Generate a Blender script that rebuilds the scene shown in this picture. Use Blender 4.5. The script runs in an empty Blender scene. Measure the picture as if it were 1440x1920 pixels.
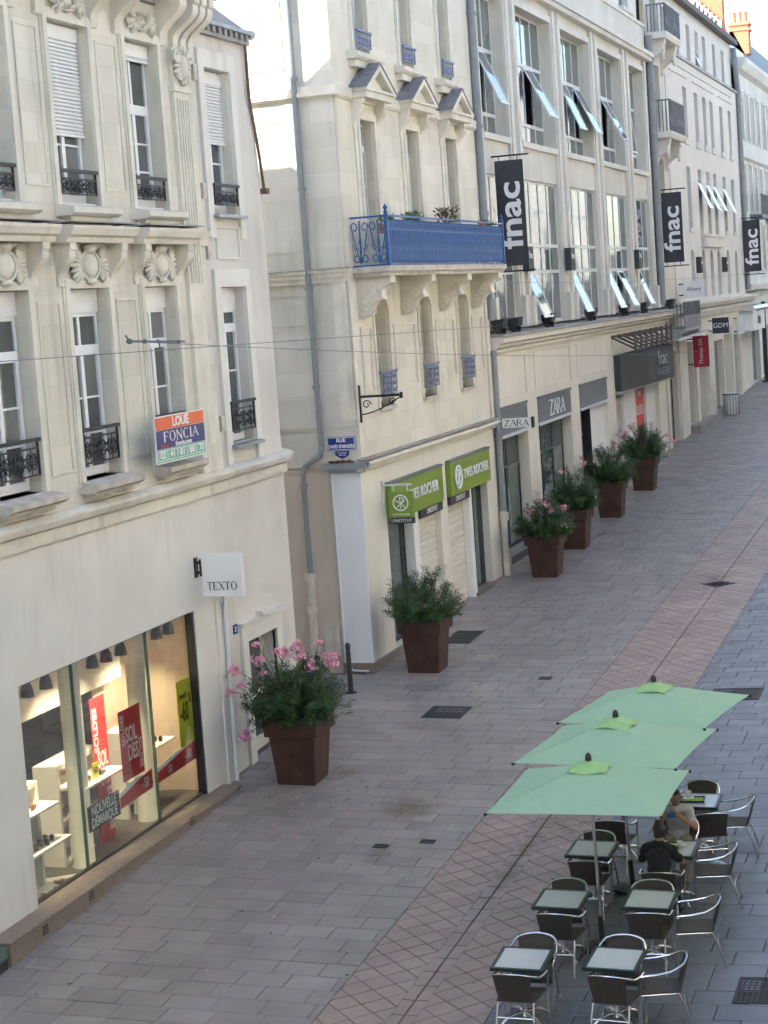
import bpy, bmesh, math, random
from mathutils import Vector, Matrix
random.seed(7)
scene = bpy.context.scene
COL = scene.collection
rad = math.radians

# ---------------------------------------------------------------- camera
YAW, PITCH, ROLL, FPX = 0.3204, 0.1089, -0.07075, 3566.0
CAM = Vector((0.0, -6.8613, 8.8))
cy, sy, cp, sp = math.cos(YAW), math.sin(YAW), math.cos(PITCH), math.sin(PITCH)
FW = Vector((cy * cp, sy * cp, -sp))
_r = Vector((sy, -cy, 0)); _u = _r.cross(FW)
RT = math.cos(ROLL) * _r + math.sin(ROLL) * _u
UP = -math.sin(ROLL) * _r + math.cos(ROLL) * _u
cam = bpy.data.objects.new('camera', bpy.data.cameras.new('camera'))
COL.objects.link(cam)
m = Matrix((RT, UP, -FW)).transposed().to_4x4(); m.translation = CAM
cam.matrix_world = m
cam.data.sensor_fit = 'VERTICAL'; cam.data.sensor_height = 24.0
cam.data.lens = FPX / 1920.0 * 24.0
cam.data.clip_start = 0.1; cam.data.clip_end = 3000
scene.camera = cam
scene.render.resolution_x, scene.render.resolution_y = 768, 1024

# ---------------------------------------------------------------- sky, sun, exposure
TOSUN = Vector((-0.60, 0.60, 0.55)).normalized()
world = bpy.data.worlds.new('World'); scene.world = world; world.use_nodes = True
wn = world.node_tree.nodes; wl = world.node_tree.links
bg = wn['Background']; skyn = wn.new('ShaderNodeTexSky')
skyn.sky_type = 'NISHITA'; skyn.sun_disc = False
skyn.sun_elevation = math.asin(TOSUN.z)
skyn.sun_rotation = math.atan2(TOSUN.x, TOSUN.y)
skyn.air_density = 1.0; skyn.dust_density = 1.6; skyn.ozone_density = 1.0
wl.new(skyn.outputs[0], bg.inputs[0]); bg.inputs[1].default_value = 0.15
sun = bpy.data.objects.new('sun', bpy.data.lights.new('sun', 'SUN')); COL.objects.link(sun)
sun.data.energy = 3.4; sun.data.angle = rad(0.55); sun.data.color = (1.0, 0.94, 0.84)
sun.rotation_euler = TOSUN.to_track_quat('Z', 'Y').to_euler()
vs = scene.view_settings
vs.view_transform = 'Standard'; vs.look = 'None'; vs.gamma = 1.0; vs.use_curve_mapping = False
vs.exposure = 1.88
scene.cycles.max_bounces = 6; scene.cycles.diffuse_bounces = 4; scene.cycles.glossy_bounces = 3; scene.cycles.transmission_bounces = 3
scene.cycles.transparent_max_bounces = 6; scene.cycles.caustics_reflective = False; scene.cycles.caustics_refractive = False; scene.cycles.use_light_tree = False

# ---------------------------------------------------------------- helpers
GX, GL = 0.0304, 0.0218          # the street climbs away from the camera and falls to its gutter
YF = 5.75                        # plane of the house fronts
def gz(x, y=0.0): return GX * x + GL * abs(y)

class MB:
    """collects shapes, builds ONE mesh object"""
    def __init__(s, T=None): s.v = []; s.f = []; s.mi = []; s.T = T; s.cur = 0
    def add(s, vs, fs):
        o = len(s.v)
        s.v += [s.T(*p) if s.T else tuple(p) for p in vs]
        s.f += [tuple(o + i for i in f) for f in fs]; s.mi += [s.cur] * len(fs); return s
    def box(s, x0, x1, y0, y1, z0, z1):
        return s.add([(x0,y0,z0),(x1,y0,z0),(x1,y1,z0),(x0,y1,z0),(x0,y0,z1),(x1,y0,z1),(x1,y1,z1),(x0,y1,z1)],
                     [(0,3,2,1),(4,5,6,7),(0,1,5,4),(1,2,6,5),(2,3,7,6),(3,0,4,7)])
    def quad(s, *p): return s.add(p, [tuple(range(len(p)))])
    def prism(s, prof, a0, a1, axis='x'):
        """prof: closed polygon; axis x: (y,z) points swept along x; y: (x,z); z: (x,y)"""
        n = len(prof); P = []
        for a in (a0, a1):
            for p, q in prof:
                P.append((a, p, q) if axis == 'x' else (p, a, q) if axis == 'y' else (p, q, a))
        return s.add(P, [tuple(range(n))[::-1], tuple(range(n, 2*n))] + [(i, (i+1) % n, n + (i+1) % n, n + i) for i in range(n)])
    def tube(s, pts, r, n=8, caps=True, r2=None):
        pts = [Vector(p) for p in pts]; k = len(pts); rings = []; up = None
        for i, p in enumerate(pts):
            t = (pts[min(i+1, k-1)] - pts[max(i-1, 0)]).normalized()
            if up is None:
                up = Vector((0,0,1)) if abs(t.z) < .9 else Vector((1,0,0))
            a = t.cross(up).normalized(); b = a.cross(t).normalized(); up = b
            rr = r if r2 is None else r + (r2 - r) * i / (k - 1)
            rings.append([tuple(p + a * math.cos(2*math.pi*j/n) * rr + b * math.sin(2*math.pi*j/n) * rr) for j in range(n)])
        V = [q for R_ in rings for q in R_]; Fc = []
        for i in range(k-1):
            for j in range(n):
                Fc.append((i*n+j, i*n+(j+1) % n, (i+1)*n+(j+1) % n, (i+1)*n+j))
        if caps: Fc += [tuple(range(n))[::-1], tuple(range((k-1)*n, k*n))]
        return s.add(V, Fc)
    def lathe(s, prof, c=(0,0,0), n=16):
        V = []; Fc = []
        for r, z in prof:
            for j in range(n):
                a = 2*math.pi*j/n; V.append((c[0]+r*math.cos(a), c[1]+r*math.sin(a), c[2]+z))
        for i in range(len(prof)-1):
            for j in range(n):
                Fc.append((i*n+j, i*n+(j+1) % n, (i+1)*n+(j+1) % n, (i+1)*n+j))
        Fc += [tuple(range(n))[::-1], tuple(range((len(prof)-1)*n, len(prof)*n))]
        return s.add(V, Fc)
    def ball(s, c, r, n=8, k=5, M=None):
        c = Vector(c); r = (r, r, r) if not hasattr(r, '__len__') else r
        V = []; Fc = []
        for i in range(1, k):
            t = math.pi*i/k
            for j in range(n):
                a = 2*math.pi*j/n
                p = Vector((r[0]*math.sin(t)*math.cos(a), r[1]*math.sin(t)*math.sin(a), r[2]*math.cos(t)))
                V.append(tuple(c + (M @ p if M else p)))
        tp = Vector((0,0,r[2])); V += [tuple(c + (M @ tp if M else tp)), tuple(c - (M @ tp if M else tp))]
        T_, B_ = len(V)-2, len(V)-1
        for i in range(k-2):
            for j in range(n): Fc.append((i*n+j, (i+1)*n+j, (i+1)*n+(j+1) % n, i*n+(j+1) % n))
        for j in range(n):
            Fc.append((T_, j, (j+1) % n)); Fc.append((B_, (k-2)*n+(j+1) % n, (k-2)*n+j))
        return s.add(V, Fc)
    def wall(s, x0, x1, z0, z1, y, holes, depth=0.3):
        """sheet in the plane y with rectangular openings and their reveals"""
        xs = sorted({x0, x1} | {h[i] for h in holes for i in (0, 1) if x0 < h[i] < x1})
        zs = sorted({z0, z1} | {h[i] for h in holes for i in (2, 3) if z0 < h[i] < z1})
        for i in range(len(xs)-1):
            j0 = None
            for j in range(len(zs)-1):
                cx, cz = (xs[i]+xs[i+1])/2, (zs[j]+zs[j+1])/2
                hole = any(h[0] < cx < h[1] and h[2] < cz < h[3] for h in holes)
                if not hole and j0 is None: j0 = j
                if j0 is not None and (hole or j == len(zs)-2):
                    e = zs[j] if hole else zs[j+1]
                    s.quad((xs[i], y, zs[j0]), (xs[i+1], y, zs[j0]), (xs[i+1], y, e), (xs[i], y, e)); j0 = None
        for h in holes:
            a, b, c, d = h[:4]; e = y + depth
            s.quad((a,y,c),(a,e,c),(a,e,d),(a,y,d)); s.quad((b,y,c),(b,y,d),(b,e,d),(b,e,c))
            s.quad((a,y,d),(a,e,d),(b,e,d),(b,y,d)); s.quad((a,y,c),(b,y,c),(b,e,c),(a,e,c))
        return s
    def arch(s, x0, x1, zs, rise, y, depth, n=8):
        """fills the corners above a segmental arch so a square opening reads arched"""
        cx = (x0+x1)/2; w = (x1-x0)/2; zt = zs + rise
        pts = [(cx - w*math.cos(math.pi*i/n), zs + rise*math.sin(math.pi*i/n)) for i in range(n+1)]
        for i in range(n):
            (a, b), (c, d) = pts[i], pts[i+1]
            s.quad((a,y,b),(c,y,d),(c,y,zt),(a,y,zt)); s.quad((a,y,b),(a,y+depth,b),(c,y+depth,d),(c,y,d))
        return s
    def frame(s, x0, x1, z0, z1, w, y0, y1):
        """rectangular border of bars"""
        s.box(x0, x1, y0, y1, z0, z0+w); s.box(x0, x1, y0, y1, z1-w, z1)
        s.box(x0, x0+w, y0, y1, z0+w, z1-w); s.box(x1-w, x1, y0, y1, z0+w, z1-w); return s
    def mesh(s, name, mats, smooth=False):
        me = bpy.data.meshes.new(name); me.from_pydata(s.v, [], s.f)
        for q in (mats if isinstance(mats, (list, tuple)) else [mats]): me.materials.append(q)
        if any(s.mi): me.polygons.foreach_set('material_index', s.mi)
        if smooth:
            me.polygons.foreach_set('use_smooth', [True]*len(me.polygons)); me.set_sharp_from_angle(angle=rad(38))
        me.update(); return me
    def build(s, name, mats, parent=None, smooth=False, **tags):
        return link(name, s.mesh(name, mats, smooth), parent, **tags)

def link(name, data, parent=None, label=None, cat=None, group=None, kind=None, loc=None, rz=None):
    o = bpy.data.objects.new(name, data); COL.objects.link(o)
    if parent is not None:
        o.parent = parent
        if parent.name in WORLD: o.matrix_parent_inverse = Matrix.Translation(-parent.location)
    if loc is not None: o.location = loc
    if rz is not None: o.rotation_euler = (0, 0, rz)
    if label: o['label'] = label
    if cat: o['category'] = cat
    if group: o['group'] = group
    if kind: o['kind'] = kind
    return o
WORLD = set()                    # things whose parts are given in world coordinates
def thing(name, label, cat, loc=(0,0,0), rz=0, group=None, world=False):
    o = link(name, None, None, label, cat, group, None, loc, rz)
    if world: WORLD.add(o.name)
    return o
def copy_tree(o, parent=None):
    c = o.copy(); COL.objects.link(c); c.parent = parent
    for ch in o.children: copy_tree(ch, c)
    return c

# ---------------------------------------------------------------- materials
def nt(name):
    mt = bpy.data.materials.new(name); mt.use_nodes = True
    t = mt.node_tree; return mt, t, t.nodes['Principled BSDF']
def N(t, typ, **kw):
    n = t.nodes.new(typ)
    for k, v in kw.items():
        if k.startswith('i_'):
            key = k[2:]
            n.inputs[int(key) if key.isdigit() else key.replace('_', ' ')].default_value = v
        else: setattr(n, k, v)
    return n
def rgb(c): return (c[0], c[1], c[2], 1.0)
def ramp(t, src, a, b, lo=(0,0,0,1), hi=(1,1,1,1)):
    r = t.nodes.new('ShaderNodeValToRGB'); t.links.new(src, r.inputs[0])
    r.color_ramp.elements[0].position = a; r.color_ramp.elements[0].color = lo
    r.color_ramp.elements[1].position = b; r.color_ramp.elements[1].color = hi
    return r
def mixc(t, fac, a, b, mode='MIX'):
    n = t.nodes.new('ShaderNodeMix'); n.data_type = 'RGBA'; n.blend_type = mode
    for s, v in ((0, fac), (6, a), (7, b)):
        if hasattr(v, 'is_linked') or hasattr(v, 'links'): t.links.new(v, n.inputs[s])
        else: n.inputs[s].default_value = v if s == 0 else (rgb(v) if len(v) == 3 else v)
    return n.outputs[2]
def pos(t, scale=(1,1,1)):
    g = t.nodes.new('ShaderNodeNewGeometry'); mp = t.nodes.new('ShaderNodeMapping')
    mp.inputs['Scale'].default_value = scale; t.links.new(g.outputs['Position'], mp.inputs[0]); return mp.outputs[0]
def noise(t, vec, scale, detail=4, rough=.55):
    n = N(t, 'ShaderNodeTexNoise'); n.inputs['Scale'].default_value = scale
    n.inputs['Detail'].default_value = detail; n.inputs['Roughness'].default_value = rough
    t.links.new(vec, n.inputs['Vector']); return n.outputs['Fac']
def mat(name, col, rough=.6, metal=0, var=.12, vs=2.5, bump=.0, bs=60, streak=0., dirt=(.16,.15,.13), ashlar=None, spec=.5, fine=.0):
    mt, t, b = nt(name); L = t.links
    p = pos(t); c = rgb(col); src = None
    hi = [min(1, x*(1+var)) for x in col]; lo = [x*(1-var) for x in col]
    r = ramp(t, noise(t, p, vs, 3), .3, .7, rgb(lo), rgb(hi)); src = r.outputs[0]
    hgt = None
    if fine:
        f = ramp(t, noise(t, p, 38, 3), .35, .7, rgb([1-fine]*3), rgb([1]*3)); src = mixc(t, 1.0, src, f.outputs[0], 'MULTIPLY')
    if ashlar:
        w, h, amt = ashlar
        sx = N(t, 'ShaderNodeSeparateXYZ'); L.new(p, sx.inputs[0])
        ad = N(t, 'ShaderNodeMath', operation='ADD'); L.new(sx.outputs[0], ad.inputs[0]); L.new(sx.outputs[1], ad.inputs[1])
        cb = N(t, 'ShaderNodeCombineXYZ'); L.new(ad.outputs[0], cb.inputs[0]); L.new(sx.outputs[2], cb.inputs[1])
        bt = N(t, 'ShaderNodeTexBrick'); L.new(cb.outputs[0], bt.inputs[0])
        bt.inputs['Scale'].default_value = 1; bt.inputs['Brick Width'].default_value = w; bt.inputs['Row Height'].default_value = h
        bt.inputs['Mortar Size'].default_value = .006; bt.inputs['Mortar Smooth'].default_value = .3
        bt.inputs['Color1'].default_value = rgb([1]*3); bt.inputs['Color2'].default_value = rgb([1-amt, 1-amt, 1-amt*1.25])
        bt.inputs['Mortar'].default_value = rgb([1-amt*1.3]*3)
        src = mixc(t, 1.0, src, bt.outputs[0], 'MULTIPLY'); hgt = bt.outputs['Fac']
    if streak:
        q = pos(t, (2.2, 2.2, .16)); s1 = ramp(t, noise(t, q, 1.6, 4, .65), .5, .78)
        s2 = ramp(t, noise(t, p, .55, 2), .42, .68)
        mu = N(t, 'ShaderNodeMath', operation='MULTIPLY'); L.new(s1.outputs[0], mu.inputs[0]); L.new(s2.outputs[0], mu.inputs[1])
        m2 = N(t, 'ShaderNodeMath', operation='MULTIPLY'); L.new(mu.outputs[0], m2.inputs[0]); m2.inputs[1].default_value = streak
        src = mixc(t, m2.outputs[0], src, dirt)
    L.new(src, b.inputs['Base Color'])
    b.inputs['Roughness'].default_value = rough; b.inputs['Metallic'].default_value = metal
    b.inputs['Specular IOR Level'].default_value = spec
    if bump:
        bp = N(t, 'ShaderNodeBump'); bp.inputs['Strength'].default_value = bump; bp.inputs['Distance'].default_value = .01
        L.new(noise(t, p, bs, 1), bp.inputs['Height']); L.new(bp.outputs[0], b.inputs['Normal'])
        if hgt is not None:
            b2 = N(t, 'ShaderNodeBump', invert=True); b2.inputs['Strength'].default_value = .35; b2.inputs['Distance'].default_value = .006
            L.new(hgt, b2.inputs['Height']); L.new(bp.outputs[0], b2.inputs['Normal']); L.new(b2.outputs[0], b.inputs['Normal'])
    return mt
def emis(name, col, st):
    mt, t, b = nt(name); b.inputs['Base Color'].default_value = rgb(col)
    b.inputs['Emission Color'].default_value = rgb(col); b.inputs['Emission Strength'].default_value = st; return mt
def pane_mat(name, col, rough=.04, wob=.15, spec=.6, var=.25):
    """window pane: dark room behind a slightly wavy reflecting sheet"""
    mt, t, b = nt(name); p = pos(t)
    r = ramp(t, noise(t, p, .8, 3), .35, .7, rgb([x*(1-var) for x in col]), rgb([x*(1+var) for x in col])); t.links.new(r.outputs[0], b.inputs['Base Color'])
    b.inputs['Roughness'].default_value = rough; b.inputs['IOR'].default_value = 1.52; b.inputs['Specular IOR Level'].default_value = spec
    bp = N(t, 'ShaderNodeBump'); bp.inputs['Strength'].default_value = wob; bp.inputs['Distance'].default_value = .02
    t.links.new(noise(t, p, 1.3, 2), bp.inputs['Height']); t.links.new(bp.outputs[0], b.inputs['Normal']); return mt
def clear_mat(name, tint, refl=1.0):
    """clear shop glass: see-through with a fresnel reflection"""
    mt, t, b = nt(name); t.nodes.remove(b); out = t.nodes['Material Output']
    tr = N(t, 'ShaderNodeBsdfTransparent'); tr.inputs[0].default_value = rgb(tint)
    gl = N(t, 'ShaderNodeBsdfGlossy'); gl.inputs['Roughness'].default_value = .02
    fr = N(t, 'ShaderNodeFresnel'); fr.inputs[0].default_value = 1.5
    mu = N(t, 'ShaderNodeMath', operation='MULTIPLY'); t.links.new(fr.outputs[0], mu.inputs[0]); mu.inputs[1].default_value = refl
    mx = N(t, 'ShaderNodeMixShader'); t.links.new(mu.outputs[0], mx.inputs[0]); t.links.new(tr.outputs[0], mx.inputs[1]); t.links.new(gl.outputs[0], mx.inputs[2])
    t.links.new(mx.outputs[0], out.inputs[0]); return mt

M = {}
M['stoneA'] = mat('tuffeau limestone', (.68,.65,.56), .85, var=.08, vs=.9, bump=.25, bs=70, streak=.42, ashlar=(.85,.42,.11))
M['trimA'] = mat('carved limestone', (.68,.65,.56), .85, var=.10, vs=1.6, bump=.3, bs=55, streak=.55)
M['shopA'] = mat('off white shop render', (.69,.675,.615), .8, var=.07, vs=.7, bump=.15, bs=90, streak=.48)
M['cornerA'] = mat('grey lime render', (.62,.60,.55), .9, var=.10, vs=.8, bump=.35, bs=45, streak=.35)
M['sillA'] = mat('weathered sill stone', (.52,.475,.41), .9, var=.2, vs=4, bump=.4, bs=50, streak=.6)
M['stoneB'] = mat('cream limestone', (.71,.672,.57), .85, var=.08, vs=.8, bump=.25, bs=70, streak=.42, ashlar=(.95,.46,.10))
M['trimB'] = mat('cream carved stone', (.68,.64,.545), .85, var=.1, vs=2, bump=.3, bs=50, streak=.5)
M['sideB'] = mat('cool cream side stone', (.66,.64,.575), .88, var=.09, vs=.7, bump=.3, bs=60, streak=.4, ashlar=(1.1,.5,.11))
M['lowB'] = mat('beige roughcast', (.58,.51,.42), .9, var=.12, vs=.8, bump=.4, bs=50, streak=.4)
M['paintB'] = mat('cream shop paint', (.71,.685,.595), .6, var=.05, vs=.7, bump=.06, streak=.30)
M['whiteB'] = mat('white corner paint', (.74,.76,.77), .55, var=.03, vs=.6, bump=.05, streak=.12)
M['stoneC'] = mat('grey cream render', (.63,.60,.53), .88, var=.09, vs=.6, bump=0, bs=60, streak=.5)
M['trimC'] = mat('pale pier stone', (.66,.63,.565), .85, var=.08, vs=1, bump=0, streak=.35)
M['shopC'] = mat('stained cream plaster', (.70,.655,.56), .88, var=.08, vs=.7, bump=.2, bs=60, streak=.4, dirt=(.36,.30,.22))
M['stoneD'] = mat('smooth white stone', (.68,.65,.60), .88, var=.06, vs=.5, bump=0, streak=.25)
M['stoneE'] = mat('pale grey stone', (.66,.66,.62), .88, var=.08, vs=.5, bump=0, streak=.3)
M['oppo'] = mat('sunlit pale stone', (.62,.58,.51), .9, var=.15, vs=.4, streak=.3)
M['slate'] = mat('blue slate', (.20,.20,.205), .6, var=.25, vs=6, bump=.4, bs=30)
M['zinc'] = mat('zinc', (.30,.33,.36), .5, metal=.6, var=.15, vs=2.5, bump=.1, streak=.2)
M['zincdark'] = mat('old zinc ledge', (.34,.33,.32), .65, metal=.3, var=.2, vs=2, bump=.2, streak=.4)
M['pipe'] = mat('grey painted downpipe', (.22,.245,.26), .5, var=.1, vs=3, streak=.2)
M['castpipe'] = mat('cream cast iron pipe', (.60,.56,.47), .7, var=.12, vs=6, streak=.5)
M['whitepipe'] = mat('white plastic conduit', (.72,.74,.74), .4, var=.04)
M['rustpipe'] = mat('rusty flashing', (.14,.09,.07), .8, var=.3, vs=8)
M['upvc'] = mat('white window frame', (.76,.78,.80), .35, var=.03, vs=2)
M['shutter'] = mat('white roller shutter', (.74,.75,.75), .4, var=.03)
M['shut2'] = mat('ivory roller shutter', (.66,.62,.53), .45, var=.04)
M['oldwood'] = mat('cream painted wood', (.62,.58,.48), .6, var=.08, streak=.2)
M['greyframe'] = mat('grey metal frame', (.60,.62,.60), .4, metal=0, var=.06)
M['iron'] = mat('black wrought iron', (.025,.025,.028), .5, metal=.4, var=.2)
M['irongrey'] = mat('grey wrought iron', (.16,.17,.19), .6, metal=.3, var=.2)
M['blue'] = mat('cobalt blue iron paint', (.008,.085,.27), .45, var=.18, vs=5, streak=.2)
M['blueold'] = mat('faded blue paint', (.17,.21,.32), .6, var=.3, vs=14)
M['black'] = mat('black metal', (.02,.02,.022), .4, var=.2)
M['darkgrey'] = mat('anthracite panel', (.038,.040,.047), .65, metal=0, var=.08)
M['midgrey'] = mat('grey fascia', (.14,.15,.165), .5, var=.08)
M['granite'] = mat('brown granite', (.25,.195,.155), .45, var=.14, vs=9, bump=.1, bs=120, fine=.25, streak=.2)
M['greystone'] = mat('grey kerb stone', (.26,.25,.23), .7, var=.15, vs=5, bump=.2)
M['pane'] = pane_mat('dark window pane', (.085,.095,.095))  # base colour lightened for the reflection of the sunlit houses opposite
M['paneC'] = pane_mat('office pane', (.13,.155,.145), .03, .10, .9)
M['paneZ'] = pane_mat('green shop pane', (.06,.10,.085), .03, .06, .8)
M['paneD'] = pane_mat('dull grey pane', (.13,.13,.12), .15, .1, .4)  # grey pane with weaker gloss
M['roomshade'] = mat('office room shade', (.10,.105,.10), .9)  # dark tone that paints the shade of the office interior
M['curtain'] = pane_mat('pane before net curtain', (.16,.17,.165), .06, .1)
M['clear'] = clear_mat('clear shop glass', (.93,.96,.94), .35)
M['glassgreen'] = mat('glass edge green', (.10,.16,.13), .1, var=.05)
M['white'] = mat('white paint', (.78,.78,.76), .5, var=.02)
M['signwhite'] = mat('white acrylic', (.80,.81,.80), .25, var=.02)
M['letterw'] = mat('white lettering', (.80,.80,.80), .4, var=.01)
M['letterk'] = mat('black lettering', (.02,.02,.02), .4, var=.01)
M['orange'] = mat('orange print', (.72,.13,.03), .4, var=.03)
M['navy'] = mat('navy print', (.025,.03,.17), .4, var=.03)
M['green'] = mat('green print', (.10,.40,.26), .4, var=.03)
M['red'] = mat('red sale print', (.55,.03,.035), .4, var=.06)
M['brightred'] = mat('bright red poster', (.72,.06,.03), .45, var=.03)
M['darkred'] = mat('crimson sign', (.35,.02,.035), .4, var=.05)
M['yellow'] = mat('yellow poster', (.62,.60,.04), .5, var=.04)
M['lime'] = mat('leaf green fascia', (.20,.30,.035), .4, var=.04)
M['plaque'] = mat('enamel street blue', (.02,.05,.24), .25, var=.05)
M['shelf'] = mat('white lacquer shelf', (.74,.72,.66), .4, var=.02)
M['inwall'] = mat('pink beige inner wall', (.62,.50,.42), .8, var=.05)
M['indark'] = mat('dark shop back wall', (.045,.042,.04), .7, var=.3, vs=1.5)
M['incol'] = mat('pale column', (.62,.63,.56), .5, var=.03)
M['infloor'] = mat('brown shop floor', (.14,.10,.07), .5, var=.2)
M['leather'] = mat('tan leather', (.22,.085,.03), .45, var=.3, vs=20)
M['leather2'] = mat('dark leather', (.035,.025,.02), .4, var=.3, vs=20)
M['corten'] = mat('rust brown planter metal', (.070,.030,.0175), .62, metal=.1, var=.28, vs=3.5, bump=.12, bs=90, fine=.18)
M['soil'] = mat('soil', (.03,.022,.015), .95, var=.3, bump=.5)
M['stem'] = mat('oleander stem', (.10,.085,.05), .8, var=.2)
M['petal'] = mat('pink petals', (.78,.36,.47), .6, var=.2, vs=18)
M['alu'] = mat('polished aluminium', (.72,.73,.74), .25, metal=1.0, var=.05)
M['weave'] = mat('brown woven resin', (.055,.045,.036), .65, var=.25, vs=60, bump=.5, bs=260)
M['tglass'] = mat('frosted table glass', (.47,.51,.52), .12, var=.03, spec=.7)
M['tframe'] = mat('dark green table edge', (.022,.035,.033), .4, var=.1)
M['tarm'] = mat('soot black asphalt', (.05,.05,.05), .9)
M['brick'] = mat('orange brick', (.50,.19,.10), .9, var=.15, vs=8, bump=.3)
M['pot'] = mat('terracotta pot', (.48,.22,.13), .85, var=.1)
M['roofbrown'] = mat('brown eave metal', (.10,.078,.072), .7, var=.2)
M['whitewall'] = mat('white gable render', (.78,.76,.73), .9, var=.04, streak=.1)
M['grate'] = mat('cast iron grate', (.045,.043,.045), .6, metal=.5, var=.3, vs=12, bump=.3)
M['skin'] = mat('skin', (.38,.20,.13), .55, var=.06)
M['hair'] = mat('black hair', (.012,.010,.010), .5, var=.2, bump=.6, bs=150)
M['blackshirt'] = mat('black cotton', (.014,.014,.016), .9, var=.2, bump=.3, bs=40)
M['greyshirt'] = mat('grey marl cotton', (.42,.42,.43), .9, var=.1, bump=.3, bs=40)
M['jeans'] = mat('dark trousers', (.03,.035,.05), .9, var=.2)
M['beige'] = mat('beige trousers', (.25,.22,.17), .9, var=.2)
M['phone'] = mat('blue phone', (.03,.12,.45), .3, var=.05)
M['napkin'] = mat('lime paper mat', (.22,.42,.05), .8, var=.05)
M['china'] = mat('white china', (.78,.78,.76), .2, var=.02)
def leaf_mat():
    mt, t, b = nt('oleander leaf'); p = pos(t)
    r = ramp(t, noise(t, p, 9, 3), .3, .72, (.011,.032,.008,1), (.050,.110,.023,1)); t.links.new(r.outputs[0], b.inputs['Base Color'])
    b.inputs['Roughness'].default_value = .55; b.inputs['Specular IOR Level'].default_value = .28
    return mt
M['leaf'] = leaf_mat()
def canopy_mat():
    mt, t, b = nt('mint parasol cloth'); p = pos(t); out = t.nodes['Material Output']
    r = ramp(t, noise(t, p, 3, 4), .3, .7, (.39,.63,.45,1), (.42,.66,.475,1)); t.links.new(r.outputs[0], b.inputs['Base Color'])
    b.inputs['Roughness'].default_value = .85
    tr = N(t, 'ShaderNodeBsdfTranslucent'); tr.inputs[0].default_value = (.30,.52,.31,1)
    mx = N(t, 'ShaderNodeMixShader'); mx.inputs[0].default_value = .36
    bp = N(t, 'ShaderNodeBump'); bp.inputs['Strength'].default_value = .5; bp.inputs['Distance'].default_value = .04
    t.links.new(noise(t, p, 5, 3), bp.inputs['Height']); t.links.new(bp.outputs[0], b.inputs['Normal'])
    t.links.new(b.outputs[0], mx.inputs[1]); t.links.new(tr.outputs[0], mx.inputs[2]); t.links.new(mx.outputs[0], out.inputs[0]); return mt
M['canopy'] = canopy_mat()
M['flap'] = mat('lime vent cloth', (.27,.47,.20), .85, var=.08, vs=9)

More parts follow.
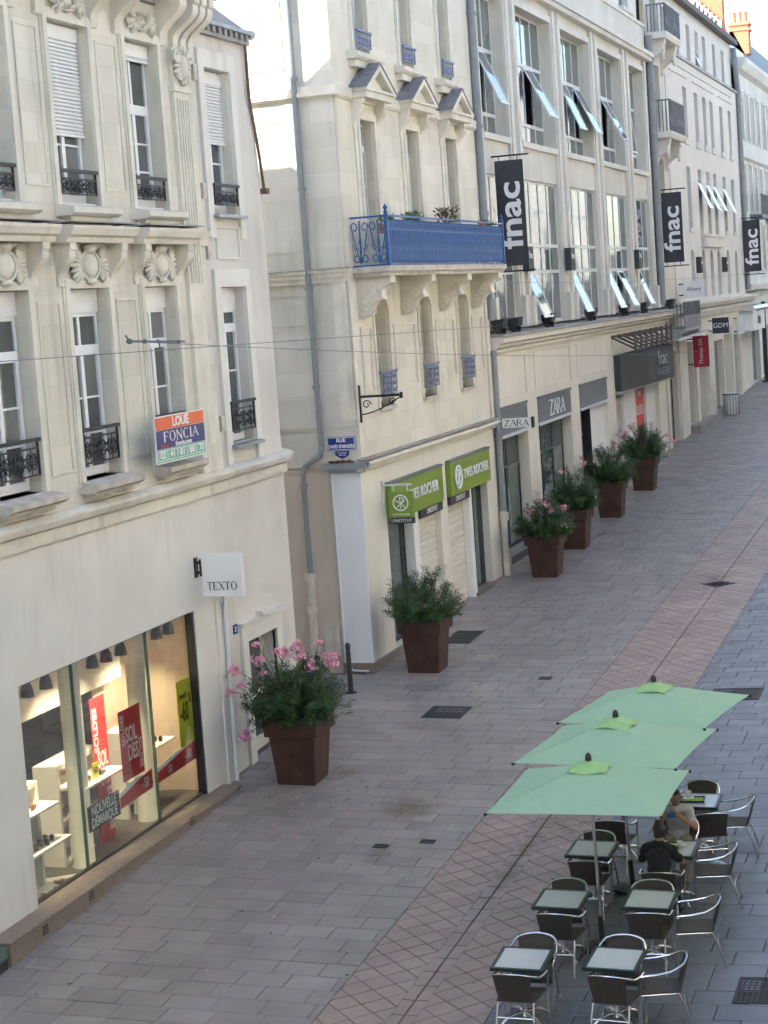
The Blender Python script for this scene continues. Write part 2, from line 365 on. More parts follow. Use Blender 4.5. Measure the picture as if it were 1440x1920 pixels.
# paving: tone per slab comes from a few variants; stains and gum have shapes of their own
STAINS = [((27.75,2.35),(.85,.6),.85),((25.6,2.15),(.85,.2),.6),((25.9,0.0),(2.8,.16),.75),((27.3,-.3),(.9,.6),.6),((46.9,.2),(1.5,.45),.8),((29.6,4.0),(.5,.35),.7)]
def paving(name, col, tone, warm=(.095,.064,.035), rough=.40):
    mt, t, b = nt(name); L = t.links; p = pos(t)
    c = [x*tone for x in col]
    r = ramp(t, noise(t, p, 1.1, 4), .3, .72, rgb([x*.84 for x in c]), rgb([x*1.12 for x in c])); src = r.outputs[0]
    f = ramp(t, noise(t, p, 55, 2), .3, .7, rgb([.88]*3), rgb([1.05]*3)); src = mixc(t, 1.0, src, f.outputs[0], 'MULTIPLY')
    sx = N(t, 'ShaderNodeSeparateXYZ'); L.new(p, sx.inputs[0])
    nz = noise(t, p, 3.2, 3, .7); acc = None
    for (x, y), (rx, ry), a in STAINS:
        dx = N(t, 'ShaderNodeMath', operation='MULTIPLY_ADD'); L.new(sx.outputs[0], dx.inputs[0]); dx.inputs[1].default_value = 1/rx; dx.inputs[2].default_value = -x/rx
        dy = N(t, 'ShaderNodeMath', operation='MULTIPLY_ADD'); L.new(sx.outputs[1], dy.inputs[0]); dy.inputs[1].default_value = 1/ry; dy.inputs[2].default_value = -y/ry
        cb = N(t, 'ShaderNodeCombineXYZ'); L.new(dx.outputs[0], cb.inputs[0]); L.new(dy.outputs[0], cb.inputs[1])
        le = N(t, 'ShaderNodeVectorMath', operation='LENGTH'); L.new(cb.outputs[0], le.inputs[0])
        ad = N(t, 'ShaderNodeMath', operation='MULTIPLY_ADD'); L.new(nz, ad.inputs[0]); ad.inputs[1].default_value = 2.2; L.new(le.outputs['Value'], ad.inputs[2])
        mr = N(t, 'ShaderNodeMapRange'); L.new(ad.outputs[0], mr.inputs[0])
        mr.inputs[1].default_value = 1.15; mr.inputs[2].default_value = 2.05; mr.inputs[3].default_value = a; mr.inputs[4].default_value = 0
        if acc is None: acc = mr.outputs[0]
        else:
            mx = N(t, 'ShaderNodeMath', operation='MAXIMUM'); L.new(acc, mx.inputs[0]); L.new(mr.outputs[0], mx.inputs[1]); acc = mx.outputs[0]
    src = mixc(t, acc, src, warm)
    big = ramp(t, noise(t, p, .45, 3, .6), .5, .75); g2 = N(t, 'ShaderNodeMath', operation='MULTIPLY'); L.new(big.outputs[0], g2.inputs[0]); g2.inputs[1].default_value = .22
    src = mixc(t, g2.outputs[0], src, [x*.55 for x in c])
    vo = N(t, 'ShaderNodeTexVoronoi'); vo.inputs['Scale'].default_value = 2.6; L.new(p, vo.inputs['Vector'])
    gum = ramp(t, vo.outputs['Distance'], .045, .095, (1,1,1,1), (0,0,0,1))
    keep = N(t, 'ShaderNodeSeparateColor'); L.new(vo.outputs['Color'], keep.inputs[0])
    gt = N(t, 'ShaderNodeMath', operation='GREATER_THAN'); L.new(keep.outputs[0], gt.inputs[0]); gt.inputs[1].default_value = .45
    gm = N(t, 'ShaderNodeMath', operation='MULTIPLY'); L.new(gum.outputs[0], gm.inputs[0]); L.new(gt.outputs[0], gm.inputs[1])
    g3 = N(t, 'ShaderNodeMath', operation='MULTIPLY'); L.new(gm.outputs[0], g3.inputs[0]); g3.inputs[1].default_value = .72
    src = mixc(t, g3.outputs[0], src, (.045,.042,.045))
    L.new(src, b.inputs['Base Color'])
    rr = ramp(t, noise(t, p, 2.0, 3), .3, .7, rgb([rough-.1]*3), rgb([rough+.12]*3)); L.new(rr.outputs[0], b.inputs['Roughness'])
    bp = N(t, 'ShaderNodeBump'); bp.inputs['Strength'].default_value = .2; bp.inputs['Distance'].default_value = .004
    L.new(noise(t, p, 45, 1), bp.inputs['Height']); L.new(bp.outputs[0], b.inputs['Normal'])
    return mt
GREY = [paving('grey paving %d' % i, (.245,.222,.216), q) for i, q in enumerate((.86,.95,1.0,1.04,1.13))]
BLUE = [paving('blue grey paving %d' % i, (.150,.162,.180), q) for i, q in enumerate((.90,.96,1.0,1.04,1.09))]
PINK = [paving('pink paving %d' % i, (.300,.228,.205), q, (.10,.066,.036)) for i, q in enumerate((.94,.98,1.02,1.06))]
M['joint'] = mat('paving joint sand', (.105,.095,.088), .95, var=.2, bump=.3)

# ---------------------------------------------------------------- lettering
def text(s, o, right, up, size, mt, parent=None, name='lettering', bold=0., depth=.006, sx=1., ax='CENTER', ay='CENTER', shear=0., sp=1.0, **kw):
    cu = bpy.data.curves.new('t', 'FONT'); cu.body = s; cu.size = size; cu.offset = bold; cu.extrude = depth
    cu.align_x = ax; cu.align_y = ay; cu.shear = shear; cu.space_character = sp; cu.resolution_u = 3
    ob = bpy.data.objects.new('t', cu); COL.objects.link(ob)
    dg = bpy.context.evaluated_depsgraph_get()
    me = bpy.data.meshes.new_from_object(ob.evaluated_get(dg)); bpy.data.objects.remove(ob)
    r = Vector(right).normalized(); u = Vector(up).normalized(); n = r.cross(u)
    T = Matrix((r*sx, u, n)).transposed().to_4x4(); T.translation = Vector(o)
    me.transform(T); me.materials.clear(); me.materials.append(mt); me.name = name
    return link(name, me, parent, **kw)
SERIF = {'Z': [('h',0,.7,1),('h',0,.7,0),('d',.62,1,.08,0,.13)], 'A': [('d',.36,1,.02,0,.05),('d',.36,1,.70,0,.13),('h2',.14,.58,.36),('s',.02,0),('s',.70,0)],
 'R': [('v',.1,.13),('bowl',.1,1,.5),('d',.35,.5,.72,0,.12),('s',.1,0),('s',.1,1)], 'T': [('h',0,.7,1),('v',.35,.13),('s',.35,0)],
 'E': [('v',.1,.13),('h',.1,.6,1),('h',.1,.6,0),('h2',.1,.48,.52)], 'X': [('d',.05,1,.66,0,.13),('d',.64,1,.05,0,.05),('s',.05,1),('s',.64,1),('s',.05,0),('s',.66,0)],
 'O': [('o',.38)], 'F': [('v',.1,.15),('h',.1,.6,1),('h2',.1,.48,.52),('s',.1,0)], 'N': [('v',.1,.06),('v',.68,.06),('d',.08,1,.70,0,.15),('s',.08,1),('s',.1,0),('s',.68,1)],
 'C': [('c',.38)], 'I': [('v',.15,.15),('s',.15,0),('s',.15,1)]}
ADV = {'Z':.82,'A':.80,'R':.82,'T':.78,'E':.74,'X':.78,'O':.88,'F':.70,'N':.88,'C':.84,'I':.38}
def serif(s, o, right, up, h, mt, parent=None, name='lettering', sx=1., depth=.006, **kw):
    r = Vector(right).normalized(); u = Vector(up).normalized(); n = r.cross(u); o = Vector(o)
    W = sum(ADV[c] for c in s) * sx; mb = MB(); x = -W/2
    def P(a, b, k): return tuple(o + r*(x + a*sx)*h + u*(b-.5)*h + n*k)
    def bar(q):
        mb.add([P(*c, depth) for c in q] + [P(*c, 0) for c in q], [tuple(range(4)), (0,4,5,1), (1,5,6,2), (2,6,7,3), (3,7,4,0)])
    for c in s:
        for e in SERIF[c]:
            k = e[0]
            if k == 'h':
                z = e[3]; z0, z1 = (.93, 1) if z == 1 else (0, .07)
                bar([(e[1],z0),(e[2],z0),(e[2],z1),(e[1],z1)])
                tx = e[2]-.05; bar([(tx,z0-.12 if z else z1),(e[2],z0-.12 if z else z1),(e[2],z0 if z else z1+.12),(tx,z0 if z else z1+.12)])
            elif k == 'h2': bar([(e[1],e[3]-.03),(e[2],e[3]-.03),(e[2],e[3]+.03),(e[1],e[3]+.03)])
            elif k == 'v': bar([(e[1]-e[2]/2,0),(e[1]+e[2]/2,0),(e[1]+e[2]/2,1),(e[1]-e[2]/2,1)])
            elif k == 'd': bar([(e[3]-e[5]/2,e[4]),(e[3]+e[5]/2,e[4]),(e[1]+e[5]/2,e[2]),(e[1]-e[5]/2,e[2])])
            elif k == 's': bar([(e[1]-.12,max(0,e[2]-.05)),(e[1]+.12,max(0,e[2]-.05)),(e[1]+.12,max(.05,e[2])),(e[1]-.12,max(.05,e[2]))])
            elif k in 'oc':
                n_ = 20; a0, a1 = (0, 2*math.pi) if k == 'o' else (.75, 2*math.pi-.75)
                for i in range(n_):
                    t0 = a0+(a1-a0)*i/n_; t1 = a0+(a1-a0)*(i+1)/n_
                    def pt(t, w): return (.40+(.38-w*(.05+.09*abs(math.cos(t))))*math.cos(t), .5+(.52-w*.06)*math.sin(t))
                    bar([pt(t0,1),pt(t0,0),pt(t1,0),pt(t1,1)])
            elif k == 'bowl':
                zt, zb = e[2], e[3]; zc = (zt+zb)/2; n_ = 8
                for i in range(n_):
                    t0 = -math.pi/2+math.pi*i/n_; t1 = -math.pi/2+math.pi*(i+1)/n_
                    def pt(t, w): return (.32+(.28-w*.12)*math.cos(t), zc+(.25-w*.06)*math.sin(t))
                    bar([pt(t0,1),pt(t0,0),pt(t1,0),pt(t1,1)])
                bar([(.1,zb),(.32,zb),(.32,zb+.06),(.1,zb+.06)]); bar([(.1,zt-.06),(.32,zt-.06),(.32,zt),(.1,zt)])
        x += ADV[c]*sx
    return mb.build(name, mt, parent, **kw)
XP, YP, ZP = (1,0,0), (0,1,0), (0,0,1)
LFT = (0,-1,0)
# ================================================================ the setting: ground and paving
def sheet(name, xs, ys, zf, mt, kind='structure'):
    mb = MB(); V = [(x, y, zf(x, y)) for x in xs for y in ys]; k = len(ys)
    mb.add(V, [(i*k+j, (i+1)*k+j, (i+1)*k+j+1, i*k+j+1) for i in range(len(xs)-1) for j in range(k-1)])
    return mb.build(name, mt, None, kind=kind)
sheet('ground', [-80, 0, 60, 130, 600], [-400, -30, 0, 30, 400], lambda x, y: gz(x, min(abs(y), 30)) - .034, M['joint'])

SW, SD, JT, TH = .62, .4055, .011, .034
def slab_mesh(name, sgn, w, mi, pal):
    """one slab, sheared to lie in the sloping street"""
    a, b = (SD-JT)/2, (w-JT)/2; c = .004
    pts = [(-a,-b),(a,-b),(a,b),(-a,b)]
    V = [(x, y, GX*x + sgn*GL*y - TH) for x, y in pts] + [(x, y, GX*x + sgn*GL*y - c) for x, y in pts] + \
        [(x*(1-c/a), y*(1-c/b), GX*x + sgn*GL*y) for x, y in pts]
    mb = MB(); mb.add(V, [(0,1,5,4),(1,2,6,5),(2,3,7,6),(3,0,4,7),(4,5,9,8),(5,6,10,9),(6,7,11,10),(7,4,8,11),(8,9,10,11)])
    return mb.mesh(name, pal[mi])
def in_hole(x, y, holes, d=.0): return any(a-d < x < b+d and c-d < y < e+d for a, b, c, e in holes)
def visible(x, y, mg=60):
    v = Vector((x, y, gz(x, y))) - CAM; z = v.dot(FW)
    if z < 1: return False
    px = 720 + FPX*v.dot(RT)/z; py = 960 - FPX*v.dot(UP)/z
    return -mg < px < 1440+mg and -mg < py < 1920+mg
def pave(name, sgn, y0, y1, x0, x1, extra, seed, pal):
    rnd = random.Random(seed)
    root = link(name, None, None, kind='structure')
    full = {mi: slab_mesh('slab', sgn, SW, mi, pal) for mi in range(5)}
    rest = MB(); n = 0
    r0 = int(math.floor((x0-20.25)/SD)); r1 = int(math.ceil((x1-20.25)/SD))
    for r in range(r0, r1):
        xc = 20.25 + (r+.5)*SD; ph = .175 + (.31 if r % 2 else 0) + rnd.choice((0,0,0,.19,-.12))
        hi = y1
        for (ex0, ex1, ey) in extra:
            if ex0 < xc < ex1: hi = ey
        k0 = int(math.floor((y0-ph)/SW)) if sgn > 0 else int(math.floor((y0-ph)/SW))
        y = ph + k0*SW
        while y < hi:
            a, b = max(y, y0), min(y+SW, hi); y += SW
            if b-a < .05: continue
            yc = (a+b)/2
            if not visible(xc, yc): continue
            mi = rnd.choice((0,1,1,1,2,2,2,2,2,3,3,3,4)); dz = rnd.uniform(-.0025, .0025)
            if n < 300 and b-a > SW-.001:
                link('slab', full[mi], root, loc=(xc, yc, gz(xc, yc)+dz)); n += 1
            else:
                rest.cur = mi; h = (b-a-JT)/2; d = (SD-JT)/2
                P = [(xc+i*d, yc+j*h, gz(xc+i*d, yc+j*h)+dz) for i, j in ((-1,-1),(1,-1),(1,1),(-1,1))]
                rest.add(P + [(p[0], p[1], p[2]-TH) for p in P], [(0,1,2,3),(0,4,5,1),(1,5,6,2),(2,6,7,3),(3,7,4,0)])
    rest.build('far_slabs', pal, root, kind='stuff')
    return root
pave('pavement', 1, 1.0, 5.9, 17.0, 118, [(31.5, 36.4, 13.0), (73, 118, 6.4)], 3, GREY)
pave('terrace_pavement', -1, -6.6, -1.0, 17.0, 118, [], 5, BLUE)

def pink_strip():
    rnd = random.Random(11); root = link('pink_paving_strip', None, None, kind='structure')
    h = .2185; band = .16; n = 0; rest = MB(); proto = {}
    def clip(P, c0, c1):                                   # keep the part with c0 <= y <= c1
        for s, c in ((1, c0), (-1, c1)):
            Q = []
            for i, p in enumerate(P):
                q = P[(i+1) % len(P)]; a, b = s*(p[1]-c), s*(q[1]-c)
                if a >= 0: Q.append(p)
                if (a >= 0) != (b >= 0):
                    t = a/(a-b); Q.append((p[0]+(q[0]-p[0])*t, p[1]+(q[1]-p[1])*t))
            P = Q
            if not P: return P
        return P
    def tile(P, mi, solo):
        nonlocal n
        cx = sum(p[0] for p in P)/len(P); cyy = sum(p[1] for p in P)/len(P)
        Q = []
        for p in P:
            d = math.hypot(p[0]-cx, p[1]-cyy); k = max(.2, 1 - .009/max(d, .02)); Q.append((cx+(p[0]-cx)*k, cyy+(p[1]-cyy)*k))
        dz = rnd.uniform(-.002, .002); m_ = len(Q)
        F = [tuple(range(m_))] + [(i, m_+i, m_+(i+1) % m_, (i+1) % m_) for i in range(m_)]
        if solo and n < 300:
            key = (len(P), round(cyy, 2) > 0, round(P[0][1]-cyy, 2), mi)
            sg = 1 if cyy > 0 else -1
            mb = MB(); T = [(x-cx, y-cyy, GX*(x-cx)+sg*GL*(y-cyy)) for x, y in Q]
            mb.add(T + [(a, b, c-TH) for a, b, c in T], F)
            link('tile', mb.mesh('tile', PINK[mi]), root, loc=(cx, cyy, gz(cx, cyy)+dz)); n += 1
        else:
            rest.cur = mi; T = [(x, y, gz(x, y)+dz) for x, y in Q]; rest.add(T + [(a, b, c-TH) for a, b, c in T], F)
    nx = int((118-17.0)/(2*h))
    for i in range(nx*2):
        xc = 17.06 + i*h
        for s in (1, -1):
            for j in range(0, 5):
                if (i+j) % 2: continue
                yc = band + j*h
                P = clip([(xc-h, yc), (xc, yc-h), (xc+h, yc), (xc, yc+h)], band, .997)
                if len(P) < 3: continue
                P = [(x, s*y) for x, y in P]
                if s < 0: P = P[::-1]
                if visible(xc, s*yc, 20): tile(P, rnd.choice((0,1,1,2,2,3)), True)
    for i in range(nx):                                    # the drain band in the middle
        x = 17.06 + i*2*h
        for s in (1, -1):
            P = [(x, s*.008), (x+2*h, s*.008), (x+2*h, s*band), (x, s*band)]
            if s < 0: P = P[::-1]
            if visible(x, 0, 20): tile(P, rnd.choice((0,1,1,2)), False)
    rest.build('far_tiles', PINK, root, kind='stuff')
pink_strip()

# iron covers and grates, a hand's breadth of metal above the slabs' face
def cover(name, x0, x1, y0, y1, label, bars=0, cat='grate', group=None):
    root = thing(name, label, cat, ((x0+x1)/2, (y0+y1)/2, gz((x0+x1)/2, (y0+y1)/2)), group=group)
    cx, cyy = (x0+x1)/2, (y0+y1)/2; s = 1 if cyy > 0 else -1
    sh = lambda x, y, z: (x, y, GX*x + s*GL*y + z + .006)
    mb = MB(sh); w, h = (x1-x0)/2, (y1-y0)/2; f = min(.045, w*.2)
    mb.box(-w, w, -h, -h+f, -.02, .006); mb.box(-w, w, h-f, h, -.02, .006); mb.box(-w, -w+f, -h+f, h-f, -.02, .006); mb.box(w-f, w, -h+f, h-f, -.02, .006)
    mb.build('rim', M['grate'], root)
    pl = MB(sh); pl.box(-w+f, w-f, -h+f, h-f, -.02, -.004)
    for i in range(bars):
        t = -h+f + (2*h-2*f)*(i+.5)/bars; pl.box(-w+f, w-f, t-.012, t+.012, -.004, .004)
    for i in range(bars//2):
        t = -w+f + (2*w-2*f)*(i+.5)/(bars//2); pl.box(t-.01, t+.01, -h+f, h-f, -.004, .002)
    pl.build('plate', M['grate'], root); return root
cover('manhole_cover', 33.2, 34.05, 2.96, 3.72, 'dark square iron cover in the paving short of the second planter', 10, 'manhole')
cover('floor_grate', 39.45, 40.72, 4.48, 5.1, 'dark iron grate beside the planter in front of the green shop sign', 8)
cover('drain_grate', 34.6, 35.52, -2.35, -1.4, 'iron drain grate partly behind the farthest parasol', 14)
cover('drain_grate', 20.71, 21.47, -4.95, -3.69, 'large iron grate at the lower right beside the nearest side chair', 18)
cover('valve_cover', 26.15, 26.3, 1.42, 1.63, 'small iron valve cover, the one nearer the pink strip', 0, 'cover', 'valve covers')
cover('valve_cover', 25.85, 26.0, 2.05, 2.27, 'small iron valve cover with a stain beside it', 0, 'cover', 'valve covers')
cover('valve_cover', 36.3, 36.5, 1.95, 2.2, 'small iron valve cover in the slabs left of the farthest parasol', 0, 'cover', 'valve covers')
def diamond():
    root = thing('drain_cover', 'diamond shaped iron drain cover on the line of the pink strip', 'drain', (46.25, 0, gz(46.25)))
    mb = MB(); r = .40
    P = [(-r, 0), (0, -r), (r, 0), (0, r)]
    V = [(x, y, GX*x+GL*abs(y)+.008) for x, y in P] + [(0,0,.008)]
    mb.add(V + [(x, y, z-.03) for x, y, z in V], [(0,1,4),(1,2,4),(2,3,4),(3,0,4)] + [(i, i+5, (i+1) % 4+5, (i+1) % 4) for i in range(4)])
    mb.build('plate', M['grate'], root)
    sl = MB()
    for i in range(6):
        t = -.2+.08*i; k = .36-abs(t); sl.box(t-.012, t+.012, -k, k, GX*t+.009, GX*t+.02)
    sl.build('ribs', M['grate'], root)
diamond()

# ================================================================ shared facade pieces
def window(parent, x0, x1, z0, z1, y, fm, gm, cols=2, rows=3, transom=0, ft=.06, bar=.03, T=None, label=None, sub=True, rails=None):
    """casement window: frame as the part, each pane a sub-part"""
    mb = MB(T); d = .06
    mb.frame(x0, x1, z0, z1, ft, y, y+d)
    zt = z1-ft; panes = []
    if transom:
        zt = z1 - transom; mb.box(x0+ft, x1-ft, y-.005, y+d, zt-.05, zt+.05)
        cw = (x1-x0-2*ft)/2
        mb.box(x0+ft+cw-.035, x0+ft+cw+.035, y, y+d, zt+.05, z1-ft)
        panes += [(x0+ft, x0+ft+cw-.035, zt+.05, z1-ft), (x0+ft+cw+.035, x1-ft, zt+.05, z1-ft)]; zt -= .05
    xa, xb, za = x0+ft, x1-ft, z0+ft
    cw = (xb-xa)/cols
    for c in range(cols):
        a, b = xa+c*cw, xa+(c+1)*cw
        st = .05 if cols <= 2 and bar > .02 else bar
        mb.box(a, a+st, y-.012, y+d, za, zt); mb.box(b-st, b, y-.012, y+d, za, zt)
        mb.box(a+st, b-st, y-.012, y+d, za, za+st*1.4); mb.box(a+st, b-st, y-.012, y+d, zt-st, zt)
        zz0, zz1 = za+st*1.4, zt-st
        ed = [zz0 + (zz1-zz0)*k/rows for k in range(rows+1)] if rails is None else [zz0] + [zz0+(zz1-zz0)*k for k in rails] + [zz1]
        for k in range(len(ed)-1):
            if k: mb.box(a+st, b-st, y-.004, y+d, ed[k]-bar/2, ed[k]+bar/2)
            panes.append((a+st, b-st, ed[k], ed[k+1]))
    w = mb.build('window', fm, parent, label=label)
    for a, b, c, e in panes:
        MB(T).box(a-.004, b+.004, y+d*.45, y+d*.7, c-.004, e+.004).build('pane', gm if not isinstance(gm, list) else random.choice(gm), w)
    return w
def scroll(c, r, turns, a0, dirn, n=14, pl='x'):
    out = []
    for i in range(n+1):
        t = i/n; a = a0 + dirn*turns*2*math.pi*t; q = r*(1-.75*t)
        out.append((c[0]+q*math.cos(a), c[1], c[2]+q*math.sin(a)))
    return out
def railing(parent, x0, x1, z0, z1, y, mt, kind='scroll', T=None):
    mb = MB(T); w = x1-x0; h = z1-z0
    mb.box(x0-.04, x1+.04, y-.035, y+.02, z1-.05, z1)
    mb.box(x0, x1, y-.012, y+.012, z1-.15, z1-.125); mb.box(x0, x1, y-.012, y+.012, z0, z0+.022)
    for x in (x0+.01, x1-.01): mb.box(x-.014, x+.014, y-.014, y+.014, z0, z1-.05)
    n = max(2, round(w/.34)); cw = (w-.06)/n; zl = z0+.02; zh = z1-.15; hm = (zl+zh)/2
    for i in range(n):
        cx = x0+.03+cw*(i+.5); r = cw*.235
        for s in (-1, 1):
            mb.tube(scroll((cx+s*r*.98, y, zl+r*1.35), r, 1.35, math.pi/2 - s*math.pi/2, s, 12), .011, 5)
            mb.tube(scroll((cx+s*r*.98, y, zh-r*1.25), r*.95, 1.35, math.pi/2 - s*math.pi/2, -s, 12), .011, 5)
        mb.ball((cx, y, hm), (cw*.22, .022, (zh-zl)*.17), 8, 5)
        mb.tube([(cx, y, zl), (cx, y, zh)], .009, 5)
    return mb.build('railing', mt, parent, smooth=True)
def console(mb, x0, x1, y, z0, z1, out, n=8):
    """scroll bracket: S shaped profile against the wall plane y"""
    P = [(y+.02, z1), (y-out, z1), (y-out, z1-(z1-z0)*.16)]
    for i in range(n+1):
        t = i/n; P.append((y - out*(.92-.78*t) - out*.14*math.sin(t*2*math.pi), z1-(z1-z0)*(.2+.72*t)))
    P += [(y-.04, z0), (y+.02, z0)]
    mb.prism(P, x0, x1)
def leafy(mb, cx, y, cz, w, h, n=6, boss=True):
    """carved cartouche: oval boss with scrolled leaves at both sides"""
    if boss:
        mb.ball((cx, y, cz), (w*.20, .09, h*.40), 12, 8)
        mb.tube([(cx+w*.25*math.cos(a*math.pi/8), y-.015, cz+h*.47*math.sin(a*math.pi/8)) for a in range(17)], .025, 6, caps=False)
    mb.ball((cx, y-.01, cz+h*.52), (w*.13, .10, h*.15), 8, 6); mb.ball((cx, y-.01, cz-h*.52), (w*.11, .07, h*.11), 8, 6)
    for s in (-1, 1):
        for i in range(n):
            a = rad(-62+124*i/(n-1)); L = w*(.17+.05*math.cos(a*1.4))
            Mx = Matrix.Rotation(-(a if s > 0 else math.pi-a), 3, 'Y')
            mb.ball((cx+s*(w*.26+L*.55*math.cos(a)), y, cz+(h*.16+L*.55)*math.sin(a)), (L*.62, .05, h*.075), 8, 5, Mx)
        mb.tube(scroll((cx+s*w*.30, y-.03, cz+h*.34), h*.13, 1.3, 0, s, 10), .02, 5)
        mb.tube(scroll((cx+s*w*.28, y-.03, cz-h*.36), h*.12, 1.3, 0, -s, 10), .02, 5)
def architrave(mb, x0, x1, z0, z1, w, y, out):
    g = .003; x0 -= g; x1 += g; z1 += g
    mb.box(x0-w, x0, y-out, y+.01, z0, z1+w); mb.box(x1, x1+w, y-out, y+.01, z0, z1+w); mb.box(x0, x1, y-out, y+.01, z1, z1+w)
    e = .035
    mb.box(x0-w-e, x0-w, y-out*.5, y+.01, z0, z1+w+e); mb.box(x1+w, x1+w+e, y-out*.5, y+.01, z0, z1+w+e); mb.box(x0-w, x1+w, y-out*.5, y+.01, z1+w, z1+w+e)
def downpipe(parent, pts, r, mt, clips=(), name='downpipe'):
    mb = MB(); mb.tube(pts, r, 10)
    for c in clips: mb.tube([(c[0], c[1], c[2]-.04), (c[0], c[1], c[2]+.04)], r*1.35, 10)
    return mb.build(name, mt, parent, smooth=True)
# ================================================================ house with the shoe shop (left)
A = thing('shop_house', 'ornate cream stone house with the lit shoe shop, nearest on the left', 'house', (25, YF, gz(25, YF)), world=True)
W1 = [(21.97, 23.25), (24.47, 25.72), (26.97, 28.15), (30.05, 31.2)]
AX1 = 29.55                                                   # end of the ornate front, plain end bay beyond
# street floor
mb = MB(); mb.wall(16, 29.0, .3, 5.95, YF, [(22.07, 27.9, 1.04, 4.09)], .16); mb.build('shop_wall', M['shopA'], A)
mb = MB(); mb.wall(29.0, 32.19, .3, 5.95, YF+.05, [(30.08, 31.45, .98, 3.16)], .32); mb.build('end_bay_wall', M['cornerA'], A)
MB().box(28.72, 29.0, YF-.035, YF+.06, .85, 4.3).build('pilaster_strip', M['shopA'], A)
# upper floors
up_holes = [(a, b, 6.57, 9.32) for a, b in W1[:3]] + [(a, b, 10.52, 13.1) for a, b in W1[:3]]
mb = MB(); mb.wall(16, AX1, 5.95, 14.1, YF, up_holes, .26); mb.build('upper_wall', M['stoneA'], A)
mb = MB(); mb.wall(AX1, 32.19, 5.95, 13.75, YF+.05, [(30.07, 31.17, 6.6, 9.27), (30.07, 31.17, 10.52, 12.95)], .26); mb.build('end_bay_upper_wall', M['cornerA'], A)
# rounded corner leaning back at the top, and the wall along the side street
mb = MB(); zs = [.2, 6.2, 9, 11, 12.5, 13.75]; off = [0, 0, -.02, -.1, -.42, -.62]; n = 10; V = []
for z, o in zip(zs, off):
    for i in range(n+1):
        a = -math.pi/2 + math.pi/2*i/n; V.append((32.19 + (o if i else 0)*min(1, i/4) + 1.5*math.cos(a), YF+.05+1.5 + 1.5*math.sin(a), z))
    V.append((33.69+o, 16, z))
mb.add(V, [(i*(n+2)+j, i*(n+2)+j+1, (i+1)*(n+2)+j+1, (i+1)*(n+2)+j) for i in range(len(zs)-1) for j in range(n+1)])
mb.build('rounded_corner', M['cornerA'], A, smooth=True)
MB().box(16, 32.6, 10.8, 15.9, .3, 15.4).build('shadow_wing', M['cornerA'], A)  # unseen wing, shaped to place the sun patch on the corner house
MB().box(16, 32.1, YF+.5, 10.8, 4.6, 13.7).build('sun_block_core', M['indark'], A)  # unseen solid added behind the front to block the sun
MB().prism([(5.7, 13.74), (6.45, 14.35), (7.2, 16.6), (9.35, 18.7), (11.15, 17.3), (11.15, 13.7), (5.8, 13.7)], 15.5, 32.1).build('roof', M['slate'], A)  # ridge and rear slope, out of view, shaped to cut the sun patch
mb = MB(); mb.prism([(YF-.14, 13.66), (YF-.14, 13.73), (YF+.1, 13.82), (YF+.1, 13.66)], 29.75, 32.25)
mb.box(32.1, 32.3, YF-.1, YF+1.3, 13.62, 13.76); mb.build('zinc_gutter', M['zinc'], A)
mb = MB(); mb.box(29.8, 32.15, YF-.05, YF+.1, 13.5, 13.66)
for q in range(9): mb.box(29.9+q*.25, 30.0+q*.25, YF-.1, YF-.05, 13.56, 13.66)
mb.build('eave_band', M['zincdark'], A)
mb = MB(); mb.tube([(32.0, YF-.02, 13.6), (32.06, YF-.0, 12.6), (32.42, YF+.03, 11.6), (32.56, YF+.04, 11.0)], .03, 8); mb.box(32.5, 32.64, YF-.03, YF+.1, 10.92, 11.02)
mb.build('downpipe', M['rustpipe'], A, smooth=True)
# lower cornice: flat fascia, rounded ledge, and the deeper base course above it
P = [(YF+.02, 5.86), (YF-.06, 5.86), (YF-.06, 6.03), (YF-.16, 6.08), (YF-.2, 6.16), (YF-.2, 6.2), (YF-.08, 6.25), (YF+.02, 6.25)]
mb = MB(); mb.prism(P, 16, 29.55); mb.build('lower_cornice', M['trimA'], A)
mb = MB(); mb.prism([(y+.03, z+.005) for y, z in P], 29.55, 32.0); V = []
for y, z in P:
    for i in range(7):
        a = -math.pi/2 + math.pi/2*.8*i/6; r = 1.5+(YF+.05-(y+.03)); V.append((32.0+.19+ r*math.cos(a) if i else 32.0, YF+1.55+r*math.sin(a), z+.005))
k = len(P); mb.add(V, [(i*7+j, i*7+j+1, ((i+1) % k)*7+j+1, ((i+1) % k)*7+j) for i in range(k) for j in range(6)])
mb.build('end_bay_cornice', M['cornerA'], A)
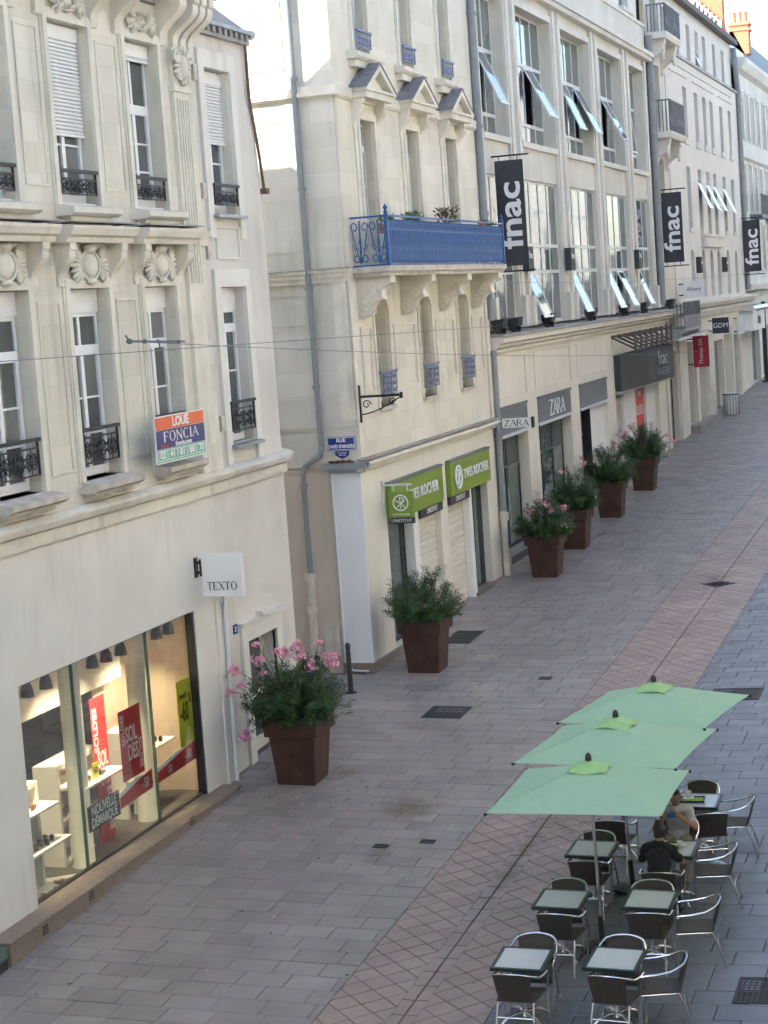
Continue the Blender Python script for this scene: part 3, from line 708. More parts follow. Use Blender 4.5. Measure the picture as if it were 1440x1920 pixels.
# first floor window surrounds, sills and brackets
for i, (a, b) in enumerate(W1[:3]):
    mb = MB(); architrave(mb, a, b, 6.5, 9.32, .12, YF, .05); mb.build('window_surround', M['trimA'], A)
    mb = MB(); c0, c1 = a-.14, b+.16
    mb.prism([(YF-.3, 6.44), (YF-.3, 6.51), (YF-.02, 6.57), (YF+.3, 6.57), (YF+.3, 6.40), (YF-.24, 6.40)], c0, c1)
    mb.box(c0+.05, c1-.05, YF-.22, YF+.02, 6.37, 6.40); mb.box(c0+.1, c1-.1, YF-.15, YF+.02, 6.31, 6.37); mb.build('sill', M['sillA'], A)
    mb = MB(); architrave(mb, a, b, 10.5, 13.1, .12, YF, .05); mb.build('window_surround', M['trimA'], A)
    mb = MB(); mb.prism([(YF-.3, 10.38), (YF-.3, 10.46), (YF-.02, 10.52), (YF+.3, 10.52), (YF+.3, 10.34), (YF-.24, 10.34)], c0, c1)
    mb.box(c0+.12, c1-.12, YF-.17, YF+.02, 10.2, 10.34); mb.build('sill', M['trimA'], A)
    # cartouche over the lower window, floral spray over the upper
    mb = MB(); leafy(mb, (a+b)/2, YF-.07, 9.65, 1.15, .46, 9); mb.build('cartouche', M['trimA'], A, smooth=True)
    mb = MB(); leafy(mb, (a+b)/2, YF-.08, 13.38, 1.05, .24, 5, False)
    for q in range(8): mb.ball(((a+b)/2 + (q-3.5)*.12, YF-.06, 13.36+.04*math.sin(q*2.2)), (.055, .05, .05), 6, 4)
    mb.build('floral_spray', M['trimA'], A, smooth=True)
    # bracket pair, cornice segment
    for x in (a-.30, b+.12):
        mb = MB(); console(mb, x, x+.20, YF, 9.36, 9.96, .26); mb.build('bracket', M['trimA'], A, smooth=True)
    P = [(YF+.02, 9.96), (YF-.28, 9.96), (YF-.30, 10.03), (YF-.36, 10.06), (YF-.40, 10.15), (YF-.40, 10.19), (YF+.02, 10.23)]
    MB().prism(P, a-.42, b+.47).build('cornice_segment', M['trimA'], A)
    MB().box(a-.43, b+.48, YF-.415, YF+.01, 10.231, 10.25).build('cornice_flashing', M['zincdark'], A)
    for x in (a-.34, b+.1):
        mb = MB(); console(mb, x, x+.26, YF, 13.12, 13.95, .5, 10); mb.build('bracket', M['trimA'], A, smooth=True)
    # raised panel beside the window
    if i:
        for z0, z1 in ((6.75, 9.15), (10.75, 12.95)):
            p0, p1 = W1[i-1][1]+.28, a-.28
            mb = MB(); mb.frame(p0, p1, z0, z1, .03, YF-.018, YF+.01); mb.build('wall_panel', M['trimA'], A)
MB().prism([(YF+.02, 9.96), (YF-.05, 9.96), (YF-.09, 10.1), (YF-.13, 10.19), (YF+.02, 10.21)], 16, AX1).build('string_course', M['trimA'], A)
P = [(YF+.02, 13.9), (YF-.18, 13.9), (YF-.2, 14.0), (YF-.62, 14.02), (YF-.66, 14.16), (YF-.74, 14.24), (YF-.74, 14.4), (YF+.3, 14.45), (YF+.3, 13.9)]
mb = MB(); mb.prism(P, 16, 30.15); mb.build('top_cornice', M['trimA'], A)
for x in (28.75, 29.05, 29.35):
    mb = MB(); console(mb, x, x+.2, YF, 13.1, 13.92, .5, 10); mb.build('bracket', M['trimA'], A, smooth=True)
# fluted pilaster with carved capital
mb = MB(); mb.box(28.62, 29.2, YF-.07, YF+.02, 6.25, 12.42)
for q in range(5): mb.box(28.70+q*.1, 28.745+q*.1, YF-.10, YF-.07, 9.35, 12.3)
mb.box(28.58, 29.24, YF-.11, YF+.02, 12.42, 12.5); mb.box(28.5, 29.3, YF-.12, YF+.02, 6.25, 6.7); mb.build('pilaster', M['trimA'], A)
mb = MB(); mb.box(28.64, 29.18, YF-.08, YF+.02, 12.5, 13.1); leafy(mb, 28.91, YF-.12, 12.82, .62, .5, 5, True)
for s in (-1, 1): mb.tube(scroll((28.91+s*.26, YF-.15, 12.98), .12, 1.5, 0, s, 12), .035, 6)
mb.build('capital', M['trimA'], A, smooth=True)
# plain end bay: flat surrounds, sills, recessed panel
for z0, z1 in ((6.6, 9.27), (10.52, 12.95)):
    mb = MB(); mb.box(29.83, 30.067, YF-.01, YF+.06, z0-.42, z1+.3); mb.box(31.203, 31.44, YF-.01, YF+.06, z0-.42, z1+.3); mb.box(30.067, 31.203, YF-.01, YF+.06, z1+.003, z1+.3); mb.build('window_surround', M['shopA'], A)
    MB().prism([(YF-.12, z0-.08), (YF-.12, z0-.03), (YF+.3, z0+.02), (YF+.3, z0-.08)], 30.0, 31.28).build('sill', M['zinc'], A)
mb = MB(); mb.frame(30.12, 31.15, 9.75, 10.3, .03, YF+.015, YF+.06); mb.build('wall_panel', M['shopA'], A)
for x, z in ((29.62, 9.75), (29.62, 6.85), (29.62, 10.75), (29.62, 12.7)):
    mb = MB(); mb.box(x, x+.14, YF-.02, YF+.06, z, z+.26)
    for q in range(4): mb.box(x+.02, x+.12, YF-.03, YF-.02, z+.04+q*.055, z+.06+q*.055)
    mb.build('air_vent', M['castpipe'], A)
# windows, shutters, iron rails
for i, (a, b) in enumerate(W1):
    y = YF+.19+(.04 if i == 3 else 0); e = i == 3
    window(A, a+.02, b-.02, 6.6, 8.98 if not e else 8.9, y, M['upvc'], [M['pane'], M['pane'], M['curtain']], 2, 3, .52 if not e else .3, rails=(.3, .62))
    MB().box(a+.01, b-.01, y-.03, y+.05, 8.98 if not e else 8.9, 9.31 if not e else 9.26).build('shutter_box', M['shutter'], A)
    railing(A, a+.06, b-.06, 6.8, 7.32, YF-.01, M['iron'])
    sh = (11.9, 11.55, 12.85, 11.75)[i]
    window(A, a+.02, b-.02, 10.55, 12.95, y, M['upvc'], [M['pane'], M['curtain']], 2, 3, .85 if i == 2 else 0, rails=(.33, .66))
    mb = MB(); z = sh
    zt = 13.08 if not e else 12.93
    while z < zt-.12:
        mb.prism([(y-.03, z), (y-.055, z+.012), (y-.055, z+.04), (y-.03, z+.052)], a+.03, b-.03); z += .055
    mb.box(a+.02, b-.02, y-.07, y+.02, zt-.2, zt); mb.box(a+.02, b-.02, y-.065, y-.02, sh-.04, sh)
    mb.build('roller_shutter', M['shutter'], A)
    railing(A, a+.06, b-.06, 10.66, 11.02, YF-.01, M['iron'])
    if not e: MB().box(a+.02, b-.02, YF+.05, YF+.25, 10.523, 10.55).build('inner_sill', M['upvc'], A)
# street door of the end bay
mb = MB(); y = YF+.32
mb.frame(30.1, 31.43, 1.0, 3.14, .07, y, y+.06); mb.box(30.72, 30.80, y-.01, y+.06, 1.07, 3.07); mb.box(30.17, 31.36, y-.01, y+.06, 2.0, 2.1); mb.box(30.17, 31.36, y-.008, y+.05, 1.07, 1.28)
dr = mb.build('door', M['shopA'], A)
for a, b in ((30.17, 30.72), (30.80, 31.36)):
    MB().box(a, b, y+.02, y+.04, 2.1, 3.07).build('pane', M['pane'], dr); MB().box(a, b, y+.02, y+.04, 1.28, 2.0).build('pane', M['pane'], dr)
mb = MB(); mb.box(29.82, 30.08, YF, YF+.1, .9, 3.45); mb.box(31.45, 31.72, YF, YF+.1, .9, 3.45); mb.box(30.08, 31.45, YF, YF+.1, 3.16, 3.45)
mb.box(29.76, 31.78, YF-.06, YF+.1, 3.45, 3.52); mb.box(30.6, 30.95, YF-.09, YF+.1, 3.52, 3.6); mb.build('door_surround', M['shopA'], A)
MB().box(29.95, 31.6, YF-.22, YF+.3, .7, 1.0).build('door_step', M['greystone'], A)
pl = MB().box(29.55, 29.72, YF+.03, YF+.065, 3.38, 3.54).build('house_number', M['plaque'], A)
text('21', (29.635, YF+.03, 3.46), XP, ZP, .13, M['letterw'], pl, 'digits', depth=.002)
downpipe(A, [(28.98, YF-.08, 4.05), (28.95, YF-.08, 2.6), (28.92, YF-.08, .95)], .035, M['whitepipe'], name='conduit')
mb = MB(); mb.tube([(28.98, YF-.08, 4.05), (28.75, YF-.12, 4.22), (28.6, YF-.06, 4.3)], .02, 6); mb.tube([(29.0, YF-.06, 3.9), (28.85, YF-.14, 4.16), (28.75, YF-.08, 4.28)], .015, 6); mb.build('cable_loop', M['whitepipe'], A, smooth=True)
# granite step under the shop window
mb = MB(); mb.prism([(20.7, .55), (28.46, .55), (28.46, 1.03), (20.7, 1.03)], 5.42, YF+.2, 'y'); mb.build('granite_step', M['granite'], A)
mb = MB(); mb.box(20.69, 28.47, 5.405, YF+.0, 1.03, 1.055); mb.box(22.075, 27.895, YF+.0, YF+.082, 1.042, 1.055); mb.build('step_cap', M['granite'], A)
for x in (21.55, 22.9, 26.4):
    mb = MB()
    for q in range(3): mb.box(x, x+.14, 5.412, 5.43, .86+q*.045+(x-21.5)*.02, .885+q*.045+(x-21.5)*.02)
    mb.build('step_vent', M['black'], A)
mb = MB(); mb.box(20.35, 20.66, 5.46, 5.66, .62, .86); mb.box(20.38, 20.63, 5.44, 5.46, .66, .82); mb.build('floor_lamp_box', M['black'], A)
MB().box(20.3, 20.68, 5.45, YF, .87, 1.02).build('glass_block', M['glassgreen'], A)
# shop front: black edge, three clear panes with glass-green joints
mb = MB(); mb.box(22.07, 27.9, YF+.08, YF+.15, 4.05, 4.09); mb.box(27.84, 27.9, YF+.02, YF+.15, 1.06, 4.05); mb.box(22.07, 27.84, YF+.08, YF+.15, 1.045, 1.085); mb.build('shop_frame', M['black'], A)
for a, b in ((22.08, 23.76), (23.785, 26.22), (26.245, 27.84)):
    MB().box(a, b, YF+.10, YF+.112, 1.085, 4.05).build('shop_pane', M['clear'], A)
for x in (23.772, 26.232): MB().box(x-.012, x+.012, YF+.085, YF+.13, 1.085, 4.05).build('pane_joint', M['glassgreen'], A)
# --- the shop room
mb = MB(); yb = 9.3
mb.quad((21.3, YF+.17, .60), (29, YF+.17, .60), (29, yb, .60), (21.3, yb, .60)); mb.build('shop_floor', M['infloor'], A)
mb = MB(); mb.quad((21.3, YF+.17, 4.1), (29, YF+.17, 4.1), (29, yb, 4.1), (21.3, yb, 4.1)); mb.build('shop_ceiling', M['white'], A)
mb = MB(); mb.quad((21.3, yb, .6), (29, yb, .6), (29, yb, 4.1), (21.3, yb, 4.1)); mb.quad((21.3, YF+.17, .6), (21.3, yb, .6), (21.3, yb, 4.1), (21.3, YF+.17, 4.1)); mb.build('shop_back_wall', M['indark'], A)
mb = MB(); pts = [(27.2, 7.35), (27.9, 7.3), (28.25, 7.05), (28.42, 6.6), (28.45, YF+.17)]
for (a, b), (c, d) in zip(pts, pts[1:]): mb.quad((a, b, .6), (c, d, .6), (c, d, 4.1), (a, b, 4.1))
mb.build('curved_partition', M['inwall'], A, smooth=True)
mb = MB(); mb.box(21.9, 27.6, 7.0, 7.06, 3.08, 4.08); mb.build('hanging_bulkhead', M['shelf'], A)
mb = MB(); mb.box(21.5, 28.4, YF+.17, 6.85, .62, .84); mb.build('display_deck', M['shelf'], A)
MB().box(21.3, 28.5, YF+.155, YF+.175, .55, 1.06).build('window_back', M['shopA'], A)
for x in (24.6, 26.82):
    mb = MB(); mb.lathe([(.19, 0), (.16, .08), (.16, 3.1), (.18, 3.22)], (x, 6.35, .84), 18); mb.build('round_column', M['incol'], A, smooth=True)
# spot lamps under the shop ceiling
for i, x in enumerate((22.45, 22.95, 23.5, 24.95, 25.4, 25.9, 27.2, 27.65)):
    s = thing('spot_lamp', ('%s black spotlight along the shop window head, counted from the left' % ('first','second','third','fourth','fifth','sixth','seventh','eighth')[i]), 'spotlight', (x, 6.12, 3.76), group='spotlights in the shoe shop window')
    mb = MB(); mb.lathe([(.03, .26), (.05, .2), (.085, .12), (.10, 0), (.085, 0)], (0,0,0), 12); mb.box(-.02, .02, -.02, .02, .2, .3); mb.build('shade', M['black'], s, smooth=True)
    mb = MB(); mb.lathe([(.07, .012), (.065, .004)], (0,0,0), 12); mb.build('bulb', emis('warm bulb', (1, .82, .55), 14), s)
    if True:
        L = bpy.data.lights.new('shop spot', 'SPOT'); L.energy = 78; L.color = (1, .80, .52); L.spot_size = rad(92); L.spot_blend = .6; L.shadow_soft_size = .06
        lo = bpy.data.objects.new('shop_spot_light', L); COL.objects.link(lo); lo.parent = s; lo.location = (0, 0, -.02)
        lo.rotation_euler = (rad(25), 0, 0)
# display shelving units, each a tall lacquered box frame with shelves
def shelf_unit(x0, x1, y0, y1, z0, z1, shelves, label, wing=True):
    r = thing('display_unit', label, 'shelving', ((x0+x1)/2, (y0+y1)/2, z0), group='display units in the shoe shop', world=True)
    mb = MB(); w = .07
    mb.box(x0, x0+w, y0, y1, z0, z1); mb.box(x1-w, x1, y0, y1, z0, z1); mb.box(x0+w, x1-w, y0, y1, z1-w, z1); mb.box(x0+w, x1-w, y0, y1, z0, z0+w); mb.box(x0+w, x1-w, y1-.03, y1-.01, z0+w, z1-w)
    mb.build('carcass', M['shelf'], r)
    for z, out, ln in shelves:
        MB().box(x0+w, x1-w+ln, y0-out, y1-.03, z, z+.035).build('shelf', M['shelf'], r)
    if wing:
        mb = MB(); P = [(x0+.25, z0+.1), (x0+.75, z0+.1)] + [(x0+.75-.5*math.sin(t*.16)**1.0, z0+.1+.075*t) for t in range(1, 10)]
        mb.prism([(p, q) for p, q in P], y0-.02, y0+.02, 'y'); mb.build('curved_wing', M['shelf'], r)
    return r
shelf_unit(22.3, 23.5, 6.4, 6.8, .84, 2.43, [(2.08, .28, .15), (1.55, .35, .3)], 'white display unit at the left end of the shoe shop window, with sandals', False)
shelf_unit(24.45, 25.85, 6.6, 7.0, .84, 2.37, [(2.0, .42, .1), (1.5, .0, 0)], 'white display unit behind the left column in the shoe shop window')
shelf_unit(26.75, 27.85, 6.65, 7.0, .84, 2.33, [(1.98, .4, .1), (1.5, .1, 0)], 'white display unit behind the right column in the shoe shop window')
# shoes
def shoe_mesh(mt):
    mb = MB(); sec = [(-.13,.030,.075),(-.10,.036,.085),(-.05,.034,.06),(.0,.036,.045),(.06,.043,.035),(.11,.038,.028),(.14,.016,.02)]; n = 8; V = []
    for x, w, h in sec:
        for j in range(n):
            a = 2*math.pi*j/n; V.append((x, w*math.cos(a), .012+max(0, h*(.5+.5*math.sin(a)))))
    mb.add(V, [(i*n+j, i*n+(j+1) % n, (i+1)*n+(j+1) % n, (i+1)*n+j) for i in range(len(sec)-1) for j in range(n)] + [tuple(range(n))[::-1], tuple(range(len(V)-n, len(V)))])
    mb.box(-.13, -.07, -.025, .025, 0, .014); mb.box(-.02, .12, -.03, .03, 0, .012)
    return mb.mesh('shoe', mt, True)
SH = [shoe_mesh(M['leather']), shoe_mesh(M['leather2'])]
def shoe_pair(x, y, z, k, rz, label):
    r = thing('pair_of_shoes', label, 'shoes', (x, y, z), rz, group='shoes in the shop window')
    for q in (0, 1):
        o = link('shoe', SH[k], r); o.location = (.02*q, .09*q, 0)
ORD = ('first', 'second', 'third', 'fourth')
for rowname, pts, rz in (('left lower shelf', [(22.75, 6.2, 1.587), (23.0, 6.22, 1.587), (23.25, 6.2, 1.587), (23.5, 6.25, 1.587)], .6), ('left upper shelf', [(22.75, 6.25, 2.117), (23.15, 6.3, 2.117)], .3), ('middle shelf', [(24.7, 6.35, 2.037), (25.05, 6.4, 2.037), (25.4, 6.35, 2.037)], .4), ('right shelf', [(26.95, 6.4, 2.017), (27.3, 6.42, 2.017), (27.62, 6.4, 2.017)], .5), ('left window deck', [(22.8, 6.05, .842), (23.15, 6.15, .842), (23.5, 6.1, .842), (23.8, 6.25, .842)], .9)):
    for i, (x, y, z) in enumerate(pts):
        shoe_pair(x, y, z, 1 if (i == 2) else 0, rz+random.uniform(-.3, .3), '%s leather shoes on the %s, %s pair from the left' % ('dark' if i == 2 else 'tan', rowname, ORD[i]))
# sale posters
def poster(name, x0, x1, z0, z1, y, mt, label, lines, cat='poster', tilt=0):
    r = thing(name, label, cat, ((x0+x1)/2, y, z0), world=True)
    MB().box(x0, x1, y, y+.012, z0, z1).build('board', mt, r)
    for s, fx, fz, size, lm, rot, sx, bold in lines:
        o = (x0+(x1-x0)*fx, y-.003, z0+(z1-z0)*fz)
        rt, u = ((XP, ZP), (ZP, (-1,0,0)), ((0,0,-1), XP))[rot]
        text(s, o, rt, u, size, M[lm], r, 'lettering', bold=bold, depth=.002, sx=sx)
    return r
poster('sale_poster', 25.48, 25.96, .88, 3.15, 6.5, M['red'], 'tall narrow red sale poster, the left of the two red ones', [('SOLDES', .22, .78, .2, 'letterw', 1, 1, .002), ('SOL', .56, .57, .34, 'letterw', 0, .55, .005), ('DES', .60, .44, .34, 'letterw', 0, .53, .005), ('SOLDES', .80, .22, .2, 'letterw', 2, 1, .002)])
poster('sale_poster', 25.18, 25.92, 1.95, 3.02, YF+.14, M['red'], 'wide red sale poster close behind the glass, the right of the two red ones', [('SOLDES', .13, .72, .15, 'letterw', 1, .9, .001), ('SOL', .5, .62, .34, 'letterw', 0, .66, .005), ('DES', .54, .36, .34, 'letterw', 0, .62, .005), ('SOLDES', .88, .3, .15, 'letterw', 2, .9, .001)])
poster('discount_poster', 27.28, 27.82, 1.96, 3.03, YF+.135, M['yellow'], 'yellow discount poster at the right end of the shop window', [('-60', .42, .5, .44, 'letterk', 0, .56, .006), ('jusqu\'à', .4, .76, .13, 'letterk', 0, .8, .002), ('%', .86, .68, .22, 'letterk', 0, .6, .004)])
poster('sale_board', 23.97, 24.99, 1.53, 1.90, YF+.14, M['black'], 'black board with white capitals low in the shop window', [('NOUVELLE', .5, .74, .21, 'letterw', 0, .80, .003), ('DÉMARQUE', .5, .27, .21, 'letterw', 0, .76, .003)], 'sign')
poster('price_card', 25.0, 25.2, 2.04, 2.28, 6.3, M['yellow'], 'small yellow price card standing on a white shelf', [('50', .5, .5, .13, 'letterk', 0, 1, .002)], 'card')
for i, (x0, x1, z0, z1) in enumerate(((25.0, 26.14, 1.60, 1.93), (26.33, 27.83, 1.64, 1.97))):
    r = thing('discount_banner', 'red discount banner with a pale stripe low on the %s pane' % ('middle', 'right')[i], 'banner', ((x0+x1)/2, YF+.13, z0), world=True)
    y = YF+.13
    MB().prism([(x0, z0), (x1, z0+.03), (x1, z1), (x0+(x1-x0)*.55, z1-.06), (x0, z0+.17)], y, y+.006, 'y').build('strip', M['red'], r)
    MB().prism([(x0, z0+.17), (x0+(x1-x0)*.55, z1-.06), (x1-.3, z1-.02), (x0+(x1-x0)*.5, z1-.0), (x0, z0+.25)], y-.004, y+.002, 'y').build('stripe', M['white'], r)
    text('-50', (x0+(x1-x0)*.78, y-.004, z0+.17), XP, ZP, .22, M['letterw'], r, 'digits', depth=.002, sx=.75)
    if i: text('-50', (x0+(x1-x0)*.30, y-.006, z0+.11), XP, ZP, .18, M['letterw'], r, 'digits', depth=.002, sx=.75)
# hanging shop sign
s = thing('hanging_sign', 'white square hanging sign with thin black capitals on the left house', 'sign', (28.15, YF, 4.3), world=True)
xs = 28.1; T = lambda u, d, w: (xs+d, 5.62-u, w)
mb = MB(T); mb.box(.0, .68, -.05, .07, 4.30, 4.97); mb.build('panel', M['signwhite'], s)
MB(T).frame(-.01, .69, 4.29, 4.98, .025, -.045, .065).build('edge', M['white'], s)
mb = MB(); mb.box(xs-.05, xs+.05, 5.62, 5.66, 4.62, 4.9); mb.box(xs-.025, xs+.025, 5.66, YF, 4.66, 4.7); mb.box(xs-.025, xs+.025, 5.66, YF, 4.82, 4.86); mb.box(xs-.06, xs+.06, YF-.02, YF, 4.6, 4.92); mb.build('wall_bracket', M['black'], s)
serif('TEXTO', (xs-.052, 5.28, 4.46), LFT, ZP, .135, M['letterk'], s, depth=.004)
# letting board tied to the window rail
s = thing('letting_board', 'orange navy and green letting board tied to the first floor window rail', 'sign', (27.1, 5.40, 6.66), world=True)
y = 5.34; x0, x1 = 26.12, 27.98
MB().box(x0, x1, y, y+.02, 6.62, 7.34).build('board', M['white'], s)
for za, zb, mt in ((7.13, 7.32, 'orange'), (6.84, 7.125, 'navy'), (6.64, 6.835, 'green')): MB().box(x0+.02, x1-.02, y-.006, y, za, zb).build('band', M[mt], s)
text('LOUÉ', ((x0+x1)/2, y-.009, 7.225), XP, ZP, .2, M['letterw'], s, bold=.008, depth=.003, sx=1.25)
serif('FONCIA', ((x0+x1)/2, y-.009, 7.02), XP, ZP, .155, M['letterw'], s, sx=1.9, depth=.003)
text('www.', (26.42, y-.009, 6.885), XP, ZP, .095, M['red'], s, depth=.003, sx=1.3, bold=.002)
text('foncia.com', (27.12, y-.009, 6.885), XP, ZP, .105, M['letterw'], s, depth=.003, sx=1.35, bold=.003)
for i, d in enumerate(('02', '41', '81', '88', '70')):
    cx = 26.32+i*.365; MB().frame(cx-.165, cx+.165, 6.66, 6.82, .012, y-.012, y-.006).build('digit_box', M['letterw'], s)
    text(d, (cx, y-.009, 6.742), XP, ZP, .15, M['letterw'], s, 'digits', bold=.004, depth=.003, sx=1.4)
# ================================================================ corner house with the blue balcony
B = thing('corner_house', 'cream stone corner house with the long blue balcony and green shop signs', 'house', (42, YF, gz(42, YF)), world=True)
BX0, BX1 = 36.65, 47.55
WB = [(38.1, 39.07), (41.33, 42.28), (44.5, 45.45)]
WL = [(38.22, 39.17), (41.45, 42.42), (44.65, 45.62)]
holes = [(a, b, 10.0, 12.63) for a, b in WB] + [(a, b, 14.05, 16.9) for a, b in WB]
mb = MB(); mb.wall(BX0, BX1, 9.5, 18.2, YF, holes, .26); mb.build('upper_wall', M['stoneB'], B)
mb = MB(); mb.wall(BX0, BX1, 5.6, 9.5, YF, [(a, b, 6.62, 8.95) for a, b in WL], .26)
for a, b in WL: mb.arch(a, b, 8.66, .29, YF, .26)
mb.build('mezzanine_wall', M['stoneB'], B)
M['oldtile'] = mat('dark red tile shards', (.16,.05,.035), .9, var=.3, vs=20)
# side wall on the narrow street, built in its own plane
S = lambda u, d, w: (BX0+d, YF+u, w)
mb = MB(S); mb.wall(0, 9, 5.55, 18.2, 0, [], .1); mb.build('side_wall', M['sideB'], B)
mb = MB(S); mb.wall(.64, 9, .6, 5.55, .04, [], .1); mb.build('side_lower_wall', M['lowB'], B)
MB().box(BX0+.5, BX1-.05, YF+.5, 14, 1, 18).build('sun_block_core', M['indark'], B)  # added solid that stops sun passing through the sheet walls
MB().prism([(YF-.5, 18.2), (YF-.5, 18.5), (YF+1.6, 21), (14, 21.5), (14, 18.2)], BX0-.1, BX1).build('roof', M['slate'], B)
mb = MB(S); mb.box(.0, 1.05, -.024, .02, 5.62, 13.0); mb.build('corner_quoin_strip', M['sideB'], B)
mb = MB(S)
mb.box(-.10, 9, -.13, .02, 13.02, 13.1); mb.box(-.07, 9, -.09, .02, 13.1, 13.22); mb.box(-.05, 9, -.06, .02, 12.98, 13.02)
mb.build('side_string_course', M['trimB'], B)
mb = MB(); mb.box(BX0, BX1, YF-.05, YF+.02, 12.98, 13.02); mb.box(BX0, BX1, YF-.08, YF+.02, 13.02, 13.22); mb.build('string_course', M['trimB'], B)
mb = MB(S); mb.box(-.14, 9, -.15, .02, 9.50, 9.56); mb.box(-.10, 9, -.11, .02, 9.40, 9.50); mb.box(-.06, 9, -.07, .02, 9.30, 9.40); mb.build('side_cornice', M['trimB'], B)
MB(S).box(-.16, 9, -.17, .02, 9.56, 9.585).build('cornice_flashing', M['zincdark'], B)
for z0, z1, u0, u1 in ((8.45, 9.12, .9, 6), (6.93, 8.43, .85, 6)):
    mb = MB(S); mb.frame(u0, u1, z0+.02, z1-.02, .025, -.02, .01); mb.build('wall_panel', M['sideB'], B)
mb = MB(S); mb.box(.0, 9, -.03, .02, 6.30, 6.36); mb.box(0, 9, -.05, .02, 6.36, 6.5); mb.build('side_band', M['sideB'], B)
for z0, z1 in ((9.95, 12.6), (13.6, 17.5)):
    mb = MB(S); P = []
    mb.frame(1.0, 6, z0, z1, .022, -.018, .01); mb.build('wall_panel', M['sideB'], B)
mb = MB(S); mb.box(0, .3, -.06, .0, 6.5, 9.3); mb.build('corner_pilaster', M['trimB'], B)
for a, b in ((BX0, BX0+.45), (BX1-.35, BX1-.05)): MB().box(a, b, YF-.05, YF+.02, 5.7, 9.3).build('corner_pilaster', M['trimB'], B)
# pipe on the side wall, jogging left above the street
downpipe(B, [(BX0-.1, 12.3-YF, 18), (BX0-.1, 12.27-YF, 5.95), (BX0-.1, 6.56, 5.8), (BX0-.12, 6.9, 5.6), (BX0-.1, 6.97, 5.4), (BX0-.1, 6.96, 3.3)], .062, M['pipe'],
         [(BX0-.1, 6.53, z) for z in (16.2, 13.4, 11.2, 9.2, 7.2)] + [(BX0-.1, 6.96, 5.2)])
mb = MB(); mb.tube([(BX0-.1, 6.96, 3.35), (BX0-.1, 6.98, 1.2)], .085, 10)
for z in (3.3, 2.6, 1.8): mb.tube([(BX0-.1, 6.97, z-.07), (BX0-.1, 6.97, z+.07)], .115, 10)
mb.build('cast_iron_pipe', M['castpipe'], B, smooth=True)
mb = MB(); mb.box(BX0-.05, BX0+.04, 6.44, 6.78, 1.62, 2.24); mb.box(BX0-.07, BX0-.05, 6.42, 6.8, 2.16, 2.26); mb.build('meter_box', M['castpipe'], B)
# upper windows: surround, sill, pediments
for a, b in WB:
    c = (a+b)/2
    mb = MB(); architrave(mb, a, b, 14.0, 16.9, .13, YF, .05); mb.build('window_surround', M['trimB'], B)
    mb = MB(); mb.prism([(YF-.25, 13.88), (YF-.25, 13.97), (YF+.3, 14.06), (YF+.3, 13.83), (YF-.2, 13.83)], a-.42, b+.42); mb.box(a-.33, b+.33, YF-.15, YF+.02, 13.68, 13.83); mb.build('sill', M['trimB'], B)
    mb = MB(); architrave(mb, a, b, 9.7, 12.63, .13, YF, .05); mb.box(a-.34, a-.2, YF-.035, YF+.02, 9.6, 12.5); mb.box(b+.2, b+.34, YF-.035, YF+.02, 9.6, 12.5); mb.build('window_surround', M['trimB'], B)
    for x in (a-.38, b+.16):
        mb = MB(); console(mb, x, x+.22, YF, 12.42, 13.03, .24); mb.build('bracket', M['trimB'], B, smooth=True)
    yy = YF-.36
    mb = MB(); mb.box(c-.92, c+.92, yy, YF+.02, 13.03, 13.16); mb.box(c-.98, c+.98, yy-.05, YF+.02, 13.16, 13.22)
    mb.prism([(c-.78, 13.22), (c+.78, 13.22), (c, 13.62)], yy+.12, YF, 'y')
    for s in (-1, 1): mb.prism([(c+s*1.0, 13.22), (c+s*.78, 13.22), (c, 13.62), (c, 13.76)], yy-.05, YF+.02, 'y')
    pd = mb.build('pediment', M['trimB'], B)
    mb = MB()
    for s in (-1, 1): mb.prism([(c+s*1.04, 13.215), (c+s*1.0, 13.225), (c, 13.765), (c, 13.80)], yy-.07, YF+.02, 'y')
    mb.build('slate_cover', M['slate'], pd)
    y = YF+.2
    window(B, a+.02, b-.02, 9.75, 12.6, y, M['upvc'], [M['curtain'], M['pane']], 2, 3, .5)
    window(B, a+.02, b-.02, 14.08, 16.9, y, M['upvc'], [M['curtain']], 2, 3, 0)
    for z0, z1 in ((9.75, 12.6), (14.1, 16.9)):                                   # folded louvred shutter in the right reveal
        mb = MB(); mb.box(b-.05, b-.02, YF+.02, YF+.19, z0, z1)
        k = z0+.1
        while k < z1-.1: mb.box(b-.062, b-.05, YF+.04, YF+.17, k, k+.03); k += .055
        mb.build('folded_shutter', M['oldwood'], B)
    railing(B, a+.04, b-.04, 14.12, 14.48, YF-.1, M['blueold'])
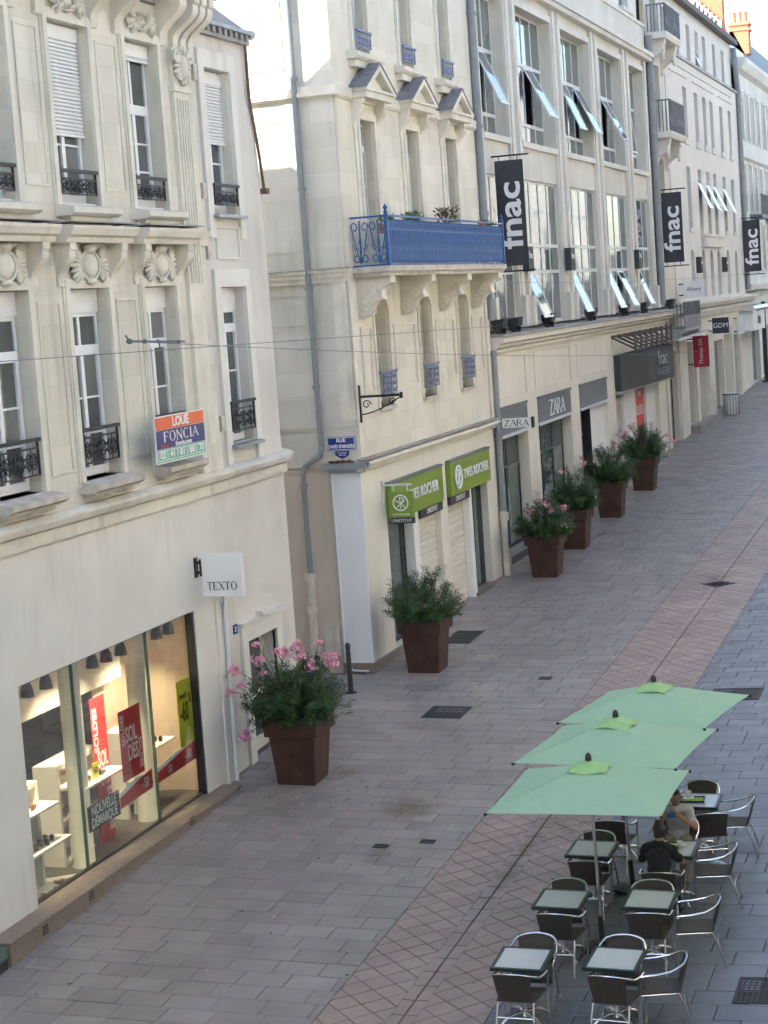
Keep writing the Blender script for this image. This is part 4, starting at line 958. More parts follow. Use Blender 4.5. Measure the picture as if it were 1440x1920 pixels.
# mezzanine windows
for i, (a, b) in enumerate(WL):
    y = YF+.2; c = (a+b)/2
    window(B, a+.02, b-.02, 6.68, 8.7, y, M['oldwood'], [M['curtain'], M['pane']], 2, 2, 0)
    mb = MB(); n = 10
    mb.add([(c+.5*math.cos(math.pi*k/n), y+.02, 8.68+.27*math.sin(math.pi*k/n)) for k in range(n+1)], [tuple(range(n+1))]); mb.build('fanlight', M['oldwood'], B)
    mb = MB(); mb.box(b-.055, b-.02, YF+.02, YF+.19, 6.7, 8.7)
    if i == 1:
        k = 6.9
        while k < 8.6: mb.box(b-.068, b-.055, YF+.04, YF+.17, k, k+.03); k += .06
    mb.build('folded_shutter', M['oldwood'], B)
    mb = MB(); w = .10
    mb.box(a-w, a-.003, YF-.04, YF+.01, 6.62, 8.66); mb.box(b+.003, b+w, YF-.04, YF+.01, 6.62, 8.66)
    for k in range(10):
        t0, t1 = math.pi*k/10, math.pi*(k+1)/10; r0, r1 = (b-a)/2+.003, (b-a)/2+w
        f = lambda r, t: (c+r*math.cos(t), 8.66+(.29+(r-r0))*math.sin(t))
        mb.prism([f(r0, t0), f(r1, t0), f(r1, t1), f(r0, t1)], YF-.04, YF+.02, 'y')
    mb.prism([(c-.10, 8.93), (c+.10, 8.93), (c+.14, 9.16), (c-.14, 9.16)], YF-.10, YF+.02, 'y'); mb.build('window_surround', M['trimB'], B)
    MB().box(a-.06, b+.06, YF-.09, YF+.3, 6.55, 6.62).build('sill', M['sillA'], B)
    mb = MB(); yo = YF-.12                                                          # bulging blue window guard
    mb.tube([(a-.14, yo+.02, 7.36), (b+.14, yo+.02, 7.36)], .025, 8)
    for q in range(9):
        x = a+.04+(b-a-.08)*q/8; mb.tube([(x, yo, 6.86), (x, yo, 7.34)], .009, 5)
    for q in range(4):
        for r_ in range(3): mb.tube(scroll((a+.14+(b-a-.28)*q/3, yo, 6.97+r_*.14), .07, 1.2, q, 1, 9), .010, 5)
    mb.box(a, b, yo-.01, yo+.01, 6.84, 6.87); mb.box(a, b, yo-.01, yo+.01, 7.27, 7.29)
    for x in (a, b): mb.box(x-.012, x+.012, yo-.012, YF+.02, 6.84, 6.865)
    mb.build('window_guard', M['blueold'], B, smooth=True)
for a, b in ((36.72+.55, 37.95), (39.5, 41.1), (42.75, 44.3), (45.95, 46.9)):
    mb = MB(); mb.frame(a, b, 6.95, 8.35, .05, YF-.03, YF+.01); mb.frame(a+.1, b-.1, 7.05, 8.25, .02, YF-.018, YF+.01); mb.build('wall_panel', M['trimB'], B)
# balcony
bal = MB(); X0, X1, Y0 = 37.05, 46.6, 4.92
bal.box(X0, X1, Y0, YF, 9.45, 9.56); bal.box(X0+.05, X1-.05, Y0+.07, YF, 9.36, 9.45); slab = bal.build('balcony_slab', M['sillA'], B)
for x in (37.25, 40.2, 43.2, 46.05):
    mb = MB(); P = [(YF+.02, 9.36), (Y0+.08, 9.36), (Y0+.08, 9.22), (Y0+.14, 9.18)] + [(YF-.66+.13*math.cos(t*.5-1.2)+.0, 9.05-.11*math.sin(t*.5-1.2)-.02*t) for t in range(5)] + [(YF-.40, 8.86), (YF-.30, 8.74), (YF-.25, 8.62), (YF-.16, 8.55), (YF-.06, 8.52), (YF+.02, 8.52)]
    mb.prism(P, x, x+.32)
    for q in range(5): mb.ball((x-.005, YF-.18-.07*q, 8.82+.07*q), (.03, .10, .09), 7, 5)
    mb.tube([(x-.01, YF-.1+.0-.09*math.cos(t*.7), 8.68+.09*math.sin(t*.7)) for t in range(9)], .02, 5)
    mb.build('corbel', M['trimB'], B, smooth=True)
zt, zb = 10.55, 9.60
def bal_panel(mb, u0, u1, P):
    """one lyre shaped panel of the balustrade between u0 and u1; P maps (u,z) to a point"""
    w = u1-u0; c = (u0+u1)/2; T_ = lambda pts, r: mb.tube([P(c+a*w, zb+b*(zt-zb)) for a, b in pts], r, 5)
    T_([(-.46, .86), (-.30, .5), (-.06, .06)], .011); T_([(.46, .86), (.30, .5), (.06, .06)], .011)
    T_([(0, .02), (0, .95)], .020)
    if w < .3: T_([(-.5, .02), (-.5, .95)], .020); T_([(-.25, .1), (-.25, .45)], .016); T_([(.25, .1), (.25, .45)], .016)
    for s in (-1, 1):
        T_([(s*(.27+.20*math.cos(t*.62)*(1-t*.07)), .80+.13*math.sin(t*.62)*(1-t*.07)) for t in range(10)], .012)
        T_([(s*(.24+.20*math.cos(t*.62+3)*(1-t*.07)), .16+.12*math.sin(t*.62+3)*(1-t*.07)) for t in range(10)], .012)
        T_([(s*.08, .36), (s*.30, .33), (s*.40, .44)], .010)
    mb.ball(P(c, zb+.5*(zt-zb)), (.028, .028, .10), 6, 4); mb.ball(P(c, zb+.30*(zt-zb)), (.05, .03, .05), 6, 4)
def bal_side(X):
    mb = MB()
    for k in range(2): bal_panel(mb, Y0+.04+(YF-Y0-.04)*k/2, Y0+.04+(YF-Y0-.04)*(k+1)/2, lambda u, z: (X, u, z))
    mb.box(X-.02, X+.02, Y0, YF, zt, zt+.035); mb.box(X-.015, X+.015, Y0, YF, zb-.03, zb); mb.build('balustrade_end', M['blue'], B, smooth=True)
bal_side(X0+.06); bal_side(X1-.06)
nP = 42; pw = (X1-X0-.2)/nP
one = MB(); bal_panel(one, -pw/2, pw/2, lambda u, z: (u, 0, z)); pm = one.mesh('baluster_panel', M['blue'], True)
for k in range(nP):
    o = link('baluster_panel', pm, B); o.location = (X0+.1+pw*(k+.5), Y0+.05, 0)
mb = MB(); mb.box(X0+.04, X1-.04, Y0+.02, Y0+.08, zt, zt+.04); mb.box(X0+.04, X1-.04, Y0+.035, Y0+.065, zb-.03, zb); mb.box(X0+.04, X1-.04, Y0+.04, Y0+.06, 10.28, 10.30); mb.build('balcony_handrail', M['blue'], B)
for x in (X0+.05, X1-.05):
    mb = MB(); mb.box(x-.035, x+.035, Y0+.015, Y0+.085, 9.56, 10.62); mb.lathe([(.02, 0), (.055, .03), (.02, .06), (.05, .11), (.015, .17), (.001, .2)], (x, Y0+.05, 10.62), 8); mb.build('balcony_post', M['blue'], B, smooth=True)
# shop front
P0 = (37.0, 5.1)
mb = MB(); mb.wall(36.65, BX1, .9, 5.55, YF+.02, [(38.25, 42.25, 1.45, 4.98), (42.85, 46.52, 1.45, 4.98)], .22); mb.build('shop_wall', M['paintB'], B)
mb = MB(S); mb.box(.0, .64, .0, .06, 1.45, 5.43); mb.build('white_corner_panel', M['whiteB'], B)
mb = MB(); mb.prism([(YF+.02, 5.43), (YF-.08, 5.43), (YF-.12, 5.52), (YF-.2, 5.55), (YF-.2, 5.62), (YF+.02, 5.66)], 36.5, BX1-.1); mb.build('shop_cornice', M['trimB'], B)
MB().box(36.48, BX1-.1, YF-.21, YF+.02, 5.662, 5.685).build('cornice_flashing', M['zincdark'], B)
mb = MB(S); mb.box(-.2, .72, -.18, .02, 5.50, 5.62); mb.box(-.1, .66, -.08, .02, 5.41, 5.5); mb.build('cornice_return', M['zinc'], B)
mb = MB(S); rq = random.Random(4)
for q in range(12): mb.ball((.12+.045*q, -.08+rq.uniform(-.05, .05), 5.645+rq.uniform(0, .02)), (.05, .04, .016+rq.uniform(0, .02)), 6, 4)
mb.build('tile_rubble', M['oldtile'], B)
mb = MB(); zz = lambda x: gz(x, 5.75)-.05
mb.prism([(36.60, 1.0), (44.75, 1.0), (44.75, 1.447), (36.60, 1.447)], YF-.06, YF+.24, 'y'); mb.build('granite_plinth', M['granite'], B)
mb = MB(); mb.prism([(44.75, 1.1), (47.1, 1.1), (47.1, 1.55), (44.75, 1.55)], YF-.10, YF+.24, 'y'); mb.build('granite_threshold', M['granite'], B)
MB(S).box(-.05, .66, -.03, .05, .95, 1.45).build('granite_plinth', M['granite'], B)
mb = MB(); mb.tube([(36.6, 6.36, 5.45), (36.6, 6.34, 1.5), (36.6, 6.2, 1.3), (36.6, 5.85, 1.28)], .022, 6); mb.build('white_conduit', M['whitepipe'], B, smooth=True)
# display glass, doors, shutters of the shop
yg = YF+.2
for a, b, z1 in ((38.3, 39.95, 4.17), (44.9, 46.5, 4.2)):
    mb = MB(); mb.frame(a, b, 1.5, z1, .06, yg, yg+.05); mb.box(b-.28, b-.2, yg-.01, yg+.05, 1.56, z1-.06); w = mb.build('display_window', M['darkgrey'], B)
    MB().box(a+.06, b-.28, yg+.02, yg+.035, 1.56, z1-.06).build('pane', M['paneZ'], w); MB().box(b-.2, b-.06, yg+.02, yg+.035, 1.56, z1-.06).build('pane', M['paneZ'], w)
for a, b in ((40.42, 42.22), (42.9, 44.55)):
    z = 1.5
    mb = MB(); mb.box(a-.04, a, yg-.06, yg+.02, 1.46, 4.1); mb.box(b, b+.04, yg-.06, yg+.02, 1.46, 4.1); mb.box(a, b, yg-.018, yg+.02, 1.46, 4.1); rs = mb.build('roller_shutter', M['shut2'], B)
    sm = MB().prism([(yg-.02, 0), (yg-.045, .02), (yg-.045, .115), (yg-.02, .135)], a, b).mesh('slat', M['shut2'])
    while z < 3.95:
        o = link('slat', sm, rs); o.location = (0, 0, z); z += .14
for a, b in ((39.98, 40.38), (44.6, 44.88)): MB().box(a, b, YF-.01, yg+.05, 1.45, 4.15).build('shop_pier', M['white'], B)
def fascia(x0, x1, label, tx, ts):
    r = thing('shop_fascia', label, 'sign', ((x0+x1)/2, YF, 4.17), world=True)
    MB().box(x0, x1, YF-.10, YF+.06, 4.17, 4.97).build('panel', M['lime'], r)
    MB().box(x0-.02, x1+.02, YF-.12, YF+.06, 4.97, 5.02).build('top_edge', M['midgrey'], r)
    text('YVES ROCHER', (tx, YF-.12, 4.58), XP, ZP, .34, M['letterw'], r, bold=.003, depth=.010, sx=1.0, sp=1.06)
    return r
f1 = fascia(38.25, 42.2, 'green fascia over the left bay, partly behind the hanging sign', 40.6, .3)
f2 = fascia(42.9, 46.5, 'green fascia with a round white emblem over the right bay', 45.1, .3)
def emblem(parent, P, r):
    mb = MB(); ring = [P(math.cos(t*math.pi/16)*r, math.sin(t*math.pi/16)*r) for t in range(33)]
    mb.tube(ring, r*.10, 6, caps=False)
    for pts in ([(-.7,.35),(-.35,.1),(-.05,-.05),(.0,-.75)], [(-.1,.75),(-.1,.25),(.1,-.1),(.55,-.6)], [(-.1,.7),(.35,.62),(.5,.25),(.2,.0),(-.05,-.05)], [(.5,.55),(.1,.0),(-.5,-.55)]):
        mb.tube([P(a*r, b*r) for a, b in pts], r*.075, 6)
    return mb.build('emblem', M['letterw'], parent, smooth=True)
emblem(f2, lambda a, b: (43.45+a, YF-.13, 4.57+b), .27)
for x0, x1, nm in ((40.42, 42.2, 'left'), (42.9, 44.55, 'right')):
    r = thing('small_sign', 'narrow black sign with white capitals under the %s green fascia' % nm, 'sign', ((x0+x1)/2, YF, 3.97), world=True)
    MB().box(x0, x1, YF-.06, YF+.06, 3.96, 4.16).build('panel', M['darkgrey'], r); text("L'INSTITUT", ((x0+x1)/2, YF-.065, 4.06), XP, ZP, .17, M['letterw'], r, depth=.004)
s = thing('projecting_sign', 'square green projecting sign with a white ring emblem on a grey arm', 'sign', (38.0, YF, 4.15), world=True)
xs = 38.0
MB().box(xs-.05, xs+.05, 5.08, 5.62, 4.3, 4.85).build('panel', M['lime'], s); MB().box(xs-.05, xs+.05, 5.08, 5.62, 4.17, 4.295).build('lower_panel', M['darkgrey'], s)
mb = MB(); mb.box(xs-.02, xs+.02, 5.1, YF, 4.97, 5.01); mb.box(xs-.04, xs+.04, YF-.03, YF+.02, 4.4, 5.08)
for y in (5.2, 5.5): mb.box(xs-.012, xs+.012, y-.012, y+.012, 4.85, 4.97)
mb.build('arm', M['greyframe'], s)
emblem(s, lambda a, b: (xs-.056, 5.35-a, 4.61+b), .16)
text('YVES ROCHER', (xs-.052, 5.35, 4.36), LFT, ZP, .062, M['letterw'], s, depth=.003); text("L'INSTITUT", (xs-.052, 5.35, 4.23), LFT, ZP, .085, M['letterw'], s, depth=.003, sx=1.1)
# street name plate
s = thing('street_sign', 'blue enamel street name plate with a small shield plate below, on the corner house', 'sign', (BX0, 6.1, 5.7), world=True)
MB(S).box(.05, .66, -.045, -.03, 5.88, 6.16).build('plate', M['plaque'], s); MB(S).frame(.06, .65, 5.89, 6.15, .012, -.05, -.045).build('white_line', M['letterw'], s)
text('RUE', (BX0-.05, 6.105, 6.085), LFT, ZP, .11, M['letterw'], s, bold=.003, depth=.003); text("DAVID D'ANGERS", (BX0-.05, 6.105, 5.96), LFT, ZP, .1, M['letterw'], s, bold=.003, depth=.003, sx=.72)
mb = MB(S); mb.prism([(.2, 5.87), (.5, 5.87), (.5, 5.79), (.43, 5.74), (.35, 5.71), (.27, 5.74), (.2, 5.79)], -.04, -.03, 'y'); mb.build('shield_plate', M['plaque'], s)
text('SCULPTEUR', (BX0-.045, 6.1, 5.83), LFT, ZP, .04, M['letterw'], s, depth=.002); text('1788-1856', (BX0-.045, 6.1, 5.785), LFT, ZP, .04, M['letterw'], s, depth=.002)
# black wrought iron sign arm
s = thing('iron_sign_arm', 'empty black wrought iron sign arm on the corner of the balcony house', 'bracket', (36.78, YF, 6.4), world=True)
mb = MB(); mb.box(36.74, 36.80, YF-.08, YF-.0, 6.42, 7.18); mb.build('back_plate', M['iron'], s)
mb = MB(); mb.box(36.75, 36.79, YF-.95, YF-.05, 6.92, 6.97); mb.box(36.74, 36.8, YF-.98, YF-.93, 6.88, 7.0); mb.build('arm', M['iron'], s)
mb = MB(); mb.tube([(36.77, YF-.08-.85*t/8, 6.58+.33*(t/8)**1.6) for t in range(9)], .014, 6)
mb.tube([(36.77, YF-.2-.1*math.cos(t*.7)*(1-t*.07), 6.78+.1*math.sin(t*.7)*(1-t*.07)) for t in range(12)], .012, 6); mb.tube([(36.77, YF-.75-.08*math.cos(t*.7)*(1-t*.07), 6.82+.08*math.sin(t*.7)*(1-t*.07)) for t in range(12)], .012, 6)
mb.build('scrollwork', M['iron'], s, smooth=True)
# plants on the balcony
def tuft(name, x, y, z, w, h, n, mt, label, fl=None):
    r = thing(name, label, 'plant', (x, y, z)); rnd = random.Random(int(x*100)); mb = MB()
    for i in range(n):
        a = rnd.uniform(0, 6.28); t = rnd.uniform(.15, 1); ra = rnd.uniform(0, w); l = rnd.uniform(.07, .13)
        c = Vector((ra*math.cos(a)*t, ra*.5*math.sin(a), h*t)); d = Vector((math.cos(a), .6*math.sin(a), rnd.uniform(.2, 1.2))).normalized()*l
        sd = d.cross(Vector((rnd.uniform(-1,1), rnd.uniform(-1,1), 1))).normalized()*l*.22
        mb.add([tuple(c), tuple(c+d*.5+sd), tuple(c+d), tuple(c+d*.5-sd)], [(0,1,2,3)])
    mb.build('foliage', mt, r, kind='stuff')
    mb = MB(); mb.prism([(-w, -.2), (w, -.2), (w*1.05, 0), (-w*1.05, 0)], -.08, .08, 'y'); mb.build('trough', M['pot'], r)
    if fl:
        mb = MB()
        for i in range(14): mb.ball((rnd.uniform(-w, w), rnd.uniform(-.1, .05), h*rnd.uniform(.5, 1)), .03, 6, 4)
        mb.build('blossoms', fl, r)
M['dry'] = mat('dry brown leaves', (.16,.13,.06), .8, var=.3, vs=12); M['lightleaf'] = mat('bright green leaves', (.10,.20,.05), .6, var=.3, vs=12)
tuft('balcony_plant', 39.6, 5.15, 10.45, .45, .22, 160, M['lightleaf'], 'bright green low plant in the left half of the blue balcony')
tuft('balcony_plant', 42.3, 5.15, 10.45, .5, .38, 260, M['dry'], 'brownish bushy plant in the middle of the blue balcony')
tuft('balcony_plant', 45.6, 5.15, 10.45, .4, .14, 120, M['lightleaf'], 'low plant with orange flowers at the right end of the blue balcony', M['orange'])
tuft('balcony_plant', 37.7, 5.15, 10.43, .3, .12, 70, M['lightleaf'], 'tiny plant with yellow flowers at the near post of the blue balcony', M['yellow'])
downpipe(B, [(47.5, YF-.09, 18), (47.5, YF-.09, 8.2)], .11, M['pipe'], [(47.5, YF-.09, z) for z in (15.9, 13.1, 10.9)])
downpipe(B, [(47.52, YF-.1, 7.4), (47.52, YF-.1, 3.2)], .09, M['pipe'], [(47.52, YF-.1, z) for z in (7.3, 5.2)])
mb = MB(); mb.tube([(47.52, YF-.1, 3.25), (47.5, YF-.1, 2.0), (47.45, YF-.12, 1.5)], .09, 10); mb.tube([(47.52, YF-.1, 3.0), (47.52, YF-.1, 3.2)], .13, 10); mb.build('cast_iron_pipe', M['castpipe'], B, smooth=True)
for z, k in ((5.0, 0), (6.2, 1)): pass

# ================================================================ modern store with tall office windows
Cc = thing('department_store', 'grey cream store with tall tilting windows and black hanging banners', 'store', (60, YF, gz(60, YF)), world=True)
CX0, CX1 = 47.62, 73.55
BAY = [(48.25, 51.15), (52.45, 56.9), (58.15, 62.55), (63.8, 68.1), (69.4, 72.4)]
mb = MB(); mb.wall(CX0, CX1, 7.9, 18.6, YF+.06, [(a, b, 13.0, 16.75) for a, b in BAY] + [(a, b, 7.95, 11.98) for a, b in BAY], .42); mb.build('upper_wall', M['stoneC'], Cc)
MB().box(CX0+.1, CX1-.1, YF+.8, 14, 2, 18.4).build('sun_block_core', M['indark'], Cc)  # unseen block added against sunlight from behind
for a, b in BAY:
    mb = MB(); o = YF-.06
    mb.box(a-.42, a-.12, o, YF+.07, 7.9, 17.15); mb.box(b+.12, b+.42, o, YF+.07, 7.9, 17.15)
    mb.box(a-.12, a-.004, o+.05, YF+.09, 7.9, 16.95); mb.box(b+.004, b+.12, o+.05, YF+.09, 7.9, 16.95); mb.box(a-.004, b+.004, o+.05, YF+.09, 16.754, 16.95); mb.build('pier_moulding', M['trimC'], Cc)
    mb = MB(); mb.box(a+.002, b-.002, YF-.05, YF+.5, 12.86, 13.02); mb.build('sill', M['trimC'], Cc)
    for u, v in ((a-.34, a-.02), (b+.02, b+.34)): MB().box(u, v, YF-.16, YF+.1, 7.9, 8.75).build('pier_base', M['stoneC'], Cc)
def glazing(a, b, zz, tilt, dep):
    """steel window: zz the heights of its rails, tilt the (column,row) sashes pushed open"""
    y = YF+dep; n = 4 if b-a > 3.5 else 3; cw = (b-a)/n
    mb = MB(); mb.frame(a, b, zz[0], zz[-1], .06, y, y+.06)
    for k in range(1, n): mb.box(a+k*cw-.035, a+k*cw+.035, y, y+.06, zz[0]+.06, zz[-1]-.06)
    for z in zz[1:-1]: mb.box(a+.06, b-.06, y-.01, y+.07, z-.05, z+.05)
    w = mb.build('window', M['greyframe'], Cc)
    for k in range(n):
        for r in range(len(zz)-1):
            if (k, r) in tilt: 
                th = tilt[(k, r)]; h = zz[r+1]-zz[r]-.1; x0, x1 = a+k*cw+.03, a+(k+1)*cw-.03; zt_ = zz[r+1]-.05
                c_, s_ = math.cos(th), math.sin(th)
                T = lambda x, d, z: (x, y-.02 + z*s_ + d*c_, zt_ + z*c_ - d*s_)
                mb = MB(T); mb.frame(x0, x1, -h, 0, .05, 0, .04); sh = mb.build('open_sash', M['upvc'], Cc)
                MB(T).box(x0+.05, x1-.05, .012, .026, -h+.05, -.05).build('pane', M['paneC'], sh)
                MB().box(x0, x1, y+.25, y+.27, zz[r]+.05, zz[r+1]-.05).build('room_shade_sheet', M['roomshade'], w)  # thin dark sheet painting the shaded room behind the open sash
            else:
                MB().box(a+k*cw+.036, a+(k+1)*cw-.036, y+.02, y+.035, zz[r]+.05, zz[r+1]-.05).build('pane', M['paneC'], w)
tiltU = [{(1, 1): .42}, {(2, 1): .46}, {(1, 1): .40, (3, 1): .44}, {(2, 1): .46}, {(1, 1): .12}]
for i, (a, b) in enumerate(BAY):
    glazing(a, b, [13.02, 13.62, 15.32, 16.75], tiltU[i], .36)
    glazing(a, b, [7.95, 9.4, 10.15, 11.98], [{}, {(0, 0): .38}, {(0, 0): .40}, {(0, 0): .38, (2, 0): .42}, {(0, 0): .4}][i], .14)
mb = MB(); mb.box(CX0, CX1, YF-.28, YF+.1, 17.35, 17.5); mb.box(CX0, CX1, YF-.2, YF+.1, 17.2, 17.35); mb.build('top_band', M['trimC'], Cc)
mb = MB(); mb.wall(CX0, CX1, 18.6, 22, YF+.3, [(64.4, 66.2, 18.9, 21), (70.0, 71.8, 18.9, 21), (58.6, 60.4, 18.9, 21)], .3); mb.build('attic_wall', M['stoneD'], Cc)
for a in (58.6, 64.4, 70.0):
    MB().box(a, a+1.8, YF+.5, YF+.53, 18.9, 21).build('attic_window', M['paneC'], Cc); MB().box(a-.1, a+1.9, YF+.1, YF+.4, 18.75, 18.9).build('sill', M['trimC'], Cc)
MB().box(CX0, CX1, YF+.0, YF+.32, 18.5, 18.62).build('attic_ledge', M['trimC'], Cc)
# zinc ledge and cornice over the shops
mb = MB(); mb.prism([(YF+.6, 7.9), (YF-.42, 7.78), (YF-.42, 7.72), (YF+.6, 7.72)], CX0, 79.0); mb.build('zinc_ledge', M['zincdark'], Cc)
mb = MB(); mb.prism([(YF+.05, 7.3), (YF-.1, 7.32), (YF-.1, 7.40), (YF-.22, 7.46), (YF-.22, 7.52), (YF-.36, 7.58), (YF-.36, 7.72), (YF+.05, 7.72)], CX0, 78.4); mb.build('shop_cornice', M['shopC'], Cc)
ZB = [(48.1, 51.13), (52.4, 56.7), (58.0, 62.3)]
mb = MB(); mb.wall(CX0, CX1, 1.2, 7.35, YF, [(a, b, 1.75, 5.82) for a, b in ZB] + [(63.75, 72.3, 1.9, 6.5)], .5); mb.build('shop_wall', M['shopC'], Cc)
for a, b in ((48.0, 51.2), (52.3, 56.9), (57.95, 62.5), (63.6, 72.6)):
    mb = MB(); mb.frame(a, b, 6.1 if a < 60 else 6.7, 7.17, .03, YF-.02, YF+.01); mb.build('wall_panel', M['shopC'], Cc)
for i, (a, b) in enumerate(ZB):
    MB().box(a, b, YF-.02, YF+.3, 5.14, 5.82).build('fascia_panel', M['midgrey'], Cc)
    MB().box(a-.02, b+.02, YF-.05, YF+.02, 5.82, 5.88).build('fascia_edge', M['midgrey'], Cc); MB().box(a, b, YF-.06, YF+.02, 5.06, 5.14).build('awning_rail', M['greyframe'], Cc)
    y = YF+.30 if i < 2 else YF+.38
    cols = 2 if b-a < 3.5 else 3; w0, w1 = (a, b) if i < 2 else (a, a+1.9)
    mb = MB(); z0 = 2.0 if i == 0 else 1.9
    mb.frame(w0, w1, z0, 5.06, .07, y, y+.06)
    for k in range(1, cols): x = w0+(w1-w0)*k/cols; mb.box(x-.04, x+.04, y, y+.06, z0+.07, 4.99)
    w = mb.build('shop_window', M['black'], Cc)
    for k in range(cols):
        x = w0+(w1-w0)*k/cols; MB().box(x+.04, w0+(w1-w0)*(k+1)/cols-.04, y+.02, y+.035, z0+.07, 4.99).build('pane', M['paneZ'], w)
    g = MB(); k = w0+.15
    while k < w1-.1: g.box(k-.012, k+.012, y-.03, y-.005, 4.2, 5.0); k += .3
    g.box(w0+.05, w1-.05, y-.03, y-.005, 4.18, 4.22); g.build('transom_bars', M['midgrey'], Cc)
MB().box(48.1, 51.13, YF-.02, YF+.5, 1.3, 2.0).build('window_base', M['greystone'], Cc); MB().box(48.4, 50.9, YF-.03, YF-.02, 1.7, 1.9).build('vent_grille', M['darkgrey'], Cc)
MB().box(59.95, 62.3, YF+.12, YF+.5, 1.8, 5.06).build('entry_wall', M['white'], Cc); MB().box(59.9, 59.95, YF+.1, YF+.5, 1.8, 5.06).build('entry_post', M['black'], Cc)
s = thing('shop_lettering', 'raised white serif capitals on the grey fascia of the middle window bay', 'sign', (54.6, YF, 5.3), world=True)
serif('ZARA', (54.75, YF-.03, 5.47), XP, ZP, .46, M['letterw'], s, 'letters', sx=1.35, depth=.018)
s = thing('projecting_sign', 'long white projecting sign with black capitals beside the grey downpipe', 'sign', (47.7, YF, 5.4), world=True)
MB().box(47.6, 47.72, 4.78, 5.56, 5.39, 5.63).build('panel', M['signwhite'], s)
mb = MB(); mb.box(47.58, 47.74, 4.72, 4.78, 5.37, 5.65); mb.box(47.58, 47.74, 5.56, 5.64, 5.37, 5.65); mb.box(47.64, 47.68, 5.64, YF, 5.48, 5.54); mb.build('end_caps', M['black'], s)
serif('ZARA', (47.597, 5.17, 5.51), LFT, ZP, .165, M['letterk'], s, sx=1.25, depth=.004)
# entrance box sign with its bent steel canopy
s = thing('entrance_sign', 'long anthracite box sign over the store entrance with pale letters at its right end', 'sign', (67, YF, 5.3), world=True)
mb = MB(); P = [(63.75, YF-.02), (63.75, YF-.22), (64.6, YF-.26), (67.5, YF-.5), (72.3, YF-.62), (72.3, YF-.02)]
mb.prism(P, 5.28, 6.52, 'z'); mb.build('box', M['darkgrey'], s)
text('fnac', (69.9, YF-.60, 6.1), (4.8, -.12, 0), ZP, .75, M['alu'], s, depth=.03, sx=1.5); text('ANGERS', (70.0, YF-.60, 5.6), (4.8, -.12, 0), ZP, .42, M['alu'], s, depth=.03, sx=1.5)
mb = MB(); mb.prism([(63.9, YF), (63.9, YF-.1), (72.2, YF-.5), (72.2, YF)], 5.18, 5.28, 'z'); mb.build('soffit', M['white'], s)
s = thing('canopy_frame', 'dark steel lattice brackets above the entrance sign', 'frame', (66, YF, 6.6), world=True)
for k in range(8):
    x = 63.6+k*1.05; z = 6.62
    mb = MB(); mb.box(x-.05, x+.05, YF-.85, YF-.78, z, z+.62); mb.box(x-.045, x+.045, YF-.8, YF+.02, z+.5, z+.57); mb.tube([(x, YF-.8, z+.08), (x, YF, z+.5)], .04, 6); mb.box(x-.06, x+.06, YF-.88, YF-.75, z+.62, z+.67)
    mb.build('bracket', M['roofbrown'], s)
mb = MB(); mb.box(63.5, 71.2, YF-.83, YF-.79, 6.95, 7.0); mb.box(63.5, 71.2, YF-.83, YF-.79, 6.66, 6.70); mb.build('rail', M['roofbrown'], s)
mb = MB(); mb.prism([(71.4, 6.62), (79.3, 6.74), (79.3, 6.80), (71.4, 6.70)], YF-1.0, YF-.02, 'y'); mb.build('glass_canopy', M['alu'], s)
# entrance below the sign
mb = MB(); mb.box(64.0, 66.0, YF+.28, YF+.35, 2.0, 5.0)
z = 2.05
while z < 4.95: mb.box(64.02, 65.98, YF+.25, YF+.28, z, z+.07); z += .12
mb.build('roller_grille', M['sillA'], Cc)
MB().box(66.0, 68.2, YF+.16, YF+.5, 2.0, 5.2).build('entry_pier', M['white'], Cc); MB().box(70.3, 72.3, YF+.16, YF+.5, 2.05, 5.2).build('entry_pier', M['white'], Cc)
MB().box(68.2, 70.3, YF+.42, YF+.5, 2.0, 5.2).build('entry_door', M['black'], Cc)
s = thing('entrance_poster', 'tall bright red sale poster in the store entrance', 'poster', (69.2, YF+.2, 2.3), world=True)
MB().box(68.35, 70.2, YF+.25, YF+.29, 2.3, 5.2).build('board', M['brightred'], s); MB().box(69.3, 70.18, YF+.245, YF+.25, 3.0, 3.7).build('black_patch', M['black'], s)
text('SOLDES', (69.35, YF+.245, 4.25), XP, ZP, .5, M['letterw'], s, depth=.003, sx=.8); text('FNAC', (69.5, YF+.245, 4.85), XP, ZP, .26, M['letterw'], s, depth=.003); text('-50', (69.75, YF+.24, 3.3), XP, ZP, .36, M['letterw'], s, depth=.003)
